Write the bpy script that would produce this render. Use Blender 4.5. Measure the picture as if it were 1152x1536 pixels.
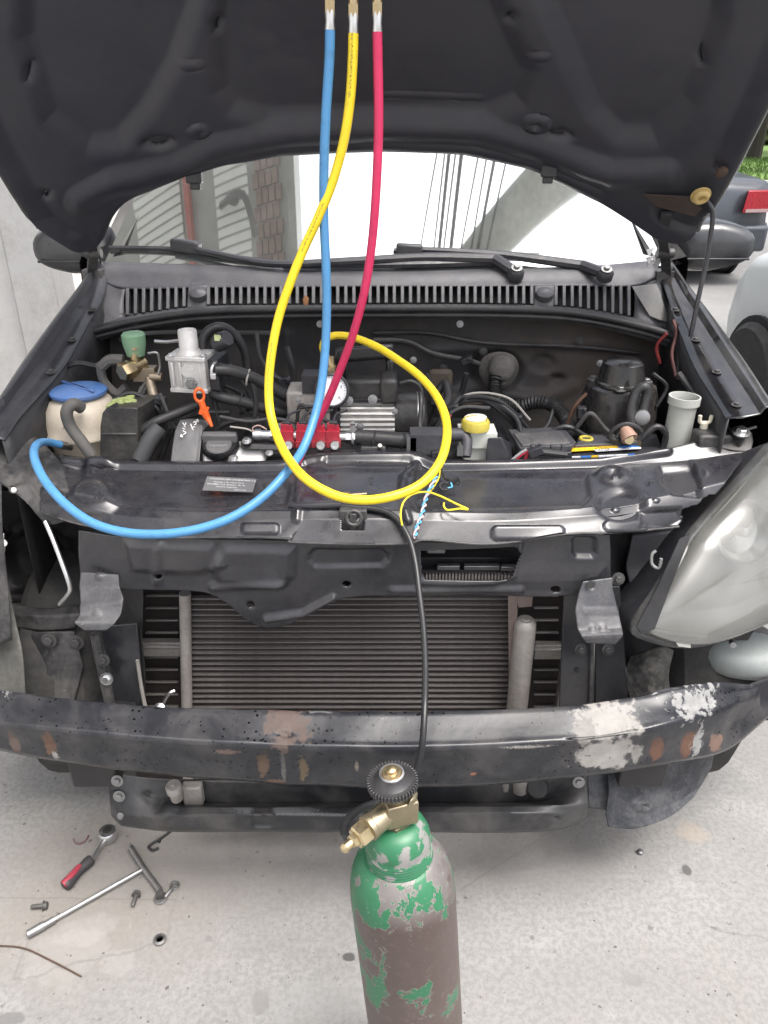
import bpy, bmesh, math, random
import numpy as np
from mathutils import Vector, Matrix
random.seed(7); np.random.seed(7)
for o in list(bpy.data.objects): bpy.data.objects.remove(o)
S = bpy.context.scene; COL = S.collection; R = math.radians

# ------------------------------------------------------------------ camera, sky, sun
PITCH, CAM_H, FPX = 26.7, 1.45, 1150.0
cd = bpy.data.cameras.new('camera'); cam = bpy.data.objects.new('camera', cd); COL.objects.link(cam)
cam.location = (0, 0, CAM_H); cam.rotation_euler = (R(90 - PITCH), 0, 0)
cd.sensor_fit = 'VERTICAL'; cd.sensor_height = 36; cd.lens = 36 * FPX / 1536
cd.clip_start = .02; cd.clip_end = 2000; S.camera = cam
W = bpy.data.worlds.new('World'); S.world = W; W.use_nodes = True
nt = W.node_tree; nt.nodes.clear()
sky = nt.nodes.new('ShaderNodeTexSky'); sky.sky_type = 'NISHITA'; sky.sun_disc = False
SUN_EL, SUN_AZ = 70, 130
sky.sun_elevation = R(SUN_EL); sky.sun_rotation = R(SUN_AZ); sky.air_density = 1.0; sky.dust_density = 7.0; sky.ozone_density = 1.0
hs = nt.nodes.new('ShaderNodeHueSaturation'); hs.inputs['Saturation'].default_value = .48
bg = nt.nodes.new('ShaderNodeBackground'); bg.inputs['Strength'].default_value = .15
wo = nt.nodes.new('ShaderNodeOutputWorld')
nt.links.new(sky.outputs[0], hs.inputs['Color']); nt.links.new(hs.outputs[0], bg.inputs[0]); nt.links.new(bg.outputs[0], wo.inputs[0])
sl = bpy.data.lights.new('sun', 'SUN'); sl.energy = 1.15; sl.angle = R(32); sl.color = (1, .99, .975)
so = bpy.data.objects.new('sun', sl); COL.objects.link(so)
az = R(SUN_AZ); sdir = Vector((math.sin(az) * math.cos(R(SUN_EL)), math.cos(az) * math.cos(R(SUN_EL)), math.sin(R(SUN_EL))))
so.rotation_euler = sdir.to_track_quat('Z', 'Y').to_euler()
S.view_settings.view_transform = 'Standard'; S.view_settings.look = 'None'; S.view_settings.exposure = 1.32; S.view_settings.gamma = 1
S.view_settings.use_curve_mapping = False
S.render.engine = 'CYCLES'

# ------------------------------------------------------------------ measuring helpers (photo pixel + real distance -> place)
th = R(PITCH); ct, st = math.cos(th), math.sin(th)
def ray(px, py):
    u = (px - 576) / FPX; v = (768 - py) / FPX
    return Vector((u, ct + v * st, -st + v * ct))
CV = Vector((0, 0, CAM_H))
def P(px, py, Y):
    d = ray(px, py); return CV + d * (Y / d.y)
def PZ(px, py, z):
    d = ray(px, py); return CV + d * ((z - CAM_H) / d.z)
def PP(px, py, p0, n):
    d = ray(px, py); n = Vector(n); return CV + d * ((Vector(p0) - CV).dot(n) / d.dot(n))
def sc(px, py, Y):                        # metres per pixel there
    return Y / ray(px, py).y / FPX

# ------------------------------------------------------------------ materials
MATS = {}
def nodes_of(m):
    m.use_nodes = True; t = m.node_tree; t.nodes.clear()
    out = t.nodes.new('ShaderNodeOutputMaterial'); b = t.nodes.new('ShaderNodeBsdfPrincipled')
    t.links.new(b.outputs[0], out.inputs[0]); return t, b, out
def math_n(t, op, a, b=None, clamp=False):
    n = t.nodes.new('ShaderNodeMath'); n.operation = op; n.use_clamp = clamp
    for i, v in enumerate((a, b)):
        if v is None: continue
        if isinstance(v, (int, float)): n.inputs[i].default_value = v
        else: t.links.new(v, n.inputs[i])
    return n.outputs[0]
def vmath(t, op, a, b=None):
    n = t.nodes.new('ShaderNodeVectorMath'); n.operation = op
    for i, v in enumerate((a, b)):
        if v is None: continue
        if isinstance(v, (tuple, list, Vector)): n.inputs[i].default_value = tuple(v)
        else: t.links.new(v, n.inputs[i])
    return n
def noise(t, vec, scale, detail=4, rough=.55, dist=0):
    n = t.nodes.new('ShaderNodeTexNoise'); n.inputs['Scale'].default_value = scale; n.inputs['Detail'].default_value = detail
    n.inputs['Roughness'].default_value = rough; n.inputs['Distortion'].default_value = dist
    if vec is not None: t.links.new(vec, n.inputs['Vector'])
    return n.outputs[0]
def ramp(t, f, a, b, ca=0, cb=1):
    n = t.nodes.new('ShaderNodeMapRange'); n.interpolation_type = 'SMOOTHSTEP'
    n.inputs[1].default_value = a; n.inputs[2].default_value = b; n.inputs[3].default_value = ca; n.inputs[4].default_value = cb
    t.links.new(f, n.inputs[0]); return n.outputs[0]
def mixc(t, f, a, b):
    n = t.nodes.new('ShaderNodeMix'); n.data_type = 'RGBA'
    for s, v in ((n.inputs[0], f), (n.inputs[6], a), (n.inputs[7], b)):
        if isinstance(v, (int, float)): s.default_value = v
        elif isinstance(v, (tuple, list)): s.default_value = (*v[:3], 1)
        else: t.links.new(v, s)
    return n.outputs[2]
def objco(t):
    return t.nodes.new('ShaderNodeTexCoord').outputs['Object']
def M(name, base, rough=.5, metal=0, var=.2, scale=14, dust=0, dcol=(.30, .28, .25), dscale=9, bump=0, bscale=120, coat=0, spec=.5, scratch=0):
    if name in MATS: return MATS[name]
    m = bpy.data.materials.new(name); t, b, out = nodes_of(m); MATS[name] = m
    co = objco(t); n1 = noise(t, co, scale, 6, .6)
    lo = tuple(c * (1 - var) for c in base); hi = tuple(min(1, c * (1 + var)) for c in base)
    c = mixc(t, n1, lo, hi)
    r = math_n(t, 'ADD', math_n(t, 'MULTIPLY', math_n(t, 'SUBTRACT', noise(t, co, scale * 3, 5), .5), .35), rough, True)
    if dust:
        nd = noise(t, co, dscale, 8, .65, .4); nf = noise(t, co, dscale * 14, 3)
        f = math_n(t, 'MULTIPLY', ramp(t, math_n(t, 'ADD', math_n(t, 'MULTIPLY', nd, .75), math_n(t, 'MULTIPLY', nf, .25)), .38, .68), dust)
        c = mixc(t, f, c, dcol); r = math_n(t, 'ADD', r, math_n(t, 'MULTIPLY', f, .5), True)
    if scratch:
        ns = noise(t, vmath(t, 'MULTIPLY', co, (1, 1, 5)).outputs[0], 60, 4, .7, 1.2)
        f = math_n(t, 'MULTIPLY', ramp(t, ns, .68, .72), scratch); c = mixc(t, f, c, (.35, .34, .33))
    t.links.new(c, b.inputs['Base Color']); t.links.new(r, b.inputs['Roughness'])
    b.inputs['Metallic'].default_value = metal; b.inputs['Coat Weight'].default_value = coat; b.inputs['Coat Roughness'].default_value = .15
    b.inputs['Specular IOR Level'].default_value = spec
    if bump:
        bn = t.nodes.new('ShaderNodeBump'); bn.inputs['Strength'].default_value = bump; bn.inputs['Distance'].default_value = .004
        t.links.new(noise(t, co, bscale, 4), bn.inputs['Height']); t.links.new(bn.outputs[0], b.inputs['Normal'])
    return m
def spotmat(name, base, rough, origin, spots, dust=.2, dcol=(.28, .26, .24), drops=False, metal=0, coat=0, flak=None):
    """paint with wear marks: spots = (world point, (rx,ry,rz), colour, raggedness, noise scale)"""
    m = bpy.data.materials.new(name); t, b, out = nodes_of(m)
    co = objco(t); n1 = noise(t, co, 16, 6, .6)
    c = mixc(t, n1, tuple(k * .75 for k in base), tuple(k * 1.3 for k in base))
    nd = noise(t, co, 8, 8, .68, .5); f = math_n(t, 'MULTIPLY', ramp(t, nd, .42, .7), dust)
    c = mixc(t, f, c, dcol); r = math_n(t, 'ADD', math_n(t, 'MULTIPLY', f, .4), rough, True)
    if drops:
        v = t.nodes.new('ShaderNodeTexVoronoi'); v.inputs['Scale'].default_value = 85; t.links.new(co, v.inputs['Vector'])
        d = ramp(t, math_n(t, 'ADD', v.outputs[0], math_n(t, 'MULTIPLY', noise(t, co, 7, 4, .7), .8)), .60, .54)
        c = mixc(t, d, c, (.006, .006, .007)); r = mixc(t, d, r, (.08, .08, .08))
    for (p, rad, col, rag, ns) in spots:
        q = vmath(t, 'SUBTRACT', co, tuple(Vector(p) - Vector(origin))).outputs[0]
        q = vmath(t, 'DIVIDE', q, rad).outputs[0]
        L = vmath(t, 'LENGTH', q).outputs['Value']
        n = math_n(t, 'MULTIPLY', math_n(t, 'SUBTRACT', noise(t, co, max(ns, 1.1 / min(rad[0], rad[2])), 9, .66, .25), .5), rag * 2.8)
        k = math_n(t, 'MULTIPLY', ramp(t, math_n(t, 'ADD', L, n), 1.1, .78), ramp(t, noise(t, co, max(ns, 1 / min(rad[0], rad[2])) * 1.6, 6, .7), .30, .38))
        cc = mixc(t, noise(t, co, ns * 1.7, 5, .7), tuple(x * .6 for x in col), tuple(min(1, x * 1.35) for x in col))
        c = mixc(t, k, c, cc); r = mixc(t, k, r, (.65, .65, .65))
    t.links.new(c, b.inputs['Base Color']); t.links.new(r, b.inputs['Roughness'])
    b.inputs['Metallic'].default_value = metal; b.inputs['Coat Weight'].default_value = coat
    bn = t.nodes.new('ShaderNodeBump'); bn.inputs['Strength'].default_value = .12; bn.inputs['Distance'].default_value = .003
    t.links.new(noise(t, co, 45, 5), bn.inputs['Height']); t.links.new(bn.outputs[0], b.inputs['Normal'])
    return m

blk = M('black paint dusty', (.017, .017, .0215), .34, dust=.15, dcol=(.16, .155, .15), coat=.3, bump=.05, bscale=60)
blkdirty = M('black paint very dusty', (.02, .02, .022), .45, dust=.5, dcol=(.18, .17, .16), dscale=7, scratch=.4, bump=.1)
blkgloss = M('glossy black paint', (.008, .008, .010), .14, dust=.10, coat=.8)
underhood = M('bonnet underside paint', (.031, .031, .040), .38, var=.25, scale=4, dust=.22, dcol=(.085, .079, .08), dscale=3, bump=.04)
plastic = M('black plastic', (.020, .020, .025), .40, dust=.2, dcol=(.12, .115, .11), bump=.15, bscale=300)
plgrey = M('dark grey plastic', (.046, .046, .053), .44, dust=.25, dcol=(.16, .155, .15), bump=.2, bscale=350)
rubber = M('rubber hose', (.018, .018, .02), .45, dust=.3, dcol=(.10, .095, .09))
rubgrey = M('grey aged rubber', (.07, .068, .066), .6, dust=.4, dcol=(.18, .165, .15))
bay = M('bay paint dirty', (.015, .015, .018), .42, dust=.4, dcol=(.06, .055, .05), dscale=6, bump=.1, bscale=50)
alu = M('cast aluminium', (.60, .59, .58), .45, .45, var=.3, scale=25, dust=.25, dcol=(.28, .26, .23), bump=.3, bscale=200)
alud = M('dirty aluminium', (.36, .34, .32), .5, .35, var=.35, scale=20, dust=.5, dcol=(.17, .14, .12), bump=.2)
steel = M('bright steel', (.66, .66, .66), .36, 1, var=.25, scale=30)
steeld = M('dull steel', (.3, .3, .3), .4, .9, var=.35, scale=25, dust=.3, dcol=(.12, .1, .09))
brass = M('brass', (.50, .40, .24), .34, 1, var=.3, scale=40, dust=.2, dcol=(.25, .18, .1))
tubecol = M('condenser tube metal', (.20, .185, .18), .42, .35, var=.45, scale=9, dust=.6, dcol=(.10, .08, .075), dscale=5)
fincol = M('condenser fin metal', (.034, .028, .027), .7, .2, var=.5, scale=60, dust=.5, dcol=(.07, .055, .05))
milky = M('aged translucent plastic', (.55, .49, .40), .45, var=.2, scale=8, dust=.35, dcol=(.36, .28, .2))
milkw = M('white translucent plastic', (.62, .64, .58), .45, var=.12, scale=9, dust=.2, dcol=(.4, .38, .32))
blueplastic = M('blue cap plastic', (.06, .15, .38), .5, var=.2, dust=.35, dcol=(.2, .22, .28))
greenknob = M('faded green plastic', (.15, .28, .17), .55, var=.2, dust=.2)
mossy = M('pale green plastic', (.3, .36, .13), .7, var=.35, scale=60, dust=.4, dcol=(.4, .4, .25))
orange = M('orange plastic', (.75, .12, .02), .35, var=.15)
redm = M('red anodised', (.42, .02, .045), .38, .15, var=.3, scale=40, dust=.35, dcol=(.2, .1, .09))
yellowcap = M('yellow cap plastic', (.50, .41, .05), .5, var=.25, dust=.4, dcol=(.3, .25, .1))
white = M('white paint', (.75, .75, .73), .5, var=.06)
ink = M('black ink', (.02, .02, .02), .6)
grommet = M('ochre grommet plastic', (.5, .36, .14), .55, var=.3)
rustm = M('rust brown', (.07, .042, .03), .75, var=.5, scale=40)

def hosemat(name, base, mark):
    m = bpy.data.materials.new(name); t, b, out = nodes_of(m)
    uv = t.nodes.new('ShaderNodeTexCoord').outputs['UV']; co = objco(t)
    sp = t.nodes.new('ShaderNodeSeparateXYZ'); t.links.new(uv, sp.inputs[0])
    n1 = noise(t, co, 22, 5)
    c = mixc(t, n1, tuple(k * .82 for k in base), tuple(min(1, k * 1.12) for k in base))
    c = mixc(t, math_n(t, 'MULTIPLY', ramp(t, noise(t, co, 45, 6, .7), .5, .72), .45), c, tuple(k * .5 for k in base))
    if mark:     # small dark print that repeats along the hose
        fu = math_n(t, 'FRACT', math_n(t, 'MULTIPLY', sp.outputs[0], 3.0)); band = math_n(t, 'MULTIPLY', math_n(t, 'GREATER_THAN', fu, .30), math_n(t, 'LESS_THAN', fu, .52))
        fr = math_n(t, 'FRACT', math_n(t, 'MULTIPLY', sp.outputs[1], 4.0)); word = math_n(t, 'LESS_THAN', fr, .35)
        g = t.nodes.new('ShaderNodeCombineXYZ'); t.links.new(math_n(t, 'MULTIPLY', sp.outputs[0], 40), g.inputs[0]); t.links.new(math_n(t, 'MULTIPLY', sp.outputs[1], 320), g.inputs[1])
        ch = ramp(t, noise(t, g.outputs[0], 1.0, 1), .47, .53)
        f = math_n(t, 'MULTIPLY', math_n(t, 'MULTIPLY', band, word), math_n(t, 'MULTIPLY', ch, .75)); c = mixc(t, f, c, (.05, .04, .02))
    t.links.new(c, b.inputs['Base Color']); b.inputs['Roughness'].default_value = .42; b.inputs['Subsurface Weight'].default_value = 0
    return m
blueh = hosemat('blue hose rubber', (.07, .235, .46), False)
yellh = hosemat('yellow hose rubber', (.78, .58, .02), True)
redh = hosemat('red hose rubber', (.56, .025, .10), False)
blackh = hosemat('black hose rubber', (.02, .02, .022), False)

# ------------------------------------------------------------------ mesh builder
class MB:
    def __init__(s): s.v = []; s.f = []; s.uv = None
    def add(s, vs, fs):
        o = len(s.v); s.v += [tuple(v) for v in vs]; s.f += [tuple(i + o for i in f) for f in fs]; return s
    def box(s, c, size, rot=None):
        c = Vector(c); h = Vector(size) / 2; rm = rot if rot is not None else Matrix.Identity(3)
        vs = [c + rm @ Vector((x * h.x, y * h.y, z * h.z)) for x in (-1, 1) for y in (-1, 1) for z in (-1, 1)]
        return s.add(vs, [(0, 1, 3, 2), (4, 6, 7, 5), (0, 4, 5, 1), (2, 3, 7, 6), (0, 2, 6, 4), (1, 5, 7, 3)])
    def hexa(s, q):   # 8 points: bottom 4, top 4
        return s.add(q, [(3, 2, 1, 0), (4, 5, 6, 7), (0, 1, 5, 4), (1, 2, 6, 5), (2, 3, 7, 6), (3, 0, 4, 7)])
    def lathe(s, prof, o, ax=(0, 0, 1), n=24, sx=1, phase=0, rfun=None):
        o = Vector(o); ax = Vector(ax).normalized(); rot = ax.to_track_quat('Z', 'Y').to_matrix()
        vs = []
        for (r, z) in prof:
            for k in range(n):
                a = 2 * math.pi * k / n + phase; rr = r * (rfun(a, z) if rfun else 1)
                vs.append(o + rot @ Vector((rr * math.cos(a) * sx, rr * math.sin(a), z)))
        fs = []
        for i in range(len(prof) - 1):
            for k in range(n):
                k2 = (k + 1) % n; fs.append((i * n + k, i * n + k2, (i + 1) * n + k2, (i + 1) * n + k))
        fs.append(tuple(range(n - 1, -1, -1))); fs.append(tuple((len(prof) - 1) * n + k for k in range(n)))
        return s.add(vs, fs)
    def cyl(s, a, b, r, r2=None, n=16, phase=0):
        a, b = Vector(a), Vector(b); return s.lathe([(r, 0), (r if r2 is None else r2, (b - a).length)], a, b - a, n, phase=phase)
    def tube(s, pts, r, n=10, sm=6, taper=None, rings=0):
        pts = spline([Vector(p) for p in pts], sm) if sm else [Vector(p) for p in pts]
        N = len(pts); up = Vector((.3, .2, 1)); vs = []; fs = []; L = 0; uv = []
        prev = None
        for i, p in enumerate(pts):
            tg = (pts[min(i + 1, N - 1)] - pts[max(i - 1, 0)]).normalized()
            if prev is None: x = tg.cross(up).normalized()
            else: x = (prev - tg * prev.dot(tg)).normalized()
            prev = x; y = tg.cross(x); rr = r
            if i: L += (p - pts[i - 1]).length
            if taper: rr = r * (taper(i / (N - 1)))
            if rings: rr = r * (1 + .13 * math.copysign(1, math.sin(L * rings)))
            for k in range(n):
                a = 2 * math.pi * k / n; vs.append(p + (x * math.cos(a) + y * math.sin(a)) * rr); uv.append((k / n, L))
        for i in range(N - 1):
            for k in range(n):
                k2 = (k + 1) % n; fs.append((i * n + k, i * n + k2, (i + 1) * n + k2, (i + 1) * n + k))
        fs.append(tuple(range(n - 1, -1, -1))); fs.append(tuple((N - 1) * n + k for k in range(n)))
        s.uvv = uv
        return s.add(vs, fs)
    def torus(s, c, ax, R_, r, n=24, m=8, sx=1):
        c = Vector(c); rot = Vector(ax).normalized().to_track_quat('Z', 'Y').to_matrix(); vs = []; fs = []
        for i in range(n):
            a = 2 * math.pi * i / n
            for j in range(m):
                b = 2 * math.pi * j / m; q = R_ + r * math.cos(b)
                vs.append(c + rot @ Vector((q * math.cos(a) * sx, q * math.sin(a), r * math.sin(b))))
        for i in range(n):
            for j in range(m):
                fs.append((i * m + j, ((i + 1) % n) * m + j, ((i + 1) % n) * m + (j + 1) % m, i * m + (j + 1) % m))
        return s.add(vs, fs)
    def plate(s, poly, thick, direction=(0, 1, 0)):   # polygon of 3-D points, extruded
        d = Vector(direction) * thick; n = len(poly); a = [Vector(p) for p in poly]
        vs = a + [p + d for p in a]; fs = [tuple(range(n)), tuple(range(2 * n - 1, n - 1, -1))]
        for i in range(n): j = (i + 1) % n; fs.append((i, i + n, j + n, j))
        return s.add(vs, fs)
def spline(pts, k):
    out = []; n = len(pts)
    for i in range(n - 1):
        p0 = pts[i - 1] if i else pts[0] * 2 - pts[1]; p1, p2 = pts[i], pts[i + 1]; p3 = pts[i + 2] if i + 2 < n else pts[-1] * 2 - pts[-2]
        for j in range(k):
            t = j / k; out.append(.5 * ((2 * p1) + (p2 - p0) * t + (2 * p0 - 5 * p1 + 4 * p2 - p3) * t * t + (3 * p1 - p0 - 3 * p2 + p3) * t ** 3))
    out.append(pts[-1]); return out

WLOC = {}
def link_mesh(name, me, mat, parent, origin, smooth=True, angle=38):
    if mat is not None: me.materials.append(mat)
    if smooth:
        me.polygons.foreach_set('use_smooth', [True] * len(me.polygons)); me.set_sharp_from_angle(angle=R(angle))
    o = bpy.data.objects.new(name, me); COL.objects.link(o)
    o.location = Vector(origin) - (WLOC[parent.name] if parent else Vector((0, 0, 0)))
    if parent: o.parent = parent
    WLOC[o.name] = Vector(origin); return o
def obj(name, mb, mat, parent=None, smooth=True, bevel=0, label=None, kind=None, solid=0, angle=38, origin=None):
    V = np.array(mb.v, dtype=float)
    c = Vector(origin) if origin is not None else Vector((V.min(0) + V.max(0)) / 2)
    if parent is None and origin is None: c.z = float(V[:, 2].min())
    me = bpy.data.meshes.new(name); me.from_pydata((V - np.array(c)).tolist(), [], mb.f); 
    if getattr(mb, 'uvv', None) and len(mb.uvv) == len(mb.v):
        uvl = me.uv_layers.new(name='uv')
        for lp in me.loops: uvl.data[lp.index].uv = mb.uvv[lp.vertex_index]
    bm = bmesh.new(); bm.from_mesh(me); bmesh.ops.recalc_face_normals(bm, faces=bm.faces)
    big = [f for f in bm.faces if len(f.verts) > 4]
    if big: bmesh.ops.triangulate(bm, faces=big)
    bm.to_mesh(me); bm.free()
    o = link_mesh(name, me, mat, parent, c, smooth, angle)
    if bevel:
        md = o.modifiers.new('bevel', 'BEVEL'); md.width = bevel; md.segments = 2; md.limit_method = 'ANGLE'; md.angle_limit = R(40)
    if solid:
        md = o.modifiers.new('solid', 'SOLIDIFY'); md.thickness = solid; md.offset = -1
    if label: o['label'] = label
    if kind: o['kind'] = kind
    return o
def tag(o, label, cat, group=None):
    o['label'] = label; o['category'] = cat
    if group: o['group'] = group
    return o
def thing(name, loc, label, cat, group=None):
    o = bpy.data.objects.new(name, None); COL.objects.link(o); o.location = loc; o.empty_display_size = .05
    WLOC[o.name] = Vector(loc); return tag(o, label, cat, group)
def struct(name, mb, mat, **k):
    return obj(name, mb, mat, kind='structure', **k)
def copy_tree(o, parent=None, delta=(0, 0, 0)):
    c = o.copy(); COL.objects.link(c); c.parent = parent
    WLOC[c.name] = WLOC[o.name] + Vector(delta)
    if parent is None: c.location = Vector(o.location) + Vector(delta)
    for ch in o.children: copy_tree(ch, c, delta)
    return c
def copy_part(o, parent, worldpos, rot=None, scale=None):
    c = o.copy(); COL.objects.link(c); c.parent = parent
    c.location = Vector(worldpos) - (WLOC[parent.name] if parent else Vector((0, 0, 0))); WLOC[c.name] = Vector(worldpos)
    if rot is not None: c.rotation_euler = rot
    if scale is not None: c.scale = scale
    return c

# ------------------------------------------------------------------ pressed sheet-metal surfaces
def sstep(x): x = np.clip(x, 0, 1); return x * x * (3 - 2 * x)
def sd_poly(X, Y, poly):
    d = np.full(X.shape, 1e9); ins = np.zeros(X.shape, bool); n = len(poly)
    for i in range(n):
        x0, y0 = poly[i]; x1, y1 = poly[(i + 1) % n]; ex, ey = x1 - x0, y1 - y0
        L = ex * ex + ey * ey + 1e-9; t = np.clip(((X - x0) * ex + (Y - y0) * ey) / L, 0, 1)
        d = np.minimum(d, np.hypot(X - x0 - t * ex, Y - y0 - t * ey))
        c = ((y0 > Y) != (y1 > Y)) & (X < (x1 - x0) * (Y - y0) / (y1 - y0 + 1e-12) + x0); ins ^= c
    return np.where(ins, d, -d)
def sd_line(X, Y, pl):
    d = np.full(X.shape, 1e9)
    for (x0, y0), (x1, y1) in zip(pl[:-1], pl[1:]):
        ex, ey = x1 - x0, y1 - y0; t = np.clip(((X - x0) * ex + (Y - y0) * ey) / (ex * ex + ey * ey + 1e-9), 0, 1)
        d = np.minimum(d, np.hypot(X - x0 - t * ex, Y - y0 - t * ey))
    return d
def relief(X, Y, items):
    h = np.zeros(X.shape)
    for it in items:
        k = it[0]
        if k == 'poly': h += it[2] * sstep(sd_poly(X, Y, it[1]) / it[3] + .5)
        elif k == 'ell':
            cx, cy, rx, ry = it[1]; h += it[2] * sstep((1 - np.hypot((X - cx) / rx, (Y - cy) / ry)) * min(rx, ry) / it[3] + .5)
        elif k == 'line': h += it[2] * sstep(1 - sd_line(X, Y, it[1]) / it[3])
        elif k == 'bump': 
            cx, cy, rx, ry = it[1]; h += it[2] * np.exp(-((X - cx) / rx) ** 2 - ((Y - cy) / ry) ** 2)
    return h
def rr(x0, y0, x1, y1, c=6):
    return [(x0 + c, y0), (x1 - c, y0), (x1, y0 + c), (x1, y1 - c), (x1 - c, y1), (x0 + c, y1), (x0, y1 - c), (x0, y0 + c)]
def resample(c, n):
    pts = [Vector(p) for p in c]
    if len(pts) == 2: dense = [pts[0].lerp(pts[1], i / 100) for i in range(101)]
    else: dense = spline(pts, 24)
    A = np.array(dense); L = np.r_[0, np.cumsum(np.hypot(np.diff(A[:, 0]), np.diff(A[:, 1])) + 1e-9)]; L /= L[-1]
    q = np.linspace(0, 1, n); return np.stack([np.interp(q, L, A[:, k]) for k in range(3)], 1)
def unproj(G):
    u = (G[..., 0] - 576) / FPX; v = (768 - G[..., 1]) / FPX
    dy = ct + v * st; dz = -st + v * ct; t = G[..., 2] / dy
    return np.stack([u * t, G[..., 2], CAM_H + dz * t], -1)
def grid_mb(W3, keep=None):
    nv, nu = W3.shape[:2]; mb = MB(); mb.v = [tuple(p) for p in W3.reshape(-1, 3)]
    for j in range(nv - 1):
        for i in range(nu - 1):
            if keep is None or keep[j, i]: mb.f.append((j * nu + i, j * nu + i + 1, (j + 1) * nu + i + 1, (j + 1) * nu + i))
    if keep is not None:
        used = sorted({i for f in mb.f for i in f}); mp = {a: b for b, a in enumerate(used)}
        mb.v = [mb.v[i] for i in used]; mb.f = [tuple(mp[i] for i in f) for f in mb.f]
    return mb
def displace(W3, h):
    du = np.gradient(W3, axis=1); dv = np.gradient(W3, axis=0); n = np.cross(du, dv); n /= np.linalg.norm(n, axis=-1, keepdims=True) + 1e-12
    cam_dir = np.array([0, 0, CAM_H]) - W3
    sgn = np.sign((n * cam_dir).sum(-1, keepdims=True)); n = n * np.where(sgn == 0, 1, sgn)   # outward = toward the front of the car
    return W3 + n * h[..., None]
def sheet(name, curves, nu, nv, mat, parent, items=(), holes=(), solid=.002, linear=True, wob=0, seed=0, **k):
    """curves of (px,py,Y): edges and creases of a pressed panel measured on the photo, each at its own distance"""
    cs = np.array([resample(c, nu) for c in curves]); K = len(cs)
    if K == 2 or linear:
        q = np.linspace(0, K - 1, nv); i0 = np.clip(q.astype(int), 0, K - 2); f = (q - i0)[:, None, None]; G = cs[i0] * (1 - f) + cs[i0 + 1] * f
    else:
        G = np.zeros((nv, nu, 3))
        for i in range(nu):
            d = spline([Vector(cs[kk, i]) for kk in range(K)], 12); A = np.array(d); q = np.linspace(0, len(A) - 1, nv)
            for m in range(3): G[:, i, m] = np.interp(q, np.arange(len(A)), A[:, m])
    W3 = unproj(G); h = relief(G[..., 0], G[..., 1], items)
    if wob:
        rs = np.random.RandomState(seed)
        for _ in range(6):
            a, b, p = rs.uniform(.01, .05), rs.uniform(.01, .06), rs.uniform(0, 6); h = h + wob * np.sin(G[..., 0] * a + G[..., 1] * b + p) / 6
    W3 = displace(W3, h)
    keep = None
    if holes:
        cx = (G[:-1, :-1] + G[1:, 1:]) / 2; keep = np.ones(cx.shape[:2], bool)
        for pl in holes: keep &= ~(sd_poly(cx[..., 0], cx[..., 1], pl) > 0)
    return obj(name, grid_mb(W3, keep), mat, parent, solid=solid, angle=60, **k)
def plate(name, poly, thick, mat, parent, bevel=.0015, **k):
    return obj(name, MB().plate([P(*p) for p in poly], thick), mat, parent, bevel=bevel, **k)
_boltme = {}
def bolt(parent, p, d, r=.006, mat=None, name='bolt'):
    key = (mat or steeld).name
    if key not in _boltme:
        mb = MB(); mb.lathe([(1.7, 0), (1.7, .25), (1.0, .3)], (0, 0, 0), n=16); mb.lathe([(1.0, .2), (1.0, 1.0), (.85, 1.1)], (0, 0, 0), n=6)
        me = bpy.data.meshes.new('bolt'); me.from_pydata(mb.v, [], mb.f); me.materials.append(mat or steeld); _boltme[key] = me
    o = bpy.data.objects.new(name, _boltme[key]); COL.objects.link(o); o.parent = parent
    o.location = Vector(p) - WLOC[parent.name]; o.scale = (r, r, r); o.rotation_euler = Vector(d).to_track_quat('Z', 'Y').to_euler(); WLOC[o.name] = Vector(p)
    return o
def text_mesh(name, body, p, xdir, ydir, size, mat, parent, lift=.0006, align='LEFT'):
    cu = bpy.data.curves.new('t', 'FONT'); cu.body = body; cu.size = size; cu.align_x = align; cu.resolution_u = 2
    tmp = bpy.data.objects.new('t', cu); COL.objects.link(tmp); dg = bpy.context.evaluated_depsgraph_get()
    me = bpy.data.meshes.new_from_object(tmp.evaluated_get(dg)); bpy.data.objects.remove(tmp)
    x = Vector(xdir).normalized(); y = Vector(ydir); y = (y - x * y.dot(x)).normalized(); z = x.cross(y)
    p = Vector(p); mb = MB(); mb.v = [tuple(p + x * v.co.x + y * v.co.y + z * lift) for v in me.vertices]; mb.f = [tuple(q.vertices) for q in me.polygons]
    return obj(name, mb, mat, parent, smooth=False)
exec_parts = []
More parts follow.
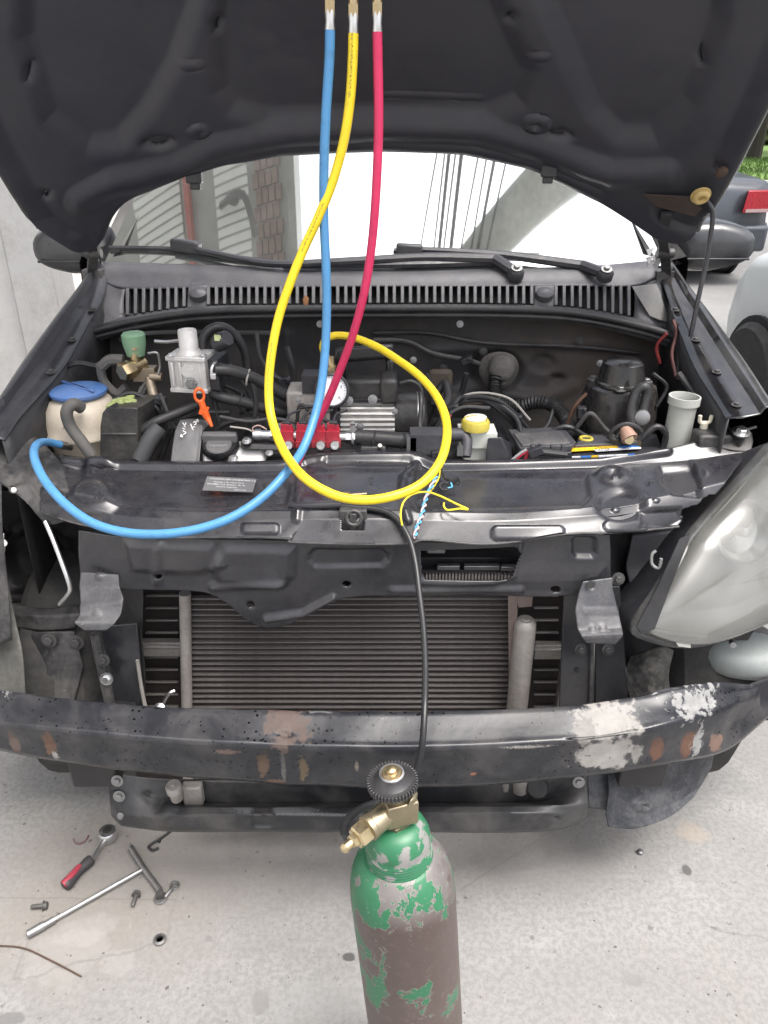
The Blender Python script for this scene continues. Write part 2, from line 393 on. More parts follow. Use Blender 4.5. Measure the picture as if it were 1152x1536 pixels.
# ================================================================== SETTING
def ground_mat():
    m = bpy.data.materials.new('worn concrete'); t, b, out = nodes_of(m); co = objco(t)
    big = noise(t, co, .9, 6, .6, .6); mid = noise(t, co, 5, 8, .65); fine = noise(t, co, 90, 4, .7); pit = noise(t, co, 38, 3, .5)
    c = mixc(t, ramp(t, big, .3, .7), (.195, .192, .187), (.262, .260, .256))
    c = mixc(t, math_n(t, 'MULTIPLY', ramp(t, mid, .45, .72), .45), c, (.24, .225, .20))
    c = mixc(t, math_n(t, 'MULTIPLY', ramp(t, mid, .5, .28), .5), c, (.32, .317, .31))
    c = mixc(t, math_n(t, 'MULTIPLY', ramp(t, fine, .4, .62), .5), c, (.145, .142, .136))
    c = mixc(t, math_n(t, 'MULTIPLY', ramp(t, pit, .69, .73), .75), c, (.12, .115, .11))
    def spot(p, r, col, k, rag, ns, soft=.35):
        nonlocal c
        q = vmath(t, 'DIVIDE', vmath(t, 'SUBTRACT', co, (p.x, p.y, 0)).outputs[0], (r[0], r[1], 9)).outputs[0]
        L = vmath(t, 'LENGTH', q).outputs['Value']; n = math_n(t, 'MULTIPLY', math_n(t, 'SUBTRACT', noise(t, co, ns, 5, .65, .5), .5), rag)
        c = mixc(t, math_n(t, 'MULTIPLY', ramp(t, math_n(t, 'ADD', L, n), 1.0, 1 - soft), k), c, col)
    def px(a, bb): return PZ(a, bb, 0)
    spot(px(170, 1330), (.42, .27), (.21, .187, .165), .55, 1.2, 6, .6)       # browner patch round the tools
    spot(px(95, 1430), (.10, .06), (.31, .305, .295), .25, 2.2, 14)             # pale scuffs
    spot(px(130, 1395), (.07, .035), (.32, .31, .30), .25, 2.4, 18)
    spot(px(180, 1440), (.05, .03), (.31, .305, .295), .25, 2.4, 18)
    spot(px(200, 1205), (.025, .1), (.30, .34, .39), .4, 1.5, 20, .8)       # bluish smear
    spot(px(523, 1436), (.016, .011), (.05, .05, .05), .9, .8, 40)          # oil drops
    spot(px(390, 1502), (.02, .028), (.16, .155, .15), .8, .8, 40); spot(px(352, 1283), (.024, .02), (.19, .175, .165), .8, .9, 30)
    spot(px(15, 1528), (.03, .014), (.12, .12, .12), .8, .8, 40); spot(px(313, 1408), (.008, .008), (.16, .15, .15), .8, .8, 40)
    spot(px(1030, 1305), (.012, .016), (.07, .07, .07), .9, .9, 50); spot(px(1040, 1250), (.05, .04), (.32, .265, .21), .45, 1.5, 18, .7)
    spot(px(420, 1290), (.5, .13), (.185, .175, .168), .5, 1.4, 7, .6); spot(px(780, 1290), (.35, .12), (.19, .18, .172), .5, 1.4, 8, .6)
    spot(px(950, 1470), (.03, .012), (.15, .15, .14), .5, 1.5, 30); spot(px(480, 1500), (.2, .06), (.30, .297, .29), .3, 1.6, 9, .6)
    spot(Vector((0, 1.7, 0)), (.7, .75), (.11, .105, .10), .7, 1.0, 5, .5)   # darker patch below the engine
    def crack(a, bb, w, k, dark=(.13, .125, .12), wob=.03):
        nonlocal c
        d = (bb - a); L = d.length; d = d / L; q = vmath(t, 'SUBTRACT', co, (a.x, a.y, 0)).outputs[0]
        n = math_n(t, 'MULTIPLY', math_n(t, 'SUBTRACT', noise(t, co, 14, 5, .6), .5), wob)
        u = vmath(t, 'DOT_PRODUCT', q, (d.x, d.y, 0)).outputs['Value']; v = math_n(t, 'ADD', vmath(t, 'DOT_PRODUCT', q, (-d.y, d.x, 0)).outputs['Value'], n)
        f = math_n(t, 'MULTIPLY', ramp(t, math_n(t, 'ABSOLUTE', v), w, w * .3), math_n(t, 'MULTIPLY', math_n(t, 'GREATER_THAN', u, 0), math_n(t, 'LESS_THAN', u, L)))
        c = mixc(t, math_n(t, 'MULTIPLY', f, k), c, dark)
    crack(px(-80, 1345), px(265, 1350), .003, .4, wob=.012); crack(px(265, 1350), px(250, 1410), .004, .25); crack(px(250, 1410), px(20, 1470), .004, .4, wob=.05)
    crack(px(690, 1335), px(860, 1225), .003, .5, wob=.012); crack(px(20, 1470), px(45, 1400), .004, .3)
    crack(px(1060, 1390), px(1180, 1420), .005, .4, wob=.05)
    t.links.new(c, b.inputs['Base Color']); b.inputs['Roughness'].default_value = .85
    bn = t.nodes.new('ShaderNodeBump'); bn.inputs['Strength'].default_value = .35; bn.inputs['Distance'].default_value = .004
    hgt = math_n(t, 'ADD', math_n(t, 'MULTIPLY', fine, .6), math_n(t, 'MULTIPLY', ramp(t, pit, .73, .66), 1.0)); t.links.new(hgt, bn.inputs['Height']); t.links.new(bn.outputs[0], b.inputs['Normal'])
    return m
def sheet_ground(name, x0, x1, y0, y1, z, mat):
    mb = MB().add([(x0, y0, z), (x1, y0, z), (x1, y1, z), (x0, y1, z)], [(0, 1, 2, 3)])
    return struct(name, mb, mat, origin=(0, 0, 0))
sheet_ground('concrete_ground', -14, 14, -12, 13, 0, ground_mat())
asph = M('pale asphalt', (.27, .26, .25), .85, var=.2, scale=3, bump=.2)
grassm = M('grass', (.10, .17, .035), .9, var=.4, scale=5, bump=.6)
sheet_ground('road', -300, 300, 13, 23, -.012, asph)
sheet_ground('terrain', -600, 600, -600, 900, -.06, M('dry ground', (.24, .22, .18), .9, var=.3, scale=2))
lawn = MB(); lawn.box((0, 60, .02), (500, 74, .16)); struct('lawn', lawn, grassm, origin=(0, 0, 0))
kerb = MB(); kerb.box((0, 22.9, .03), (500, .18, .2)); struct('kerb', kerb, M('kerb concrete', (.42, .41, .39), .8), origin=(0, 0, 0))
gr = MB()
for i in range(9000):
    x = random.uniform(4, 26); y = random.uniform(23.2, 40); h = random.uniform(.06, .16); a = random.uniform(0, 3.14); dx, dy = .03 * math.cos(a), .03 * math.sin(a)
    gr.add([(x - dx, y - dy, .1), (x + dx, y + dy, .1), (x + random.uniform(-.05, .05), y, .1 + h)], [(0, 1, 2)])
g_ = obj('grass', gr, grassm, kind='stuff', smooth=False); g_['label'] = 'short green grass on the lawn across the road'; g_['category'] = 'grass'

# trees across the road
barkm = M('bark', (.06, .05, .04), .9, var=.4, scale=30, bump=.8, bscale=20)
def leafmat(n, c):
    m = M(n, c, .6, var=.45, scale=1.1); return m
leafs = [leafmat('leaf green', (.06, .10, .025)), leafmat('leaf olive', (.075, .10, .035)), leafmat('leaf dark', (.04, .07, .025))]
def tree(loc, h, cr, label, trunkr=.22, nleaf=2600, base=.3, seed=0, lean=(0, 0), group='trees across the road'):
    rs = random.Random(seed); t = thing('tree', loc, label, 'tree', group); L = Vector(loc); mb = MB()
    top = L + Vector((lean[0], lean[1], h * .75))
    mb.tube([L, L.lerp(top, .3) + Vector((.1, 0, 0)), L.lerp(top, .6), top], trunkr, 9, 5, taper=lambda q: 1.25 - q * .95)
    tips = []
    for k in range(9):
        s0 = L.lerp(top, rs.uniform(.35, .85)); a = rs.uniform(0, 6.28); d = Vector((math.cos(a), math.sin(a), rs.uniform(.2, .8))) * cr * rs.uniform(.6, 1)
        mb.tube([s0, s0 + d * .5 + Vector((0, 0, .1)), s0 + d], trunkr * .35, 6, 3, taper=lambda q: 1.1 - q * .9); tips += [s0 + d * .6, s0 + d]
    obj('trunk', mb, barkm, t)
    cl = tips + [top + Vector((rs.uniform(-1, 1) * cr * .6, rs.uniform(-1, 1) * cr * .6, rs.uniform(-.2, .35) * h)) for _ in range(12)]
    lv = MB()
    for i in range(nleaf):
        c = rs.choice(cl); p = c + Vector((rs.gauss(0, 1), rs.gauss(0, 1), rs.gauss(0, .8))) * cr * .22
        u = Vector((rs.gauss(0, 1), rs.gauss(0, 1), rs.gauss(0, 1))).normalized(); w = u.orthogonal(); s = rs.uniform(.08, .2) * cr / 2.4
        lv.add([p - u * s, p + w * s * .5, p + u * s, p - w * s * .5], [(0, 1, 2, 3)])
    obj('crown', lv, leafs[seed % 3], t, smooth=False, kind='stuff'); return t
tl = ['tall pale green tree across the road, standing behind the dark trunk', 'tree with a dark trunk on the lawn right of the raised bonnet edge', 'dark leafy tree furthest right beyond the road', 'olive tree behind the lawn, furthest back', 'broad green tree far behind the lawn, left of the olive tree']
for i, (x, y, h, cr) in enumerate([(17.5, 40, 11, 4.2), (14.6, 27, 8, 2.4), (21, 33, 9, 3.6), (20.5, 48, 12, 5), (14, 52, 11, 5)]):
    tree((x, y, .1), h, cr, tl[i], .28, 2600, seed=i)
for i in range(12):
    pass
hedge = MB(); rs = random.Random(4)
for i in range(9000):
    x = rs.uniform(-70, 90); p = Vector((x, 70 + rs.gauss(0, 2), abs(rs.gauss(0, 1)) * 3.2 + .2)); u = Vector((rs.gauss(0, 1), rs.gauss(0, 1), rs.gauss(0, 1))).normalized(); w = u.orthogonal(); s = rs.uniform(.4, .9)
    hedge.add([p - u * s, p + w * s * .6, p + u * s, p - w * s * .6], [(0, 1, 2, 3)])
o = obj('far_woodland', hedge, leafs[1], kind='stuff', smooth=False); o['label'] = 'far green woodland beyond the lawn'; o['category'] = 'woodland'
# tree whose bough hangs above the yard (seen in the windscreen)
barkp = M('pale bark', (.30, .30, .28), .9, var=.4, scale=14, bump=.8, bscale=20)
bt = thing('tree', (3.7, 5.2, 0), 'leaning tree whose dark bough is mirrored in the right of the windscreen', 'tree')
mb = MB(); mb.tube([(3.7, 5.2, 0), (3.5, 5.0, 2.5), (3.0, 4.4, 4.6), (2.1, 3.6, 6.0), (1.25, 2.85, 6.6), (.9, 2.6, 6.9)], .3, 12, 6, taper=lambda q: 1.1 - q * .45)
mb.tube([(3.1, 4.5, 4.4), (4.4, 5.6, 6.0), (6.6, 7.0, 7.4)], .12, 8, 5, taper=lambda q: 1 - q * .6); obj('trunk', mb, barkp, bt)
lv = MB(); rs = random.Random(8)
for i in range(1500):
    c = rs.choice([(6.6, 7.0, 7.6), (6.4, 7.6, 7.2), (7.2, 7.1, 6.8), (6.4, 8.2, 7.6)]); p = Vector(c) + Vector((rs.gauss(0, .7), rs.gauss(0, .7), rs.gauss(0, .5)))
    u = Vector((rs.gauss(0, 1), rs.gauss(0, 1), rs.gauss(0, 1))).normalized(); w = u.orthogonal(); s = rs.uniform(.08, .18); lv.add([p - u * s, p + w * s * .5, p + u * s, p - w * s * .5], [(0, 1, 2, 3)])
obj('crown', lv, leafs[0], bt, smooth=False, kind='stuff')
# overhead wires mirrored in the windscreen
wire_m = M('overhead cable', (.02, .02, .02), .6)
wl = ['leftmost', 'second', 'third, thick one', 'fourth', 'fifth, thickest', 'sixth', 'seventh', 'eighth, thick one', 'rightmost']
for i, (x0, x1, r) in enumerate([(.50, .95, .012), (.74, 1.0, .013), (.82, 1.05, .025), (.87, 1.15, .014), (.98, 1.22, .028), (1.06, 1.5, .013), (1.22, 1.6, .013), (1.3, 1.72, .022), (1.4, 1.9, .013)]):
    mb = MB(); mb.tube([(x0 - .25 - (2.4 + 9) * (x1 - x0) / 1.8, -9, 6.0), (x1 + (14 - 4.2) * (x1 - x0) / 1.8, 14, 6.0)], r, 6, 1)
    tag(obj('overhead_wire', mb, wire_m), wl[i] + ' of the dark overhead cables mirrored in the windscreen, counted from the left', 'cable', 'overhead cables mirrored in the windscreen')

# house wall, pillar and eave on the left
plaster = M('pale plaster', (.84, .83, .81), .8, var=.1, scale=3, dust=.35, dcol=(.45, .42, .38), dscale=3, bump=.2)
concp = M('grey pillar concrete', (.72, .715, .70), .8, var=.15, scale=5, dust=.4, dcol=(.33, .31, .28), dscale=5, bump=.3)
hw = thing('house', (-2.6, 1.5, 0), 'pale plastered house wall with a wide eave left of the car', 'house')
mb = MB(); mb.box((-2.75, 1.0, 1.6), (.3, 13, 3.2)); obj('wall', mb, plaster, hw, origin=None)
mb = MB(); mb.box((-1.72, 2.0, 3.29), (2.1, 2.4, .12)); obj('eave', mb, M('eave boards', (.34, .34, .325), .8, var=.35, scale=3, bump=.3), hw)
mb = MB(); mb.box((-.66, 2.0, 3.28), (.06, 2.46, .2)); obj('fascia', mb, M('fascia paint', (.3, .3, .29), .6), hw)
lm = MB().box((0, 0, 0), (.42, .045, .012)); lo = None
for k in range(16):
    p = Vector((-1.75, 2.3 + k * .055, 3.222))
    if lo is None: lo = obj('louvre', MB().box(p, (.42, .042, .016)), white, hw)
    else: copy_part(lo, hw, p)
lo2 = None
for k in range(11):
    p = Vector((-1.12, 2.45 + k * .055, 3.222))
    if lo2 is None: lo2 = obj('louvre', MB().box(p, (.26, .042, .016)), white, hw)
    else: copy_part(lo2, hw, p)
mb = MB(); mb.box((-1.47, 2.75, 3.2), (.04, .7, .05)); obj('frame', mb, M('red trim', (.42, .13, .11), .6), hw)
mb = MB(); mb.tube([(-1.2, 2.75, 3.2), (-1.1, 2.7, 3.0), (-.95, 2.7, 2.98), (-.9, 2.5, 3.05)], .02, 8, 4); mb.cyl((-1.13, 2.78, 3.22), (-1.02, 2.7, 3.0), .035); obj('bracket', mb, M('dark iron', (.09, .09, .09), .5), hw)
brk = None; bm_ = M('red brick', (.24, .17, .145), .85, var=.4, scale=20)
for r_ in range(8):
    for q in range(4):
        p = Vector((-.93 + q * .05 + (r_ % 2) * .02, 2.3 + r_ * .085, 3.225))
        if brk is None: brk = obj('brick', MB().box(p, (.042, .075, .02)), bm_, hw)
        else: copy_part(brk, hw, p)
pl = thing('pillar', (-1.62, 3.5, 0), 'grey concrete pillar left of the car, behind the door mirror', 'pillar')
mb = MB(); mb.box((-1.62, 3.75, 1.62), (.20, .24, 3.22)); mb.box((-1.62, 3.75, .12), (.26, .3, .24)); obj('shaft', mb, concp, pl, bevel=.008)
mb = MB(); mb.box((-1.87, 3.72, 1.6), (.27, .10, 3.2)); obj('white_jamb', mb, plaster, pl, bevel=.004)
gw = thing('garden_wall', (-1.5, 6.5, 0), 'white boundary wall behind the grey pillar', 'wall')
mb = MB(); mb.box((-2.8, 6.5, 1.2), (3.4, .15, 2.4)); obj('masonry', mb, plaster, gw)

# ------------------------------------------------------------------ other vehicles
tyre_m = M('tyre rubber', (.022, .022, .022), .8, dust=.4, dcol=(.12, .11, .1))
rim_m = M('silver rim', (.45, .45, .45), .4, .7)
glassd = M('dark car glass', (.012, .014, .016), .06, spec=.8)
taill = M('red lamp plastic', (.30, .012, .022), .3)
def wheel(parent, p, ax, r=.3, w=.19, spokes=5, rim=None):
    p = Vector(p); ax = Vector(ax).normalized(); mb = MB()
    mb.lathe([(r * .64, -w / 2), (r * .9, -w / 2), (r, -w * .36), (r, w * .36), (r * .9, w / 2), (r * .64, w / 2)], p, ax, 32)
    t = obj('wheel', mb, tyre_m, parent)
    mb = MB(); rot = ax.to_track_quat('Z', 'Y').to_matrix()
    mb.lathe([(r * .645, -w * .4), (r * .645, w * .5), (r * .6, w * .48), (r * .56, w * .2), (.02, w * .2)], p, ax, 32)
    for k in range(spokes):
        a = 6.283 * k / spokes; c = p + rot @ Vector((math.cos(a) * r * .33, math.sin(a) * r * .33, w * .36)); mb.box(c, (r * .55, r * .16, .03), rot @ Matrix.Rotation(a, 3, 'Z'))
    mb.cyl(p + ax * w * .2, p + ax * w * .5, r * .13); obj('rim', mb, rim or rim_m, t); return t
def vehicle(name, loc, ang, label, paint, prof, hw=.85, lamps=None):
    """prof: list of (x, z_low, z_belt, z_roof, roof half width factor) along the car, front = +x"""
    root = thing(name, loc, label, 'car'); rot = Matrix.Rotation(ang, 3, 'Z'); L0 = Vector(loc)
    def T(x, y, z): return L0 + rot @ Vector((x, y, z))
    A = [Vector(p) for p in [(q[0], q[2], q[3]) for q in prof]]
    N = 60; xs = np.linspace(prof[0][0], prof[-1][0], N); f = lambda k: np.interp(xs, [q[0] for q in prof], [q[k] for q in prof])
    zl, zb, zr, tw, ew = f(1), f(2), f(3), f(4), f(5)
    mb = MB(); vs = []; n = 13
    for i in range(N):
        w = hw * ew[i]; b_, r_, l_ = zb[i], max(zr[i], zb[i] + .02), zl[i]
        sec = [(w * .90, l_), (w * .985, l_ + .12), (w, l_ + (b_ - l_) * .5), (w * .975, b_ - .06), (w * .94, b_), (w * (tw[i] * .5 + .46), b_ + (r_ - b_) * .55), (w * tw[i], r_ - .03 * (r_ > b_ + .1))]
        pts = sec + [(w * tw[i] * .5, r_ + .012)]
        full = pts + [(-a, b) for a, b in reversed(pts)]
        vs += [T(xs[i], a, b) for a, b in full]; n = len(full)
    fs = [(i * n + k, i * n + k + 1, (i + 1) * n + k + 1, (i + 1) * n + k) for i in range(N - 1) for k in range(n - 1)]
    fs += [tuple(range(n)), tuple((N - 1) * n + k for k in range(n - 1, -1, -1))]
    mb.add(vs, fs); obj('body', mb, paint, root, angle=50)
    return root, T
sedan_prof = [(-2.15, .42, .86, .86, .8, .80), (-2.1, .28, .95, .97, .82, .93), (-1.95, .25, .97, 1.0, .84, .985), (-1.45, .22, .98, 1.02, .86, 1), (-1.35, .22, .98, 1.05, .86, 1), (-.75, .2, .96, 1.40, .76, 1), (.1, .2, .95, 1.43, .76, 1), (.45, .2, .95, 1.38, .77, 1), (1.1, .2, .95, .98, .86, 1), (1.9, .24, .86, .88, .84, .96), (2.1, .3, .7, .72, .8, .86), (2.2, .35, .6, .6, .75, .7)]
def dress(root, T, rr_, wb=(-1.3, 1.3), hw=.85, lamp=True, glass=True):
    rotv = (T(0, 1, 0) - T(0, 0, 0))
    for x in wb:
        for s in (1, -1):
            mb = MB(); mb.cyl(T(x, s * (hw - .03), .31), T(x, s * (hw + .004), .31), rr_ * 1.09, n=32); obj('wheel_well_shade', mb, M('wheel well shade colour', (.012, .012, .012), .8), root)  # dark disc painted in for the shade of the open wheel well
            wheel(root, T(x, s * (hw - .085 + .03), .305), rotv * s, rr_)
pa = M('dark grey blue car paint', (.05, .058, .07), .35, .2, var=.05, coat=.4)
sx, sy = P(1020, 400, 8.0).x, 8.0
root, T = vehicle('parked_sedan', (sx - .06, sy + 2.15, 0), R(92), 'dark grey blue sedan parked behind, its red tail lamp showing right of the bonnet', pa, sedan_prof)
dress(root, T, .31)
for s in (1, -1):
    mb = MB(); mb.hexa([T(-2.235, s * .47, .70), T(-2.20, s * .745, .70), T(-1.96, s * .875, .70), T(-1.96, s * .6, .70), T(-2.225, s * .50, .90), T(-2.19, s * .745, .90), T(-1.96, s * .86, .90), T(-1.96, s * .6, .9)]); tlm = obj('tail_lamp', mb, taill, root, bevel=.01)
    mb = MB(); mb.hexa([T(-2.24, s * .50, .705), T(-2.21, s * .74, .705), T(-2.0, s * .84, .70), T(-2.0, s * .6, .70), T(-2.238, s * .50, .735), T(-2.208, s * .74, .735), T(-2.0, s * .84, .73), T(-2.0, s * .6, .73)]); obj('lens', mb, M('clear lamp plastic', (.35, .25, .25), .3), tlm)
mb = MB(); mb.hexa([T(-2.24, -.76, .34), T(-2.24, .76, .34), T(-2.0, .85, .34), T(-2.0, -.85, .34), T(-2.25, -.76, .58), T(-2.25, .76, .58), T(-2.0, .86, .6), T(-2.0, -.86, .6)]); obj('bumper', mb, pa, root, bevel=.03)
mb = MB(); mb.add([T(-1.37, -.62, 1.05), T(-1.37, .62, 1.05), T(-.77, .52, 1.39), T(-.77, -.52, 1.39)], [(0, 1, 2, 3)]); mb.v = [tuple(Vector(v) + Vector((0, -.02, .015))) for v in mb.v]; obj('rear_window', mb, glassd, root, solid=.006)
ps = M('silver car paint', (.60, .61, .59), .5, .1, var=.03, coat=.15)
hatch = [(-1.9, .35, .9, 1.2, .8, .85), (-1.8, .25, .95, 1.4, .78, .95), (-1.2, .2, .95, 1.48, .76, 1), (.2, .2, .95, 1.46, .76, 1), (.9, .2, .96, 1.05, .84, 1), (1.55, .22, .86, .9, .84, .97), (1.8, .28, .74, .78, .8, .88), (1.92, .35, .6, .62, .75, .72)]
q = P(1158, 545, 4.1)
root, T = vehicle('silver_car', (2.66, 2.50, 0), R(90), 'silver car parked at the right edge, its front wheel just in view', ps, hatch)
dress(root, T, .3, (-1.2, 1.2))
pw = M('white car paint', (.7, .7, .7), .3, coat=.8)
root, T = vehicle('white_car', (8.0, 10.9, 0), R(170), 'white car parked at the far right beyond the dark sedan', pw, hatch)
dress(root, T, .3, (-1.2, 1.2))
# ================================================================== THE BLACK CAR
car = thing('black_car', (0, 2.6, 0), 'black hatchback with raised bonnet, stripped front end and bare bumper beam', 'car')
# --- cabin shell and rear body (seen only a little, past the bonnet)
def mirror_x(mb):
    n = len(mb.v); mb.v += [(-x, y, z) for x, y, z in mb.v[:n]]; mb.f += [tuple(reversed([i + n for i in f])) for f in mb.f[:]]; return mb
WA = math.tan(R(36))
def wsy(x, z): return 1.97 + .13 * (x / .7) ** 2 + (z - 1.147) / WA
nu, nv = 40, 16; G = np.zeros((nv, nu, 3))
for j in range(nv):
    z = 1.125 + (1.50 - 1.125) * j / (nv - 1); hwid = .735 - .12 * j / (nv - 1)
    for i in range(nu):
        x = -hwid + 2 * hwid * i / (nu - 1); G[j, i] = (x, wsy(x, z), z)
wm = bpy.data.materials.new('windscreen glass'); t, b, out = nodes_of(wm); t.nodes.remove(b)
gl = t.nodes.new('ShaderNodeBsdfGlossy'); gl.inputs['Roughness'].default_value = .028; gl.inputs['Color'].default_value = (.95, 1, .99, 1)
tr = t.nodes.new('ShaderNodeBsdfTransparent'); tr.inputs['Color'].default_value = (.55, .62, .58, 1)
mx = t.nodes.new('ShaderNodeMixShader'); mx.inputs[0].default_value = .88; df = t.nodes.new('ShaderNodeBsdfDiffuse'); df.inputs['Color'].default_value = (.36, .37, .36, 1)
mx2 = t.nodes.new('ShaderNodeMixShader'); dn = noise(t, objco(t), 3, 8, .65)
t.links.new(ramp(t, dn, .3, .75, .05, .15), mx2.inputs[0])
t.links.new(tr.outputs[0], mx.inputs[1]); t.links.new(gl.outputs[0], mx.inputs[2]); t.links.new(mx.outputs[0], mx2.inputs[1]); t.links.new(df.outputs[0], mx2.inputs[2]); t.links.new(mx2.outputs[0], out.inputs[0])
ws = obj('windscreen', grid_mb(G), wm, car)
cabin = M('cabin plastic', (.03, .03, .03), .7)
body = MB()
# roof, rear and sides: sections along y
secs = []
for (y, zl, zb, zt, w, tw) in [(2.10, .30, 1.13, 1.16, .815, .735), (2.40, .24, 1.06, 1.37, .825, .67), (2.62, .22, 1.05, 1.51, .83, .625), (3.1, .22, 1.05, 1.54, .83, .61), (3.9, .22, 1.06, 1.53, .83, .60), (4.5, .24, 1.06, 1.46, .82, .59), (4.78, .28, 1.05, 1.28, .79, .6), (4.88, .35, .98, 1.02, .74, .6)]:
    secs.append([(w * .93, y, zl), (w, y, zl + .12), (w, y, (zl + zb) / 2), (w * .985, y, zb), ((w + tw) / 2 + .02, y, zb + (zt - zb) * .5), (tw, y, zt - .03), (tw - .05, y, zt)])
for i in range(len(secs) - 1):
    for k in range(6): body.add([secs[i][k], secs[i + 1][k], secs[i + 1][k + 1], secs[i][k + 1]], [(0, 1, 2, 3)])
mirror_x(body)
for i in range(2, len(secs) - 1):
    a, b2 = secs[i][6], secs[i + 1][6]; body.add([a, b2, (-b2[0], b2[1], b2[2]), (-a[0], a[1], a[2])], [(0, 1, 2, 3)])
l = secs[-1]; body.add([*l, *[(-x, y, z) for x, y, z in reversed(l)]], [tuple(range(14))])
bd = obj('body', body, blkgloss, car, angle=50)
mb = MB(); mb.box((0, 2.33, 1.02), (1.35, .5, .16)); obj('dashboard', mb, cabin, car, bevel=.04)
for s in (-1, 1):
    mb = MB(); mb.box((s * .36, 3.0, .75), (.5, .5, .2)); mb.box((s * .36, 3.28, 1.05), (.48, .14, .6), Matrix.Rotation(R(-12), 3, 'X')); mb.box((s * .36, 3.36, 1.42), (.26, .1, .18)); obj('seat', mb, cabin, car, bevel=.03)
mb = MB(); mb.torus((-.36, 2.58, 1.06), (0, -.85, .5), .18, .016, 32, 8); mb.cyl((-.36, 2.6, 1.05), (-.36, 2.45, .98), .04); obj('steering_wheel', mb, cabin, car)
for s in (-1, 1):
    for wy in (1.55, 4.05):
        wheel(car, (s * .70, wy, .295), (s, 0, 0), .295)
# A pillars
for s in (-1, 1):
    mb = MB(); a = [(s * .735, 2.115, 1.125), (s * .63, 2.55, 1.50)]
    mb.hexa([(s * .725, 2.09, 1.12), (s * .80, 2.16, 1.10), (s * .80, 2.24, 1.12), (s * .73, 2.2, 1.14), (s * .605, 2.6, 1.50), (s * .66, 2.64, 1.5), (s * .66, 2.7, 1.5), (s * .61, 2.7, 1.51)]); obj('pillar', mb, blkgloss, car, bevel=.006)
# door mirrors
def mirror(cx, cy, w, h, Y, s, lab):
    c = P(cx, cy, Y); k = sc(cx, cy, Y); mb = MB(); n = 20
    prof = []
    W_, H_ = w * k / 2, h * k / 2
    vs = []; m = 24; lay = [(-.05, .62), (-.035, .86), (0, .98), (.05, 1), (.085, .97), (.09, .86)]
    for (dy, f) in lay:
        for i in range(m):
            a = 2 * math.pi * i / m; X = math.copysign(abs(math.cos(a)) ** .62, math.cos(a)); Z = math.copysign(abs(math.sin(a)) ** .7, math.sin(a))
            vs.append((c.x + X * W_ * f * (1 if X * s > 0 else 1.0), c.y + dy + .02 * s * X * 0, c.z + Z * H_ * f * (1 - .28 * X * s * (1 if X * s > 0 else .1))))
    fs = [(j * m + i, j * m + (i + 1) % m, (j + 1) * m + (i + 1) % m, (j + 1) * m + i) for j in range(len(lay) - 1) for i in range(m)]
    fs += [tuple(range(m - 1, -1, -1)), tuple((len(lay) - 1) * m + i for i in range(m))]; mb.add(vs, fs)
    o = obj('door_mirror', mb, M('mirror shell plastic', (.018, .019, .023), .3, dust=.15, dcol=(.12, .12, .12), coat=.5), car, angle=50, label=lab)
    sm = MB(); sm.box((c.x - s * (W_ + .015), c.y + .03, c.z - H_ * .3), (.05, .05, H_ * .8)); obj('mirror_foot', sm, MATS['mirror shell plastic'], o, bevel=.01)
    sh = MB(); sh.box((c.x, c.y - .047, c.z - H_ * .42), (W_ * 1.5, .01, .006)); obj('seam', sh, plastic, o, bevel=.002)
mirror(1068, 368, 128, 76, 2.22, 1, None)
mirror(106, 372, 112, 76, 2.20, -1, None)

# --- bonnet, hinged at the windscreen corners and raised
HA = R(48); H0 = Vector((0, 1.95, 1.15)); HE = Vector((0, -math.cos(HA), math.sin(HA))); HN = Vector((0, -math.sin(HA), -math.cos(HA)))  # HN: toward the viewer / down
def hood_xs(px, py):
    q = PP(px, py, H0, HN); return q.x, (q - H0).dot(HE)
rear = [(-.742, .118), (-.735, .088), (-.712, .058), (-.685, .060), (-.655, .095), (-.621, .149), (-.55, .212), (-.403, .276), (-.244, .309), (-.12, .319), (0, .321), (.1, .319), (.171, .312), (.315, .276), (.40, .235), (.479, .190), (.55, .145), (.609, .105), (.64, .085), (.673, .077), (.70, .088), (.716, .116)]
xl = lambda s: np.interp(s, [.1, .118, .17, .25, .33, .45, .7, .9, 1.0], [-.735, -.752, -.786, -.79, -.79, -.786, -.765, -.72, -.64])
xr = lambda s: np.interp(s, [.1, .12, .19, .32, .5, .7, .9, 1.0], [.715, .717, .722, .724, .718, .70, .66, .58])
nu, nv = 260, 170
A = resample([(a, b_, 0) for a, b_ in rear], nu); an = (A[:, 0] - A[0, 0]) / (A[-1, 0] - A[0, 0])
XX = np.zeros((nv, nu)); SS = np.zeros((nv, nu))
for j in range(nv):
    tt = (j / (nv - 1)) ** 1.15; s = A[:, 1] * (1 - tt) + 1.02 * tt
    L, Rr = xl(s[0]), xr(s[-1]); XX[j] = L + (Rr - L) * an; SS[j] = s
    if j == 0: XX[j] = A[:, 0]
h3 = np.array(H0)[None, None] + XX[..., None] * np.array([1, 0, 0]) + SS[..., None] * np.array(HE)
dd = h3 - np.array(CV); depth = dd[..., 1] * ct - dd[..., 2] * st; depth = np.maximum(depth, .25)
PXh = 576 + FPX * dd[..., 0] / depth; PYh = 768 - FPX * (dd[..., 1] * st + dd[..., 2] * ct) / depth
edge = np.minimum(XX - xl(SS), xr(SS) - XX); crown = .035 * (1 - np.abs(XX / .77) ** 2.4)
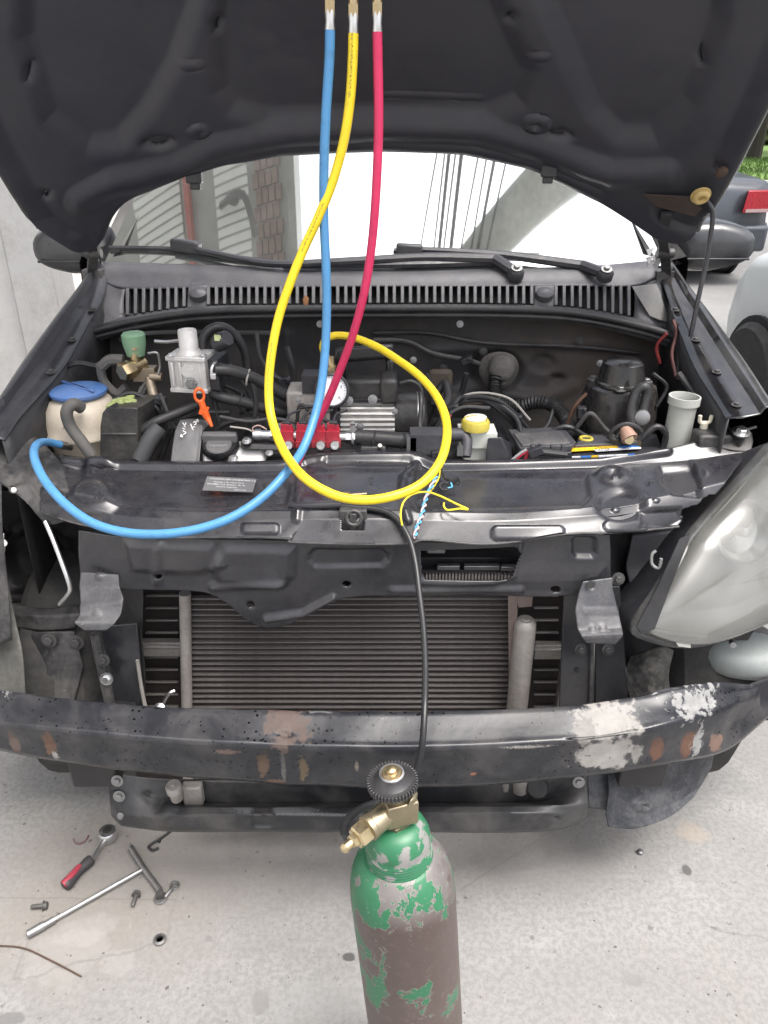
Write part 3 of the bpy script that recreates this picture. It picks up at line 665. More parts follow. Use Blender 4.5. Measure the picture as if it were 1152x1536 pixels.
hood_items = [
    ('poly', [(322, 40), (326, 150), (345, 178), (400, 194), (576, 190), (735, 190), (785, 168), (800, 120), (770, 60), (735, -20), (700, -420), (400, -420), (330, -30)], -.014, 36),
    ('poly', [(40, -400), (30, 60), (70, 180), (130, 226), (180, 222), (222, 178), (262, 110), (305, 0), (330, -100), (345, -420)], -.015, 40),
    ('poly', [(800, -20), (850, 90), (890, 180), (930, 215), (985, 215), (1040, 160), (1085, 40), (1130, -400), (770, -420)], -.015, 40),
    ('line', [(120, 300), (170, 275), (260, 262), (330, 232), (430, 216), (576, 206), (720, 210), (830, 240), (920, 270), (1000, 262)], .011, 26),
    ('line', [(210, 305), (300, 262), (420, 238), (576, 231), (700, 236), (800, 256), (900, 300)], .004, 9),
    ('ell', (235, 222, 25, 11), -.012, 6), ('ell', (840, 213, 22, 9), -.012, 6), ('ell', (297, 207, 13, 8), .006, 5), ('ell', (806, 197, 17, 11), .007, 6),
    ('ell', (297, 208, 6, 4), -.006, 3), ('ell', (806, 198, 8, 5), -.007, 4),
    ('ell', (320, 52, 7, 13), -.012, 5), ('ell', (769, 40, 8, 12), -.010, 5), ('ell', (39, 110, 8, 14), -.010, 5), ('ell', (1058, 92, 8, 15), -.010, 5),
    ('ell', (68, 288, 11, 8), -.010, 4), ('ell', (1078, 246, 8, 8), -.006, 4),
    ('line', [(575, 163), (720, 167)], .003, 4), ('line', [(640, 5), (790, 110), (860, 120)], .0, 5), ('poly', rr(272, 105, 300, 113, 2), .004, 4), ('poly', rr(796, 94, 822, 101, 2), .004, 4),
    ('ell', (1025, 322, 40, 22), -.014, 12), ('bump', (190, 282, 60, 16), .006), ('bump', (930, 262, 70, 18), .006),
]
hh = relief(PXh, PYh, hood_items) + .014 * sstep(1 - edge / .05) * (edge < .05) - crown
h3 = h3 + hh[..., None] * np.array(HN)
hood = obj('bonnet', grid_mb(h3), underhood, car, solid=.012, angle=70)
# rim flange of the outer skin along both sides
for sg in (0, -1):
    pts = [tuple(h3[j, sg] + np.array(HN) * .002) for j in range(2, nv, 8)]
    mb = MB(); mb.tube(pts, .0085, 8, 2); obj('folded_edge', mb, blkgloss, hood)
mb = MB(); mb.tube([tuple(h3[0, i]) for i in range(14, nu - 8, 6)], .006, 8, 2); obj('folded_edge', mb, blk, hood)
def hoodp(px, py, off=0):
    x, s = hood_xs(px, py); return H0 + Vector((x, 0, 0)) + HE * s + HN * (off - .035 * (1 - abs(x / .77) ** 2.4))
for (a, b_) in ((290, 272), (824, 264)):
    mb = MB(); c = hoodp(a, b_, .012); mb.box(c, (.034, .02, .03)); mb.box(c + Vector((0, .004, -.018)), (.022, .014, .02)); obj('rubber_stop', mb, rubber, hood, bevel=.003)
mb = MB(); c = hoodp(1048, 277, .045); mb.torus(c, HN, .012, .006, 20, 8); mb.lathe([(.021, 0), (.021, .004), (.011, .006)], c - HN * .008, HN); obj('prop_grommet', mb, grommet, hood)
mb = MB(); c = hoodp(1080, 244, .03); mb.lathe([(.012, 0), (.012, .006), (.006, .008)], c, HN); obj('grommet', mb, rustm, hood)
# gas of rust on the lower right underside: flat rusted doubler plate
mb = MB(); mb.plate([hoodp(965, 290, .02), hoodp(1035, 284, .03), hoodp(1050, 300, .03), hoodp(1040, 312, .03), hoodp(985, 306, .02)], .003, HN); obj('rusted_patch', mb, M('rusty dark paint', (.06, .042, .034), .7, var=.5, scale=40), hood)
# hinges
for sx_, pxs in ((-1, [(138, 408), (140, 380), (131, 345), (122, 300)]), (1, [(1000, 410), (998, 380), (993, 350), (1000, 322)])):
    mb = MB(); a, b_, c, d = [P(*p, y) for p, y in zip(pxs, (2.0, 1.96, 1.90, 1.84))]
    for q0, q1 in ((a, b_), (b_, c), (c, d)):
        dr = (q1 - q0); rot = dr.to_track_quat('Z', 'Y').to_matrix(); mb.box((q0 + q1) / 2, (.024, .008, dr.length + .012), rot)
    mb.box(a + Vector((0, .02, -.02)), (.05, .05, .05)); mb.cyl(b_ - Vector((.02, 0, 0)), b_ + Vector((.02, 0, 0)), .012)
    obj('bonnet_hinge', mb, blkdirty, car, bevel=.002)
# prop rod
mb = MB(); mb.tube([P(1049, 284, 1.80), P(1054, 292, 1.79), P(1066, 310, 1.78), P(1069, 330, 1.78), P(1060, 390, 1.78), P(1047, 450, 1.77), P(1035, 510, 1.76), P(1033, 520, 1.77)], .0055, 10, 5)
obj('prop_rod', mb, blk, car)

# --- wipers and cowl
def wsp(px, py, lift):                 # a point just proud of the windscreen
    d = ray(px, py); lo, hi = 1., 4.
    for _ in range(40):
        t_ = (lo + hi) / 2; q_ = CV + d * t_
        if q_.y - wsy(q_.x, q_.z) > -lift: hi = t_
        else: lo = t_
    return CV + d * lo
def wiper(blade, arm, pivot, clip):
    w = MB(); w.tube([wsp(x, y, .012) for x, y in blade], .007, 6, 4); b_ = obj('wiper_blade', w, plastic, car)
    w = MB(); w.tube([wsp(x, y + 5, .004) for x, y in blade], .004, 6, 4); obj('wiper_rubber', w, rubber, b_)
    w = MB(); pts = [wsp(x, y, .035) for x, y in arm]; w.tube(pts, .010, 8, 5, taper=lambda q: 1.25 - .6 * q)
    a_ = obj('wiper_arm', w, plastic, car)
    p = P(*pivot); w = MB(); w.lathe([(.020, -.012), (.020, .004), (.014, .012)], p, (0, -.5, .85)); w.tube([p, pts[0].lerp(p, .5), pts[0]], .014, 8, 3); obj('pivot_cover', w, plastic, a_)
    bolt(a_, p + Vector((0, -.006, .012)), (0, -.5, .85), .008, steeld)
    c0, c1 = wsp(*clip[0], .03), wsp(*clip[1], .03); w = MB(); dr = c1 - c0; w.box((c0 + c1) / 2, (.026, .03, dr.length), dr.to_track_quat('Z', 'Y').to_matrix()); obj('blade_clip', w, plastic, a_, bevel=.006)
wiper([(165, 372), (260, 374), (330, 383), (412, 394)], [(905, 410), (850, 398), (790, 392), (745, 387)] if 0 else [(742, 388), (640, 386), (540, 391), (415, 396), (340, 384), (280, 370)], (774, 409, 1.93), [(258, 366), (300, 372)])
wiper([(590, 376), (690, 379), (760, 381), (808, 383)], [(872, 398), (800, 388), (740, 381), (660, 376), (610, 374)], (908, 411, 1.94), [(594, 374), (634, 376)])
mb = MB(); mb.tube([wsp(425, 398, .02), wsp(600, 397, .02), wsp(745, 393, .02)], .009, 6, 4); obj('wiper_blade', mb, plastic, car)

cowl_c = [
    [(152, 392, 2.06), (300, 397, 2.0), (430, 401, 1.975), (576, 402, 1.965), (720, 402, 1.975), (860, 401, 2.0), (985, 390, 2.06)],
    [(150, 420, 2.0), (190, 432, 1.965), (300, 431, 1.93), (430, 430, 1.91), (576, 429, 1.90), (720, 429, 1.91), (850, 428, 1.93), (948, 428, 1.965), (985, 415, 2.0)]]
cowl = sheet('cowl_panel', cowl_c, 90, 12, plgrey, car, items=[('line', [(150, 407), (576, 416), (990, 405)], .006, 14)], solid=.003)
low = [[(186, 433, 1.968), (300, 431, 1.93), (430, 430, 1.91), (576, 429, 1.90), (720, 429, 1.91), (850, 428, 1.93), (952, 428, 1.968)],
       [(186, 476, 1.93), (300, 461, 1.895), (430, 459, 1.875), (576, 458, 1.865), (720, 458, 1.875), (850, 462, 1.895), (952, 478, 1.93)]]
sheet('grille_recess', [[(x, y, Y + .03) for x, y, Y in low[0]], [(x, y, Y + .03) for x, y, Y in low[1]]], 40, 6, M('grille recess shade colour', (.008, .008, .008), .8), cowl)  # near-black backing puts the shade between the slats into its colour
ta, tb = resample(low[0], 200), resample(low[1], 200)
x = 192.; k = 0
while x < 948:
    skip = (282 < x < 312) or (804 < x < 830)
    if not skip:
        i = int(np.argmin(abs(ta[:, 0] - x))); i2 = int(np.argmin(abs(tb[:, 0] - x)))
        a = P(x, ta[i, 1] + 1, ta[i, 2]); b_ = P(x, tb[i2, 1] - 1, tb[i2, 2]); dr = b_ - a
        mb = MB(); mb.box((a + b_) / 2, (.0085, .016, dr.length), dr.to_track_quat('Z', 'Y').to_matrix()); obj('slat', mb, plgrey, cowl, bevel=.0015)
    x += 12.1
for (cx, lo_, hi_) in ((297, 282, 312), (817, 802, 834)):
    mb = MB(); i = int(np.argmin(abs(ta[:, 0] - cx))); mb.plate([P(lo_, 428, ta[i, 2] - .004), P(hi_, 428, ta[i, 2] - .004), P(hi_ + 2, 462, ta[i, 2] - .036), P(lo_ - 2, 462, ta[i, 2] - .036)], .02); obj('nozzle_panel', mb, plgrey, cowl, bevel=.003)
    p = P(cx, 440, ta[i, 2] - .022); mb = MB(); mb.lathe([(.019, -.01), (.017, .004), (.010, .009), (.002, .011)], p, (0, -.6, .8), 20, sx=1.25); obj('washer_nozzle', mb, plgrey, cowl)
lip = [[(120, 500, 1.87), (190, 476, 1.925), (300, 461, 1.892), (430, 459, 1.872), (576, 458, 1.862), (720, 458, 1.872), (850, 462, 1.892), (950, 478, 1.925), (1030, 505, 1.87)],
       [(118, 506, 1.85), (200, 486, 1.875), (300, 472, 1.86), (430, 468, 1.845), (576, 467, 1.84), (720, 467, 1.845), (850, 472, 1.86), (950, 490, 1.875), (1032, 514, 1.85)],
       [(120, 520, 1.855), (200, 497, 1.88), (300, 484, 1.865), (430, 479, 1.85), (576, 478, 1.845), (720, 478, 1.85), (850, 484, 1.865), (950, 504, 1.88), (1032, 530, 1.855)]]
sheet('cowl_lip', lip, 90, 9, plgrey, cowl, solid=.003)
mb = MB(); mb.tube([P(x, y - 4, Y - .012) for x, y, Y in lip[1]], .0085, 10, 6); mb.tube([P(x, y + 6, Y - .008) for x, y, Y in lip[1]], .006, 10, 6); obj('rubber_seal', mb, rubber, car)
# cowl end panels
sheet('cowl_end', [[(152, 392, 2.06), (150, 420, 2.0), (122, 500, 1.875)], [(188, 432, 1.97), (186, 455, 1.95), (188, 478, 1.925)]], 20, 8, plgrey, cowl)
sheet('cowl_end', [[(952, 428, 1.97), (952, 455, 1.95), (950, 480, 1.925)], [(985, 392, 2.06), (992, 430, 1.98), (1032, 510, 1.865)]], 20, 8, plgrey, cowl)
mb = MB(); mb.plate([P(948, 430, 1.95), P(985, 426, 1.95), P(994, 452, 1.93), P(1003, 478, 1.91), P(1012, 486, 1.90), P(990, 480, 1.90), P(975, 474, 1.92)], .003); obj('torn_flap', mb, M('scuffed plastic', (.13, .13, .13), .6, dust=.4, scratch=.6), cowl)
mb = MB()
for i in range(9):
    a = P(972 + random.uniform(-6, 16), 372 + i * 3, 1.98); mb.plate([a, a + Vector((.02, 0, .006)), a + Vector((.008, -.006, -.016))], .002)
obj('torn_edge', mb, M('torn grey edge', (.3, .3, .3), .7), cowl, smooth=False)

# --- firewall and bay walls
sheet('firewall', [[(100, 470, 1.93), (576, 470, 1.93), (1060, 480, 1.93)], [(100, 580, 1.92), (576, 580, 1.92), (1060, 590, 1.92)], [(100, 760, 1.82), (576, 760, 1.82), (1060, 760, 1.82)]], 160, 60,
      M('dirty bulkhead', (.017, .017, .02), .55, dust=.55, dcol=(.085, .066, .052), dscale=3.5, bump=.12, bscale=40), car,
      items=[('ell', (745, 555, 38, 30), -.012, 8), ('ell', (815, 545, 17, 14), -.01, 5), ('ell', (837, 568, 9, 7), -.012, 3), ('line', [(650, 525), (900, 515)], .004, 10), ('line', [(660, 600), (720, 580), (800, 600), (860, 580)], .01, 16), ('bump', (790, 600, 60, 20), .01), ('line', [(430, 500), (430, 640)], .008, 12)], wob=.004)
mb = MB(); mb.add([(-.72, 1.44, .40), (.72, 1.44, .40), (.72, 1.9, .40), (-.72, 1.9, .40)], [(0, 1, 2, 3)]); obj('undertray', mb, bay, car, solid=.004)
# --- front wings: crest measured on both silhouettes, mirrored shape
crest = [(1.40, .78, .925), (1.43, .78, .938), (1.46, .782, .948), (1.5, .783, .958), (1.65, .783, 1.0), (1.82, .765, 1.06), (1.92, .752, 1.095), (2.04, .735, 1.145)]
def wing(s):
    rows = []
    cr = crest if s < 0 else crest[2:]
    for (y, x, z) in cr:
        wi = np.interp(y, [1.40, 1.5, 1.6, 1.78, 1.9, 2.04], [.04, .055, .083, .072, .066, .03]) if s < 0 else np.interp(y, [1.4, 1.5, 1.65, 1.82, 2.04], [.095, .095, .10, .075, .03])
        rows.append([(s * (x - wi), y + .0, z - .022), (s * (x - wi * .55), y, z - .018), (s * (x - wi * .30), y, z - .013), (s * (x - wi * .22), y, z + .001), (s * (x - .008), y, z + .003), (s * x, y, z), (s * (x + .022), y, z - .04), (s * (x + .038), y, z - .12), (s * (x + .045), y, z - .25)])
    G = np.array(rows).transpose(1, 0, 2)
    out = []
    for r_ in G: out.append([list(v) for v in spline([Vector(v) for v in r_], 6)])
    o = obj('wing', grid_mb(np.array(out)), blk if s < 0 else blkgloss, car, solid=.0025, angle=45)
    for y in ((1.62, 1.74, 1.86) if s < 0 else (1.50, 1.62, 1.74, 1.86)):
        x = np.interp(y, [c[0] for c in crest], [c[1] for c in crest]); z = np.interp(y, [c[0] for c in crest], [c[2] for c in crest]); bolt(o, (s * (x - .062), y, z - .018), (0, -.1, 1), .006, blkdirty)
    inner = [(s * (x - np.interp(y, [1.40, 1.5, 1.6, 1.78, 1.9, 2.04], [.04, .055, .083, .072, .066, .03]) + .004) if s < 0 else s * (x - np.interp(y, [1.4, 1.5, 1.65, 1.82, 2.04], [.095, .095, .10, .075, .03]) + .004), y, z - .024) for y, x, z in cr if y < 1.95]
    ni = len(inner); lowr = [(s * max(abs(v[0]), .735), v[1], .45) for v in inner]; midr = [(v[0] * .995, v[1], v[2] - .10) for v in inner]
    q = MB().add(inner + midr + lowr, [(i, i + 1, i + ni + 1, i + ni) for i in range(ni - 1)] + [(i + ni, i + ni + 1, i + 2 * ni + 1, i + 2 * ni) for i in range(ni - 1)]); obj('inner_wing', q, bay, car, solid=.003)
    mb = MB(); pts = [(s * (x + .045), y, z - .25) for y, x, z in cr]; nc = len(cr)
    q = MB(); vs = pts + [(s * .815, y, (.30 if y > 1.93 else .655)) for y, x, z in cr]; q.add(vs, [(i, i + 1, i + nc + 1, i + nc) for i in range(nc - 1)]); obj('wing_side', q, blkgloss, car, solid=.0025)
    return o
wl_, wr_ = wing(-1), wing(1)
# outer wing dirt ledge pieces on the left rail
for (a, b_) in (((120, 452), (96, 475)),):
    mb = MB(); mb.plate([P(104, 462, 1.86), P(136, 455, 1.88), P(142, 478, 1.85), P(110, 490, 1.82)], .004, (0, 0, -1)); obj('rail_bracket', mb, blkdirty, car, bevel=.001)
# right rail: bright folded edge
mb = MB(); mb.tube([P(1033, 505, 1.80), P(1040, 512, 1.79), P(1046, 530, 1.76), P(1057, 548, 1.72), P(1062, 575, 1.66), P(1075, 605, 1.60), P(1088, 630, 1.55), P(1100, 648, 1.5), P(1135, 640, 1.48)], .003, 8, 5); obj('rail_edge', mb, steeld, car)
mb = MB(); mb.tube([P(1040, 522, 1.79), P(1046, 505, 1.80), P(1052, 515, 1.80), P(1055, 530, 1.78)], .006, 8, 4); mb.cyl(P(1040, 520, 1.79), P(1047, 520, 1.79), .009); obj('prop_rod_pivot', mb, blkdirty, car)

# --- slam panel (front lock carrier): top face, lip and front face
CT = M('carrier top paint', (.014, .014, .018), .28, dust=.14, dcol=(.16, .15, .145), coat=.35, scratch=.10, bump=.03, bscale=40)
top_c = [
    [(60, 676, 1.49), (95, 684, 1.48), (160, 691, 1.47), (300, 694, 1.455), (420, 692, 1.45), (470, 680, 1.47), (520, 677, 1.475), (620, 678, 1.475), (655, 690, 1.455), (760, 692, 1.455), (880, 691, 1.455), (945, 687, 1.46), (1000, 675, 1.475), (1050, 663, 1.49), (1105, 652, 1.50)],
    [(62, 690, 1.465), (110, 700, 1.45), (170, 706, 1.44), (300, 708, 1.43), (420, 707, 1.425), (480, 697, 1.43), (540, 694, 1.43), (610, 695, 1.43), (650, 707, 1.43), (760, 706, 1.43), (880, 703, 1.435), (960, 697, 1.445), (1030, 692, 1.455), (1122, 680, 1.455)],
    [(64, 745, 1.33), (120, 752, 1.30), (200, 764, 1.265), (300, 768, 1.25), (430, 767, 1.245), (540, 766, 1.245), (640, 768, 1.245), (760, 770, 1.247), (860, 764, 1.255), (930, 756, 1.28), (1010, 742, 1.31), (1088, 724, 1.34)],
    [(66, 756, 1.31), (120, 766, 1.275), (200, 775, 1.25), (300, 780, 1.237), (430, 780, 1.23), (540, 779, 1.228), (640, 781, 1.23), (760, 782, 1.232), (860, 776, 1.24), (930, 770, 1.26), (1000, 760, 1.29), (1068, 746, 1.32)],
    [(68, 770, 1.30), (115, 785, 1.26), (190, 800, 1.225), (250, 806, 1.212), (360, 806, 1.205), (432, 808, 1.203), (445, 814, 1.20), (600, 816, 1.20), (640, 810, 1.205), (740, 816, 1.205), (850, 801, 1.215), (912, 799, 1.225), (960, 796, 1.25), (1018, 790, 1.28)]]
top_items = [
    ('line', [(95, 692), (170, 699), (300, 701), (420, 700), (475, 688), (620, 686), (655, 699), (760, 698), (900, 693), (1000, 678)], .008, 9),
    ('poly', [(165, 716), (420, 714), (436, 732), (430, 758), (300, 760), (200, 754)], -.006, 10),
    ('poly', [(452, 704), (610, 704), (600, 730), (598, 745), (452, 742)], -.005, 9),
    ('poly', rr(486, 688, 618, 698, 4), -.008, 6),
    ('poly', [(628, 714), (880, 712), (885, 745), (870, 760), (626, 766), (610, 740)], -.006, 10),
    ('line', [(612, 782), (602, 750), (604, 715), (625, 700)], .006, 8),
    ('ell', (918, 714, 24, 12), .010, 8), ('ell', (920, 716, 12, 5), -.010, 5), ('ell', (932, 758, 36, 24), -.012, 10), ('ell', (926, 760, 5, 4), .004, 3),
    ('poly', [(990, 702), (1040, 700), (1050, 722), (1052, 748), (1010, 742), (992, 722)], -.012, 8), ('poly', [(965, 765), (1020, 763), (1030, 782), (1005, 796), (960, 792)], -.010, 10),
    ('poly', [(1035, 694), (1080, 690), (1060, 715), (1044, 708)], .006, 6),
    ('ell', (150, 702, 22, 9), .012, 8), ('ell', (151, 708, 13, 5), -.010, 4), ('ell', (140, 748, 36, 24), .014, 18), ('ell', (152, 755, 4, 4), -.005, 3),
    ('poly', [(90, 705), (130, 700), (120, 730), (100, 740)], -.010, 12), ('ell', (72, 755, 26, 22), .009, 10),
    ('poly', rr(364, 787, 418, 802, 3), .005, 4), ('poly', rr(738, 790, 845, 810, 5), .005, 5), ('poly', rr(905, 782, 972, 798, 5), .004, 5),
    ('ell', (498, 718, 4, 3), .002, 2), ('ell', (557, 720, 4, 3), .002, 2), ('ell', (400, 727, 4, 3), .003, 2), ('ell', (632, 748, 4, 3), .003, 2), ('ell', (650, 765, 4, 3), .003, 2),
    ('ell', (975, 726, 4, 3), .003, 2), ('ell', (983, 752, 4, 3), .003, 2),
    ('line', [(445, 780), (452, 700)], .005, 8)]
slam = sheet('slam_panel', top_c, 420, 90, CT, car, items=top_items, holes=[[(513, 766), (546, 766), (546, 796), (513, 796)], [(1046, 756), (1062, 742), (1100, 742), (1030, 800), (1022, 764)]], solid=.0025, wob=.0012)
mb = MB(); mb.tube([P(x, y + 1, Y + .001) for x, y, Y in top_c[0]], .0045, 8, 6); obj('rolled_edge', mb, steeld if 0 else blkgloss, slam)
mb = MB(); mb.tube([P(x, y, Y - .001) for x, y, Y in top_c[4]], .0022, 8, 6); obj('folded_lip', mb, blkdirty, slam)
front_c = [[(118, 796, 1.25), (190, 806, 1.225), (300, 808, 1.213), (450, 812, 1.21), (600, 814, 1.21), (740, 814, 1.212), (850, 804, 1.222), (915, 802, 1.24)],
           [(118, 835, 1.25), (190, 840, 1.228), (300, 842, 1.218), (450, 845, 1.214), (600, 845, 1.214), (740, 845, 1.216), (850, 838, 1.226), (916, 838, 1.24)],
           [(122, 880, 1.25), (205, 884, 1.232), (300, 888, 1.222), (340, 905, 1.22), (365, 925, 1.222), (395, 941, 1.225), (430, 938, 1.225), (460, 922, 1.223), (500, 903, 1.22), (560, 894, 1.22), (740, 894, 1.222), (830, 894, 1.23), (916, 886, 1.24)]]
front = sheet('front_panel', front_c, 360, 80, blk, car, items=[
    ('poly', [(190, 812), (320, 815), (338, 842), (300, 858), (200, 855)], .010, 16), ('poly', [(338, 818), (440, 822), (438, 862), (420, 878), (330, 872), (318, 850)], .012, 16),
    ('poly', rr(463, 824, 582, 850, 9), -.008, 9), ('line', [(590, 885), (780, 884)], .007, 9), ('line', [(320, 880), (400, 874), (425, 872)], .010, 10), ('line', [(400, 928), (455, 920), (500, 896)], .010, 8),
    ('poly', rr(860, 806, 894, 836, 5), -.010, 8), ('line', [(780, 812), (770, 860), (740, 872), (630, 872)], .006, 9), ('line', [(240, 815), (235, 870)], .006, 12),
    ('ell', (238, 863, 5, 4), -.006, 3), ('ell', (520, 877, 5, 4), -.008, 3), ('ell', (376, 907, 5, 4), -.008, 3), ('ell', (833, 884, 6, 5), -.008, 3), ('poly', [(645, 880), (900, 876), (905, 850), (800, 850)], .004, 20)],
    holes=[[(632, 827), (775, 820), (783, 830), (768, 860), (760, 868), (638, 868), (632, 860)], [(516, 874), (524, 874), (526, 878), (520, 881), (515, 878)], [(372, 904), (380, 904), (381, 909), (373, 910)], [(234, 860), (242, 860), (242, 866), (235, 866)], [(828, 880), (838, 880), (839, 888), (829, 889)]], solid=.003, wob=.002)
# latch in the middle of the slam panel
mb = MB(); mb.box(P(530, 781, 1.235), (.05, .02, .05)); mb.box(P(530, 790, 1.228), (.012, .02, .06)); mb.torus(P(531, 777, 1.222), (0, -1, .4), .013, .004, 16, 6); lt = obj('bonnet_latch', mb, blkdirty, car, bevel=.002)
mb = MB(); mb.tube([P(519, 776, 1.225), P(531, 784, 1.222), P(543, 775, 1.224)], .003, 8, 4); obj('catch_wire', mb, steeld, lt)
mb = MB(); mb.plate([P(500, 750, 1.27), P(550, 748, 1.27), P(552, 768, 1.24), P(530, 775, 1.235), P(505, 770, 1.24)], .004, (0, .3, -1)); obj('latch_plate', mb, plastic, lt, bevel=.001)
mb = MB(); mb.cyl(P(518, 743, 1.285), P(550, 741, 1.285), .003); mb.box(P(520, 742, 1.284), (.012, .008, .008)); obj('cable_end', mb, brass, lt)
mb = MB(); mb.plate([P(458, 752, 1.265), P(500, 750, 1.265), P(505, 768, 1.24), P(462, 776, 1.235)], .004, (0, .3, -1)); obj('latch_wing', mb, plgrey, lt, bevel=.002); mb = MB(); mb.plate([P(556, 758, 1.255), P(592, 762, 1.25), P(594, 776, 1.235), P(560, 776, 1.235)], .004, (0, .3, -1)); obj('latch_wing', mb, plgrey, lt, bevel=.002)
# maker's sticker, with its print
pz = M('grey sticker', (.11, .11, .115), .5, var=.1); a, b_, c, d = P(305, 741, 1.33), P(380, 744, 1.33), P(386, 724, 1.372), P(312, 720, 1.372)
cn = lambda q: q + Vector((0, -.004, .010))
stp = [cn(v) for v in (a, b_, c, d)]; mb = MB(); mb.plate(stp, .0008, (0, 0, -1)); stk = obj('sticker', mb, pz, slam, smooth=False)
xd = stp[2] - stp[3]; yd = stp[3] - stp[0]; wprint = M('sticker white print', (.6, .6, .6), .6)
def sticktext(s, u, v, size, parent=slam):
    p = stp[3] + xd * u - yd * v; text_mesh('lettering', s, p, xd, yd, size, wprint, stk, .0012)
k = xd.length
sticktext('VOLKSWAGEN ARGENTINA S.A.', .06, .24, k * .066); sticktext('Delcasse y Av. Henry Ford', .17, .44, k * .055)
sticktext('B1618BBC Gral. Pacheco - Bs. As.', .06, .60, k * .055); sticktext('Industria Argentina', .24, .76, k * .055); sticktext('5Z0 010 502', .62, .92, k * .045)

# --- condenser and radiator
rad_y = 1.33
mb = MB(); mb.plate([P(205, 884, 1.40), P(850, 884, 1.40), P(845, 1200, 1.40), P(205, 1200, 1.40)], .03); rad = obj('radiator', mb, fincol, car)
tb_ = M('radiator tube', (.38, .35, .33), .5, .4, var=.3, dust=.4, dcol=(.1, .08, .07))
mb = None
for k in range(17):
    y = 893 + k * 18.5
    for (x0, x1) in ((218, 268), (800, 838)):
        m_ = MB(); m_.box((P(x0, y, 1.395) + P(x1, y, 1.395)) / 2, ((P(x1, y, 1.385) - P(x0, y, 1.385)).x, .008, .0045)); obj('tube', m_, tb_, rad, bevel=.002)
for (x0, x1, y0, y1) in ((208, 282, 952, 990), (800, 845, 960, 990)):
    m_ = MB(); m_.box(P((x0 + x1) / 2, (y0 + y1) / 2, 1.36), ((x1 - x0) * sc(x0, y0, 1.36), .02, .038)); m_.box(P((x0 + x1) / 2, (y0 + y1) / 2 - 2, 1.35), ((x1 - x0) * sc(x0, y0, 1.36), .012, .006)); obj('clamp_band', m_, alud, rad, bevel=.003)
for x0 in (208, 842):
    m_ = MB(); m_.box((P(x0, 890, 1.36) + P(x0, 1140, 1.36)) / 2, (.012, .02, .36)); obj('side_rail', m_, alud, rad, bevel=.002)
cond = MB(); cond.plate([P(285, 893, 1.315), P(768, 893, 1.315), P(768, 1190, 1.315), P(285, 1190, 1.315)], .012); cond = obj('condenser', cond, fincol, car)
ct0 = None
ya, yb = 897., 1185.
k = 0; y = ya
while y < yb:
    a, b_ = P(282, y, 1.311), P(770, y, 1.311)
    if ct0 is None: ct0 = obj('condenser_tube', MB().box((a + b_) / 2, (b_.x - a.x, .008, .0024)), tubecol, cond)
    else: copy_part(ct0, cond, (a + b_) / 2, rot=(R(random.uniform(-8, 8)), R(random.uniform(-.15, .15)), 0), scale=((b_.x - a.x) / (P(770, ya, 1.302).x - P(282, ya, 1.302).x), 1, 1))
    y += 8.15; k += 1
for x0, x1 in ((269, 286), (764, 777)):
    a, b_ = P((x0 + x1) / 2, 890, 1.30), P((x0 + x1) / 2 + (5 if x0 < 500 else -3), 1190, 1.30); m_ = MB(); m_.cyl(a, b_, (x1 - x0) * .5 * sc(600, 1000, 1.3), n=16); obj('header_tube', m_, alud if x0 < 500 else M('reddish dirty aluminium', (.24, .19, .17), .5, .5, dust=.4, dcol=(.14, .1, .09)), cond)
m_ = MB(); r_ = 16 * sc(790, 1000, 1.285); m_.lathe([(r_ * .7, .012), (r_ * .97, .004), (r_, -.006), (r_, -.3), (r_ * .8, -.31)], P(788, 936, 1.285), (0, 0, 1), 24); m_.lathe([(r_ * .45, .006), (r_ * .4, .015)], P(788, 936, 1.285)); obj('receiver_drier', m_, alud, cond)
m_ = MB(); m_.plate([P(770, 892, 1.29), P(800, 892, 1.29), P(798, 910, 1.29), P(778, 912, 1.29)], .006); m_.plate([P(762, 892, 1.288), P(776, 892, 1.288), P(776, 1060, 1.288), P(764, 1060, 1.288)], .004); obj('bracket', m_, M('reddish dirty aluminium', (.2, .2, .2)), cond, bevel=.001)
m_ = MB(); m_.tube([P(245, 1062, 1.29), P(246, 1052, 1.285), P(254, 1040, 1.285), P(262, 1036, 1.29)], .004, 8, 5); m_.lathe([(.006, 0), (.013, .004), (.013, .010), (.004, .014)], P(240, 1064, 1.27), (0, -.7, .7)); obj('pipe_fitting', m_, steel, cond)
# radiator seen through the window of the front panel
m_ = MB(); m_.box(P(705, 856, 1.29), (.22, .03, .02)); m_.box(P(700, 840, 1.31), (.24, .03, .03)); obj('top_tank', m_, bay, rad, bevel=.003)
for k in range(26):
    p = P(640 + k * 4.9, 864, 1.272); m_ = MB().box(p, (.0035, .01, .012)); obj('fin', m_, tb_, rad)
for (x0, x1, y) in ((640, 668, 825), (655, 690, 850), (695, 750, 850), (750, 790, 851)):
    m_ = MB(); m_.box(P((x0 + x1) / 2, y, 1.275), ((x1 - x0) * .00125, .012, .010)); obj('clip', m_, steeld, rad, bevel=.002)

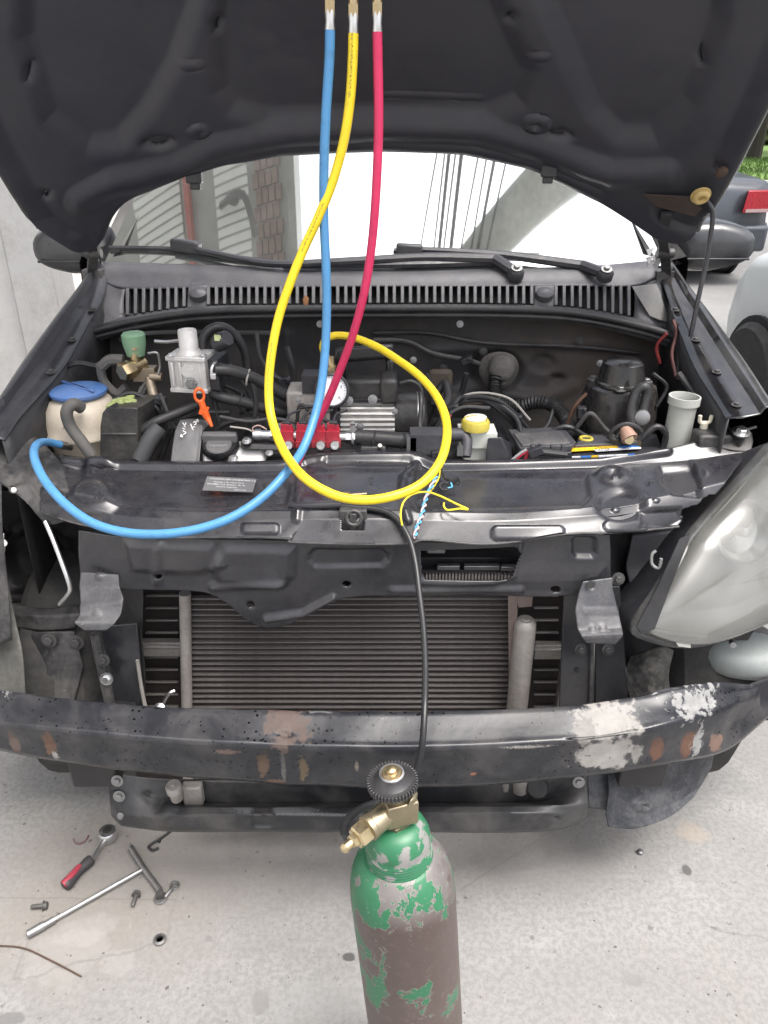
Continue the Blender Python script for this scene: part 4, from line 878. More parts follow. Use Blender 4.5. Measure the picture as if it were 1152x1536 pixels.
# --- uprights either side of the radiator
def upright(poly, name='upright', m=blk, th=.006, **k): return plate(name, poly, th, m, car, bevel=.002, **k)
u = upright([(846, 885, 1.26), (890, 880, 1.255), (892, 1075, 1.235), (838, 1075, 1.24), (842, 980, 1.25)])
u2 = upright([(893, 880, 1.27), (930, 880, 1.28), (945, 1075, 1.25), (893, 1075, 1.245)], m=plastic)
for (x0, y0, pr) in ((871, 974, u), (912, 974, u2), (927, 868, u2)): bolt(pr, P(x0, y0, 1.247), (0, -1, .2), .0075, blkdirty)
for (x0, y0) in ((865, 1005), (870, 1140)):
    m_ = MB(); m_.lathe([(.005, 0), (.005, .002)], P(x0, y0, 1.2445), (0, -1, .1)); obj('hole', m_, ink, u)
m_ = MB(); m_.tube([P(889, 890, 1.25), P(888, 980, 1.238), P(885, 1072, 1.228)], .004, 8, 4); obj('folded_edge', m_, blkdirty, u)
u3 = upright([(148, 940, 1.28), (205, 935, 1.27), (218, 1075, 1.25), (160, 1075, 1.26)])
m_ = MB(); m_.tube([P(206, 990, 1.26), P(212, 1030, 1.255), P(220, 1072, 1.245)], .004, 8, 4); obj('folded_edge', m_, alud, u3)
m_ = MB(); m_.tube([P(143, 950, 1.26), P(153, 1000, 1.25), P(168, 1070, 1.235)], .011, 8, 4); cst = obj('stay', m_, blkdirty, car)
bolt(cst, P(160, 1018, 1.235), (0, -1, .3), .008, steel); bolt(cst, P(155, 990, 1.24), (0, -1, .3), .008, blkdirty)
# fixing brackets
brm = M('bracket grey primer', (.045, .045, .05), .42, dust=.35, dcol=(.2, .197, .193), dscale=14, scratch=.7, metal=.2)
brk_r = sheet('bumper_bracket', [[(874, 872, 1.225), (918, 866, 1.23)], [(868, 888, 1.215), (918, 882, 1.222)], [(862, 915, 1.195), (926, 915, 1.205)], [(866, 945, 1.175), (932, 942, 1.182)], [(872, 955, 1.16), (934, 952, 1.165)], [(880, 963, 1.162), (922, 966, 1.164)]], 30, 30, brm, car, items=[('line', [(876, 918), (924, 916)], .003, 5), ('ell', (888, 945, 5, 4), .004, 2), ('ell', (903, 943, 5, 4), .004, 2), ('ell', (886, 878, 6, 5), -.005, 2)], solid=.003)
m_ = MB(); m_.lathe([(.007, 0), (.007, .0015)], P(886, 877, 1.2135), (0, -1, .3)); obj('hole', m_, ink, brk_r)
sheet('bumper_bracket', [[(122, 858, 1.235), (178, 862, 1.235)], [(120, 880, 1.22), (180, 882, 1.22)], [(122, 905, 1.195), (186, 898, 1.20)], [(120, 925, 1.175), (182, 922, 1.18)], [(112, 934, 1.16), (172, 936, 1.165)], [(128, 945, 1.158), (160, 945, 1.16)]], 30, 30, brm, car, items=[('ell', (150, 866, 5, 4), .004, 2), ('ell', (146, 922, 6, 4), .003, 2), ('line', [(122, 912), (180, 905)], .003, 5)], solid=.003)

# --- left headlamp opening
sheet('lamp_cavity', [[(-30, 735, 1.42), (60, 745, 1.46), (140, 785, 1.44), (215, 800, 1.32)], [(-30, 830, 1.44), (60, 840, 1.50), (110, 850, 1.50), (215, 850, 1.31)], [(-30, 900, 1.40), (60, 905, 1.46), (115, 905, 1.46), (215, 900, 1.30)], [(-30, 960, 1.34), (60, 960, 1.36), (120, 960, 1.36), (215, 960, 1.29)], [(-30, 1080, 1.30), (60, 1080, 1.30), (130, 1080, 1.30), (215, 1080, 1.27)]], 90, 80, bay, car,
      items=[('ell', (60, 830, 45, 50), -.02, 30), ('line', [(20, 880), (70, 868), (115, 872)], .016, 14), ('line', [(15, 900), (60, 905)], .012, 8), ('line', [(30, 800), (60, 790), (100, 800)], .012, 14), ('line', [(75, 960), (85, 1010), (60, 1060)], .012, 18)], wob=.012, seed=3)
sheet('lamp_shelf', [[(18, 905, 1.37), (70, 912, 1.36), (118, 908, 1.35)], [(18, 920, 1.34), (70, 925, 1.33), (120, 922, 1.325)], [(24, 942, 1.34), (70, 946, 1.33), (112, 942, 1.325)]], 40, 16, blkdirty, car, wob=.004, seed=5)
ll = upright([(45, 950, 1.325), (110, 948, 1.31), (125, 1000, 1.28), (105, 1075, 1.25), (60, 1075, 1.26), (70, 1000, 1.29)], name='leg_plate', m=blkdirty)
for (x0, y0, m_) in ((115, 963, steeld), (74, 960, blkdirty)): bolt(ll, P(x0, y0, 1.30), (0, -1, .2), .0095, blkdirty)
lin = M('dusty liner', (.06, .06, .055), .8, dust=.8, dcol=(.18, .175, .16), dscale=6, bump=.3, bscale=30)
sheet('arch_liner', [[(-60, 740, 1.40), (-50, 820, 1.38), (-50, 900, 1.34), (-60, 1080, 1.22)], [(2, 735, 1.38), (6, 820, 1.36), (14, 890, 1.32), (34, 980, 1.26), (44, 1075, 1.22)]], 40, 16, lin, car, wob=.008, seed=6)
sheet('wing_front_edge', [[(-60, 700, 1.33), (-50, 800, 1.30), (-45, 900, 1.27), (-50, 990, 1.24)], [(2, 722, 1.33), (4, 800, 1.30), (12, 880, 1.28), (18, 960, 1.25)]], 30, 10, blkdirty, car, wob=.004)
mb = MB(); mb.tube([P(68, 782, 1.29), P(80, 810, 1.27), P(95, 850, 1.25), P(105, 880, 1.24), P(102, 892, 1.245), P(90, 906, 1.27)], .0045, 10, 5); obj('adjuster_rod', mb, steel, car)
sheet('rail_corner', [[(-30, 645, 1.46), (25, 640, 1.50), (60, 660, 1.50), (75, 676, 1.47)], [(-30, 690, 1.40), (30, 700, 1.40), (60, 705, 1.40), (95, 700, 1.42)], [(-20, 712, 1.36), (25, 735, 1.34), (55, 735, 1.34), (105, 740, 1.33)], [(-5, 716, 1.35), (30, 742, 1.33), (70, 785, 1.29), (112, 776, 1.29)]], 40, 30, blkdirty, car, items=[('ell', (72, 758, 24, 20), .008, 10), ('line', [(20, 735), (45, 728), (55, 740)], .006, 6)], wob=.004)
mb = MB(); mb.tube([P(-5, 830, 1.33), P(6, 810, 1.32), P(2, 850, 1.31), P(4, 800, 1.33)], .003, 6, 4); mb.cyl(P(3, 814, 1.325), P(6, 815, 1.31), .006); obj('loose_clip', mb, white, car)
mb = MB(); mb.lathe([(.004, 0), (.0055, .004), (.003, .008)], P(22, 735, 1.33), (0, -1, .4)); obj('white_plug', mb, white, car)
# right-hand dark cavity between carrier and lamp
sheet('lamp_cavity', [[(905, 790, 1.34), (960, 790, 1.42), (1050, 790, 1.50)], [(915, 860, 1.33), (960, 870, 1.40), (1040, 880, 1.45)], [(925, 960, 1.30), (970, 960, 1.36), (1180, 960, 1.42)], [(930, 1080, 1.27), (1000, 1080, 1.30), (1200, 1080, 1.35)]], 60, 50, bay, car, items=[('line', [(940, 820), (950, 880), (965, 920)], .012, 14)], wob=.010, seed=9)
sheet('lamp_housing_back', [[(948, 800, 1.36), (1010, 792, 1.36)], [(938, 850, 1.34), (990, 860, 1.32)], [(952, 905, 1.30), (962, 920, 1.27)]], 20, 16, plastic, car, wob=.003)
m_ = M('peeling dirty panel', (.035, .036, .038), .5, dust=.85, dcol=(.34, .32, .28), dscale=7, scratch=.5)
sheet('chassis_leg', [[(945, 985, 1.30), (990, 970, 1.28), (1010, 975, 1.29)], [(938, 1020, 1.27), (985, 1010, 1.24), (1005, 1015, 1.26)], [(950, 1060, 1.25), (985, 1060, 1.22), (1015, 1060, 1.25)], [(960, 1090, 1.24), (990, 1090, 1.21), (1020, 1090, 1.24)]], 40, 30, m_, car, linear=False, wob=.006, seed=2)
mb = MB(); mb.tube([P(938, 1000, 1.25), P(942, 1020, 1.235), P(952, 1040, 1.22)], .002, 6, 4); obj('thin_cable', mb, blk, car)

# --- right headlamp, fogged with age
O = [(1152, 668, 1.40), (1104, 722, 1.37), (1060, 770, 1.33), (1034, 802, 1.29), (1016, 832, 1.265), (985, 882, 1.225), (957, 924, 1.195), (949, 942, 1.185), (957, 955, 1.178), (1010, 970, 1.175), (1062, 967, 1.18), (1112, 950, 1.20), (1165, 925, 1.235), (1225, 885, 1.30), (1262, 800, 1.38), (1262, 700, 1.43), (1215, 650, 1.44)]
Ov = [P(*p) for p in O]; cen = sum(Ov, Vector()) / len(Ov)
def ring(f, lift, dn=0):
    return [cen + (v - cen) * f + Vector((.25, -.85, .35)) * lift for v in Ov]
def rings_mb(rs, cap=True, sm=3):
    mb = MB(); n = None
    for r_ in rs:
        q = spline(r_ + [r_[0]], sm)[:-1]; n = len(q); mb.v += [tuple(v) for v in q]
    for j in range(len(rs) - 1):
        for i in range(n): mb.f.append((j * n + i, j * n + (i + 1) % n, (j + 1) * n + (i + 1) % n, (j + 1) * n + i))
    if cap:
        mb.v.append(tuple(sum([Vector(v) for v in mb.v[-n:]], Vector()) / n)); c_ = len(mb.v) - 1; b0 = (len(rs) - 1) * n
        for i in range(n): mb.f.append((b0 + i, b0 + (i + 1) % n, c_))
    return mb
hlm = bpy.data.materials.new('fogged lamp lens'); t, b, out = nodes_of(hlm); t.nodes.remove(b); co = objco(t)
gl = t.nodes.new('ShaderNodeBsdfGlossy'); gl.inputs['Roughness'].default_value = .22; tr = t.nodes.new('ShaderNodeBsdfTransparent'); tr.inputs[0].default_value = (.9, .91, .89, 1)
df = t.nodes.new('ShaderNodeBsdfDiffuse'); df.inputs[0].default_value = (.25, .25, .235, 1); m1 = t.nodes.new('ShaderNodeMixShader'); m2 = t.nodes.new('ShaderNodeMixShader')
t.links.new(ramp(t, noise(t, co, 6, 6, .6, .4), .25, .8, .28, .58), m1.inputs[0]); t.links.new(tr.outputs[0], m1.inputs[1]); t.links.new(df.outputs[0], m1.inputs[2])
fr = t.nodes.new('ShaderNodeFresnel'); fr.inputs[0].default_value = 1.6; t.links.new(math_n(t, 'ADD', fr.outputs[0], .03, True), m2.inputs[0]); t.links.new(m1.outputs[0], m2.inputs[1]); t.links.new(gl.outputs[0], m2.inputs[2]); t.links.new(m2.outputs[0], out.inputs[0])
hl = obj('headlamp', rings_mb([ring(1.0, -.012), ring(1.012, 0), ring(.985, .008), ring(.955, .010)], cap=False), M('lamp bezel plastic', (.05, .05, .05), .35, dust=.4, dcol=(.17, .17, .165)), car)
lens = obj('lens', rings_mb([ring(.965, .008), ring(.93, .028), ring(.80, .040), ring(.6, .045), ring(.3, .047)]), hlm, hl)
obj('housing', rings_mb([ring(.99, -.004), ring(.95, -.06), ring(.8, -.13), ring(.4, -.16)]), plastic, hl)
refl = M('lamp reflector', (.23, .228, .21), .4, .3, var=.15, dust=.45, dcol=(.22, .215, .19))
# inner reflector: facets with creases measured in the photo
def Hq(px, py, dep):
    u_, v_ = px, py
    q0 = PP(px, py, cen, Vector((.25, -.85, .35))); return q0 - Vector((.25, -.85, .35)) * dep
facets = [[(1030, 830, .012), (1012, 866, .02), (972, 938, .012), (980, 948, .010), (1075, 958, .012), (1160, 925, .015), (1250, 860, .02), (1250, 905, .01), (1100, 975, .0)],]
fm = MB()
A_ = [Hq(1036, 818, .004), Hq(1140, 700, .004), Hq(1250, 690, .01), Hq(1250, 800, .03), Hq(1150, 885, .075), Hq(1090, 890, .06), Hq(985, 925, .006)]
B_ = [Hq(985, 925, .006), Hq(1090, 890, .06), Hq(1150, 885, .075), Hq(1250, 860, .05), Hq(1250, 920, .01), Hq(1150, 930, .004), Hq(1062, 958, .002), Hq(974, 940, .003)]
C_ = [Hq(1040, 812, .003), Hq(1036, 818, .004), Hq(985, 925, .006), Hq(974, 940, .003), Hq(968, 935, .0)]
C2_ = [P(*q) for q in ((1020, 808, 1.262), (1037, 800, 1.268), (1021, 842, 1.23), (1004, 885, 1.196), (982, 944, 1.158), (962, 950, 1.160), (955, 940, 1.166), (985, 884, 1.208))]
dm = MB(); dm.plate(C2_, .003, (-.25, .85, -.35))
obj('dark_surround', dm, M('lamp surround dark', (.018, .018, .02), .6, dust=.25, dcol=(.07, .07, .07), scratch=.5, spec=.2), hl)
for q in (A_, B_):
    c_ = sum(q, Vector()) / len(q) - Vector((.25, -.85, .35)) * (.03 if q is A_ else .006); n = len(q); fm.add(q + [c_], [(i, (i + 1) % n, n) for i in range(n)])
rf = obj('reflector', fm, refl, hl, smooth=True, angle=25)
m_ = MB(); q = Hq(1130, 800, .055); m_.lathe([(.012, -.01), (.05, .0), (.062, .018), (.066, .03), (.060, .031), (.045, .01), (.012, .002)], q, (.25, -.85, .35), 32); obj('bowl', m_, M('bright bowl', (.5, .5, .48), .2, .8), hl)
m_ = MB(); m_.lathe([(.008, 0), (.010, .02), (.009, .035), (.002, .04)], q, (.25, -.85, .35), 16); obj('bulb', m_, M('bulb glass', (.6, .6, .58), .1), hl)
m_ = MB(); m_.tube([P(1038, 808, 1.283), P(1016, 850, 1.24), P(978, 925, 1.187), P(975, 938, 1.18), P(985, 946, 1.175), P(1060, 955, 1.172)], .003, 8, 4); obj('trim_line', m_, M('grey rubber trim', (.25, .25, .25), .5), hl)
m_ = MB(); m_.tube([P(984, 826, 1.262), P(978, 832, 1.26), P(978, 846, 1.256), P(988, 852, 1.25), P(992, 838, 1.25)], .003, 8, 4); obj('lamp_clip', m_, M('grey lamp clip', (.2, .2, .2), .5), hl)
m_ = MB(); m_.plate([P(1014, 964, 1.162), P(1036, 967, 1.162), P(1036, 972, 1.163), P(1022, 970, 1.163), P(1018, 970, 1.163)], .003); obj('broken_tab', m_, milkw, hl)
# washer bottle under the lamp
m_ = MB(); k = sc(1100, 985, 1.30); c = P(1105, 985, 1.32)
for (dx, dz, rx, rz, ry) in ((.02, .004, .095, .036, .06),):
    pr = [(abs(math.sin(a)) ** .55, -math.copysign(abs(math.cos(a)) ** .75, math.cos(a))) for a in np.linspace(.05, math.pi - .05, 12)]
    nn = 20; vs = [(c.x + dx + rx * r_ * math.cos(2 * math.pi * i / nn), c.y + ry * r_ * math.sin(2 * math.pi * i / nn), c.z + dz + rz * z_) for r_, z_ in pr for i in range(nn)]
    m_.add(vs, [(j * nn + i, j * nn + (i + 1) % nn, (j + 1) * nn + (i + 1) % nn, (j + 1) * nn + i) for j in range(11) for i in range(nn)] + [tuple(range(nn)), tuple(11 * nn + i for i in range(nn))])
obj('washer_bottle', m_, M('washer bottle plastic', (.27, .295, .29), .5, var=.15, scale=10, dust=.4, dcol=(.2, .19, .17)), car)
m_ = MB(); m_.cyl(P(1098, 962, 1.25), P(1100, 968, 1.22), .006); obj('lamp_screw', m_, steeld, car)

# --- bumper beam: bent channel, paint worn to primer and rust
bt_ = [(-70, 1030, 1.17), (0, 1038, 1.13), (90, 1050, 1.105), (230, 1062, 1.09), (400, 1068, 1.083), (576, 1070, 1.08), (740, 1067, 1.082), (870, 1060, 1.09), (960, 1046, 1.105), (1010, 1034, 1.12), (1070, 1026, 1.15), (1132, 1030, 1.20)]
br_ = [(-70, 1078, 1.10), (0, 1083, 1.07), (90, 1092, 1.045), (230, 1106, 1.03), (400, 1116, 1.022), (576, 1120, 1.02), (740, 1116, 1.022), (870, 1107, 1.03), (960, 1094, 1.043), (1010, 1082, 1.06), (1080, 1062, 1.11), (1138, 1038, 1.19)]
bb_ = [(-70, 1108, 1.11), (0, 1123, 1.075), (90, 1140, 1.047), (230, 1158, 1.03), (400, 1172, 1.022), (576, 1179, 1.02), (740, 1175, 1.022), (870, 1163, 1.03), (960, 1150, 1.043), (1010, 1142, 1.06), (1088, 1124, 1.11), (1150, 1075, 1.19)]
beam_o = (0, 1.05, .45)
def bp(px, py, Y): return P(px, py, Y)
rustc, prim, primd = (.10, .05, .033), (.235, .225, .21), (.17, .163, .152)
bspots = [(bp(430, 1088, 1.05), (.036, .05, .035), (.065, .044, .037), 1.5, 30), (bp(425, 1118, 1.02), (.012, .05, .02), (.075, .055, .047), 1.2, 30),
          (bp(915, 1082, 1.06), (.060, .06, .022), prim, .9, 28), (bp(905, 1130, 1.035), (.055, .05, .034), prim, 1.0, 26), (bp(880, 1098, 1.04), (.02, .05, .02), primd, 1.2, 40),
          (bp(955, 1130, 1.04), (.010, .04, .02), primd, 1.2, 30),
          (bp(985, 1123, 1.05), (.014, .05, .030), rustc, .8, 30), (bp(1030, 1113, 1.075), (.016, .05, .032), rustc, .8, 30), (bp(1045, 1112, 1.08), (.012, .05, .035), (.22, .22, .215), 1.4, 45),
          (bp(1040, 1050, 1.11), (.045, .06, .018), (.21, .21, .207), 2.0, 40), (bp(76, 1115, 1.05), (.012, .06, .030), (.10, .055, .037), .8, 25), (bp(85, 1132, 1.05), (.006, .05, .012), (.22, .21, .2), 1.2, 60),
          (bp(25, 1112, 1.07), (.012, .06, .03), (.10, .07, .06), .9, 25), (bp(0, 1048, 1.1), (.012, .05, .006), (.16, .16, .16), 1.8, 60),
          (bp(395, 1148, 1.02), (.010, .05, .032), (.075, .048, .032), 1.2, 30), (bp(455, 1152, 1.02), (.008, .05, .03), (.09, .065, .04), 1.2, 30), (bp(415, 1172, 1.02), (.02, .05, .007), (.11, .07, .048), .9, 30),
          (bp(340, 1128, 1.02), (.02, .05, .006), (.12, .08, .07), 1.2, 40), (bp(425, 1150, 1.02), (.004, .05, .04), (.07, .068, .066), 1.2, 50), (bp(790, 1120, 1.02), (.04, .05, .003), (.2, .19, .18), 1.6, 60), (bp(710, 1160, 1.02), (.006, .05, .004), (.2, .09, .06), .9, 50),
          (bp(535, 1148, 1.02), (.004, .05, .012), (.14, .12, .1), .9, 50), (bp(1075, 1112, 1.10), (.018, .05, .018), (.14, .09, .07), 1.2, 40)]
beam = sheet('bumper_beam', [[(x, y + 3, Y + .012) for x, y, Y in bt_], bt_, [(x, y + 4, Y - .006) for x, y, Y in bt_], [(a[0], a[1] * .5 + b_[1] * .5, a[2] * .5 + b_[2] * .5) for a, b_ in zip(bt_, br_)], [(x, y - 6, Y + .008) for x, y, Y in br_], br_, [(x, y + 5, Y - .002) for x, y, Y in br_], [(a[0], a[1] * .5 + b_[1] * .5, a[2] * .5 + b_[2] * .5 + .002) for a, b_ in zip(br_, bb_)], [(x, y - 3, Y) for x, y, Y in bb_], [(x, y, Y + .012) for x, y, Y in bb_]], 260, 60,
             spotmat('beam paint worn', (.014, .015, .019), .30, beam_o, bspots, dust=.13, drops=True), car, origin=beam_o, solid=.003,
             items=[('ell', (428, 1102, 8, 5), -.006, 4), ('line', [(100, 1125), (1000, 1120)], .0, 5), ('bump', (910, 1110, 50, 25), -.006), ('bump', (1035, 1060, 40, 12), -.008)], wob=.002, seed=4)
m_ = spotmat('end cap plastic', (.03, .03, .034), .38, beam_o, [], dust=.4)
sheet('beam_end', [[(1126, 1026, 1.21), (1165, 1010, 1.27), (1190, 980, 1.33)], [(1110, 1062, 1.16), (1160, 1050, 1.24), (1200, 1010, 1.32)], [(1086, 1120, 1.115), (1135, 1085, 1.19), (1190, 1040, 1.30)]], 20, 12, blk, car)
m_ = MB(); m_.plate([P(1065, 1098, 1.10), P(1086, 1104, 1.115), P(1085, 1122, 1.115), P(1088, 1127, 1.115), P(1070, 1124, 1.11), P(1060, 1130, 1.10)], .003); obj('torn_corner', m_, M('rusty torn metal', (.22, .17, .14), .7, var=.5, scale=50, dust=.5), beam, bevel=.001)
for (x0, x1) in ((105, 175), (925, 1005)):
    m_ = MB(); a = P((x0 + x1) / 2, 1130, 1.12) - Vector((0, 0, .03)); m_.box(a + Vector((0, .08, 0)), (.09, .2, .08)); obj('crash_can', m_, bay, car, bevel=.004)

# --- lower crossmember
lm_ = spotmat('crossmember paint', (.016, .017, .02), .36, (0, 1.1, .2), [(P(300, 1208, 1.08), (.02, .04, .006), (.12, .12, .125), 1.6, 60), (P(430, 1214, 1.08), (.2, .04, .003), (.1, .1, .105), 1.5, 60)], dust=.2)
lower = sheet('lower_crossmember', [
    [(160, 1158, 1.13), (260, 1168, 1.14), (576, 1172, 1.14), (800, 1170, 1.14), (880, 1155, 1.13)],
    [(163, 1182, 1.11), (255, 1200, 1.125), (300, 1206, 1.13), (576, 1206, 1.13), (800, 1204, 1.13), (880, 1180, 1.115)],
    [(166, 1205, 1.10), (240, 1212, 1.10), (300, 1213, 1.088), (576, 1212, 1.08), (800, 1210, 1.085), (882, 1205, 1.10)],
    [(168, 1222, 1.095), (240, 1224, 1.085), (300, 1222, 1.075), (576, 1220, 1.068), (800, 1220, 1.073), (880, 1222, 1.095)],
    [(182, 1236, 1.095), (250, 1243, 1.085), (320, 1243, 1.072), (576, 1243, 1.066), (800, 1243, 1.07), (868, 1234, 1.095)],
    [(188, 1238, 1.12), (250, 1245, 1.12), (320, 1246, 1.11), (576, 1246, 1.11), (800, 1246, 1.11), (862, 1237, 1.12)]], 200, 60, lm_, car, origin=(0, 1.1, .2),
    items=[('poly', rr(378, 1212, 412, 1242, 4), -.006, 5), ('ell', (395, 1226, 5, 4), -.004, 2), ('ell', (834, 1226, 5, 4), -.005, 2), ('ell', (222, 1190, 6, 5), -.004, 3), ('line', [(262, 1210), (240, 1230)], .006, 12)], solid=.003, wob=.0015)
for (x0, y0, m_) in ((395, 1226, ink), (834, 1226, ink), (222, 1190, ink)):
    q = MB(); q.lathe([(.0055, 0), (.0055, .002)], P(x0, y0, 1.070 if x0 == 395 else 1.082), (0, -1, .3)); obj('hole', q, m_, lower)
for (x0, y0) in ((176, 1171), (179, 1194), (182, 1221), (868, 1173)): bolt(lower, P(x0, y0, 1.095), (0, -1, .3), .007, steeld)
m_ = MB(); m_.lathe([(.013, .01), (.016, .006), (.016, -.008), (.012, -.012), (.012, -.036), (.008, -.04)], P(261, 1182, 1.10), (0, -.2, 1), 20); m_.lathe([(.006, .012), (.005, .016)], P(261, 1182, 1.10), (0, -.2, 1)); obj('mount_peg', m_, alud, lower)
m_ = MB(); m_.box(P(290, 1190, 1.12), (.04, .02, .05)); obj('peg_bracket', m_, alud, lower, bevel=.004)
for k, (x0, x1, y0) in enumerate(((305, 555, 1176), (305, 555, 1184), (305, 540, 1192))):
    m_ = MB(); m_.box((P(x0, y0, 1.20) + P(x1, y0, 1.20)) / 2, (P(x1, y0, 1.2).x - P(x0, y0, 1.2).x, .02, .004)); obj('lower_tube', m_, tubecol, rad)
m_ = MB(); m_.cyl(P(780, 1150, 1.14), P(780, 1185, 1.14), .016); m_.cyl(P(758, 1170, 1.14), P(758, 1184, 1.14), .008); obj('drain_stub', m_, alud, lower)
m_ = MB(); m_.cyl(P(812, 1172, 1.16), P(806, 1182, 1.12), .02); obj('hose_end', m_, rubber, lower)
sm_ = M('splash guard scuffed', (.02, .022, .028), .45, dust=.5, dcol=(.2, .2, .205), dscale=10, scratch=.6)
sheet('splash_guard', [[(912, 1162, 1.16), (960, 1150, 1.17), (1020, 1142, 1.19), (1072, 1120, 1.22)], [(912, 1190, 1.13), (960, 1185, 1.15), (1020, 1175, 1.18), (1066, 1150, 1.215)], [(908, 1222, 1.11), (960, 1215, 1.13), (1010, 1205, 1.16), (1050, 1178, 1.20)], [(912, 1240, 1.10), (955, 1242, 1.11), (1005, 1224, 1.14), (1040, 1195, 1.18)]], 60, 40, sm_, car, items=[('ell', (964, 1208, 14, 9), .008, 8), ('ell', (964, 1209, 6, 4), -.008, 3), ('line', [(945, 1155), (960, 1185)], .008, 6)], wob=.006, seed=8)
sheet('splash_guard', [[(882, 1160, 1.16), (915, 1160, 1.17)], [(882, 1190, 1.14), (915, 1190, 1.14)], [(884, 1212, 1.13), (912, 1216, 1.13)]], 20, 14, sm_, car, wob=.004)
m_ = MB(); m_.plate([P(152, 1155, 1.15), P(164, 1158, 1.15), P(164, 1172, 1.15), P(152, 1170, 1.15)], .02); obj('stay', m_, blk, car)
# ================================================================== ENGINE BAY
UP = Vector((0, 0, 1))
def ellip(mb, c, rx, ry, rz, n=28, m=16, flat=None):
    c = Vector(c); vs = []; 
    for j in range(m + 1):
        a = math.pi * (j + .02) / (m + .04)
        for i in range(n):
            z = -math.cos(a); b_ = 2 * math.pi * i / n; vs.append((c.x + rx * math.sin(a) * math.cos(b_), c.y + ry * math.sin(a) * math.sin(b_), c.z + rz * z))
    mb.add(vs, [(j * n + i, j * n + (i + 1) % n, (j + 1) * n + (i + 1) % n, (j + 1) * n + i) for j in range(m) for i in range(n)] + [tuple(range(n - 1, -1, -1)), tuple(m * n + i for i in range(n))]); return mb
# engine mass below the visible pieces
mb = MB(); mb.box((-.02, 1.66, .62), (.62, .24, .40)); mb.box((.28, 1.62, .58), (.36, .3, .3)); mb.box((-.30, 1.66, .70), (.20, .2, .2)); obj('engine_block', mb, bay, car, bevel=.02)
# coolant reservoir
k = sc(125, 630, 1.56); c = P(126, 632, 1.60); m_ = MB()
R0 = 58 * k
m_.lathe([(R0 * .3, -R0 * 1.0), (R0 * .85, -R0 * .8), (R0 * .97, -R0 * .3), (R0 * 1.03, -R0 * .25), (R0 * 1.03, -R0 * .18), (R0 * .99, -R0 * .14), (R0 * .98, R0 * .1), (R0 * .90, R0 * .42), (R0 * .75, R0 * .62), (R0 * .52, R0 * .72), (R0 * .5, R0 * .8)], c, UP, 40)
res = obj('coolant_reservoir', m_, milky, car, angle=50)
m_ = MB(); m_.cyl(c + Vector((-.004, -R0 * .95, .01)), c + Vector((-.004, -R0 * .6, .02)), .011); obj('boss', m_, milky, res)
m_ = MB(); q = c + UP * R0 * .80; m_.lathe([(R0 * .66, -.006), (R0 * .72, .0), (R0 * .72, .005), (R0 * .62, .010), (R0 * .3, .013), (.002, .014)], q, UP, 40, rfun=lambda a, z: 1 + .015 * math.sin(18 * a)); cap = obj('cap', m_, blueplastic, res)
for d in (-.5, .0, .5):
    m_ = MB(); m_.box(q + Vector((d * R0 * .3, -d * R0 * .2, .0135)), (.085, .006, .005), Matrix.Rotation(R(-38), 3, 'Z')); obj('ridge', m_, blueplastic, cap, bevel=.001)
m_ = MB(); m_.tube([P(122, 612, 1.515), P(110, 606, 1.50), P(100, 618, 1.49), P(106, 640, 1.49), P(122, 662, 1.485), P(138, 684, 1.48)], .0125, 12, 6); obj('overflow_hose', m_, rubgrey, res)
# black box beside it, with pale green plug on top
m_ = MB(); Yb = 1.50; m_.plate([P(150, 640, Yb), P(153, 620, Yb), P(160, 611, Yb), P(206, 612, Yb), P(207, 660, Yb), P(212, 690, Yb), P(150, 690, Yb)], .10, (.22, 1, -.04)); m_.box(P(179, 650, Yb) - Vector((0, .001, 0)), (.072, .008, .004)); box1 = obj('black_housing', m_, M('satin black box', (.018, .018, .019), .35, dust=.2), car, bevel=.003)
m_ = MB(); q = P(190, 606, 1.55)
for i in range(14):
    a = random.uniform(0, 6.28); r_ = random.uniform(0, .03); m_.lathe([(random.uniform(.006, .014), 0), (random.uniform(.003, .01), random.uniform(.006, .016))], q + Vector((r_ * math.cos(a), r_ * math.sin(a) * .6, .0)), UP, 7)
m_.lathe([(.04, -.008), (.038, .003), (.02, .006)], q, UP, 14, rfun=lambda a, z: 1 + .12 * math.sin(5 * a)); obj('melted_plug', m_, mossy, box1, smooth=False)
# filling valve with green knob
Yv = 1.66; m_ = MB(); q = P(203, 525, Yv); kk = sc(203, 520, Yv)
m_.lathe([(13 * kk, -.012), (17 * kk, .014), (17.5 * kk, .034), (15 * kk, .038), (.002, .0385)], q, UP, 28, rfun=lambda a, z: 1 + .02 * math.sin(20 * a)); kn = obj('filling_valve', m_, greenknob, car, label='faded green knob on the brass filling valve')
m_ = MB(); m_.cyl(P(203, 535, Yv), P(206, 560, Yv), .012); m_.box(P(218, 560, Yv), (.05, .03, .03)); m_.cyl(P(222, 562, Yv), P(232, 600, 1.62), .011); m_.cyl(P(225, 565, 1.65), P(243, 566, 1.65), .010); obj('valve_body', m_, M('dull brass', (.33, .27, .2), .4, .8, dust=.4), kn, bevel=.002)
m_ = MB(); ax = Vector((-.5, -.75, -.1)).normalized(); q = P(192, 555, 1.63); m_.lathe([(.019, -.012), (.021, -.008), (.021, .014), (.018, .018)], q, ax, 6); m_.lathe([(.015, -.045), (.015, -.01)], q, ax, 16); m_.lathe([(.011, 0), (.011, .03), (.014, .03), (.014, .036)], q + Vector((.012, .02, .012)), (0.1, 0, 1), 14); obj('hex_nut', m_, brass, kn)
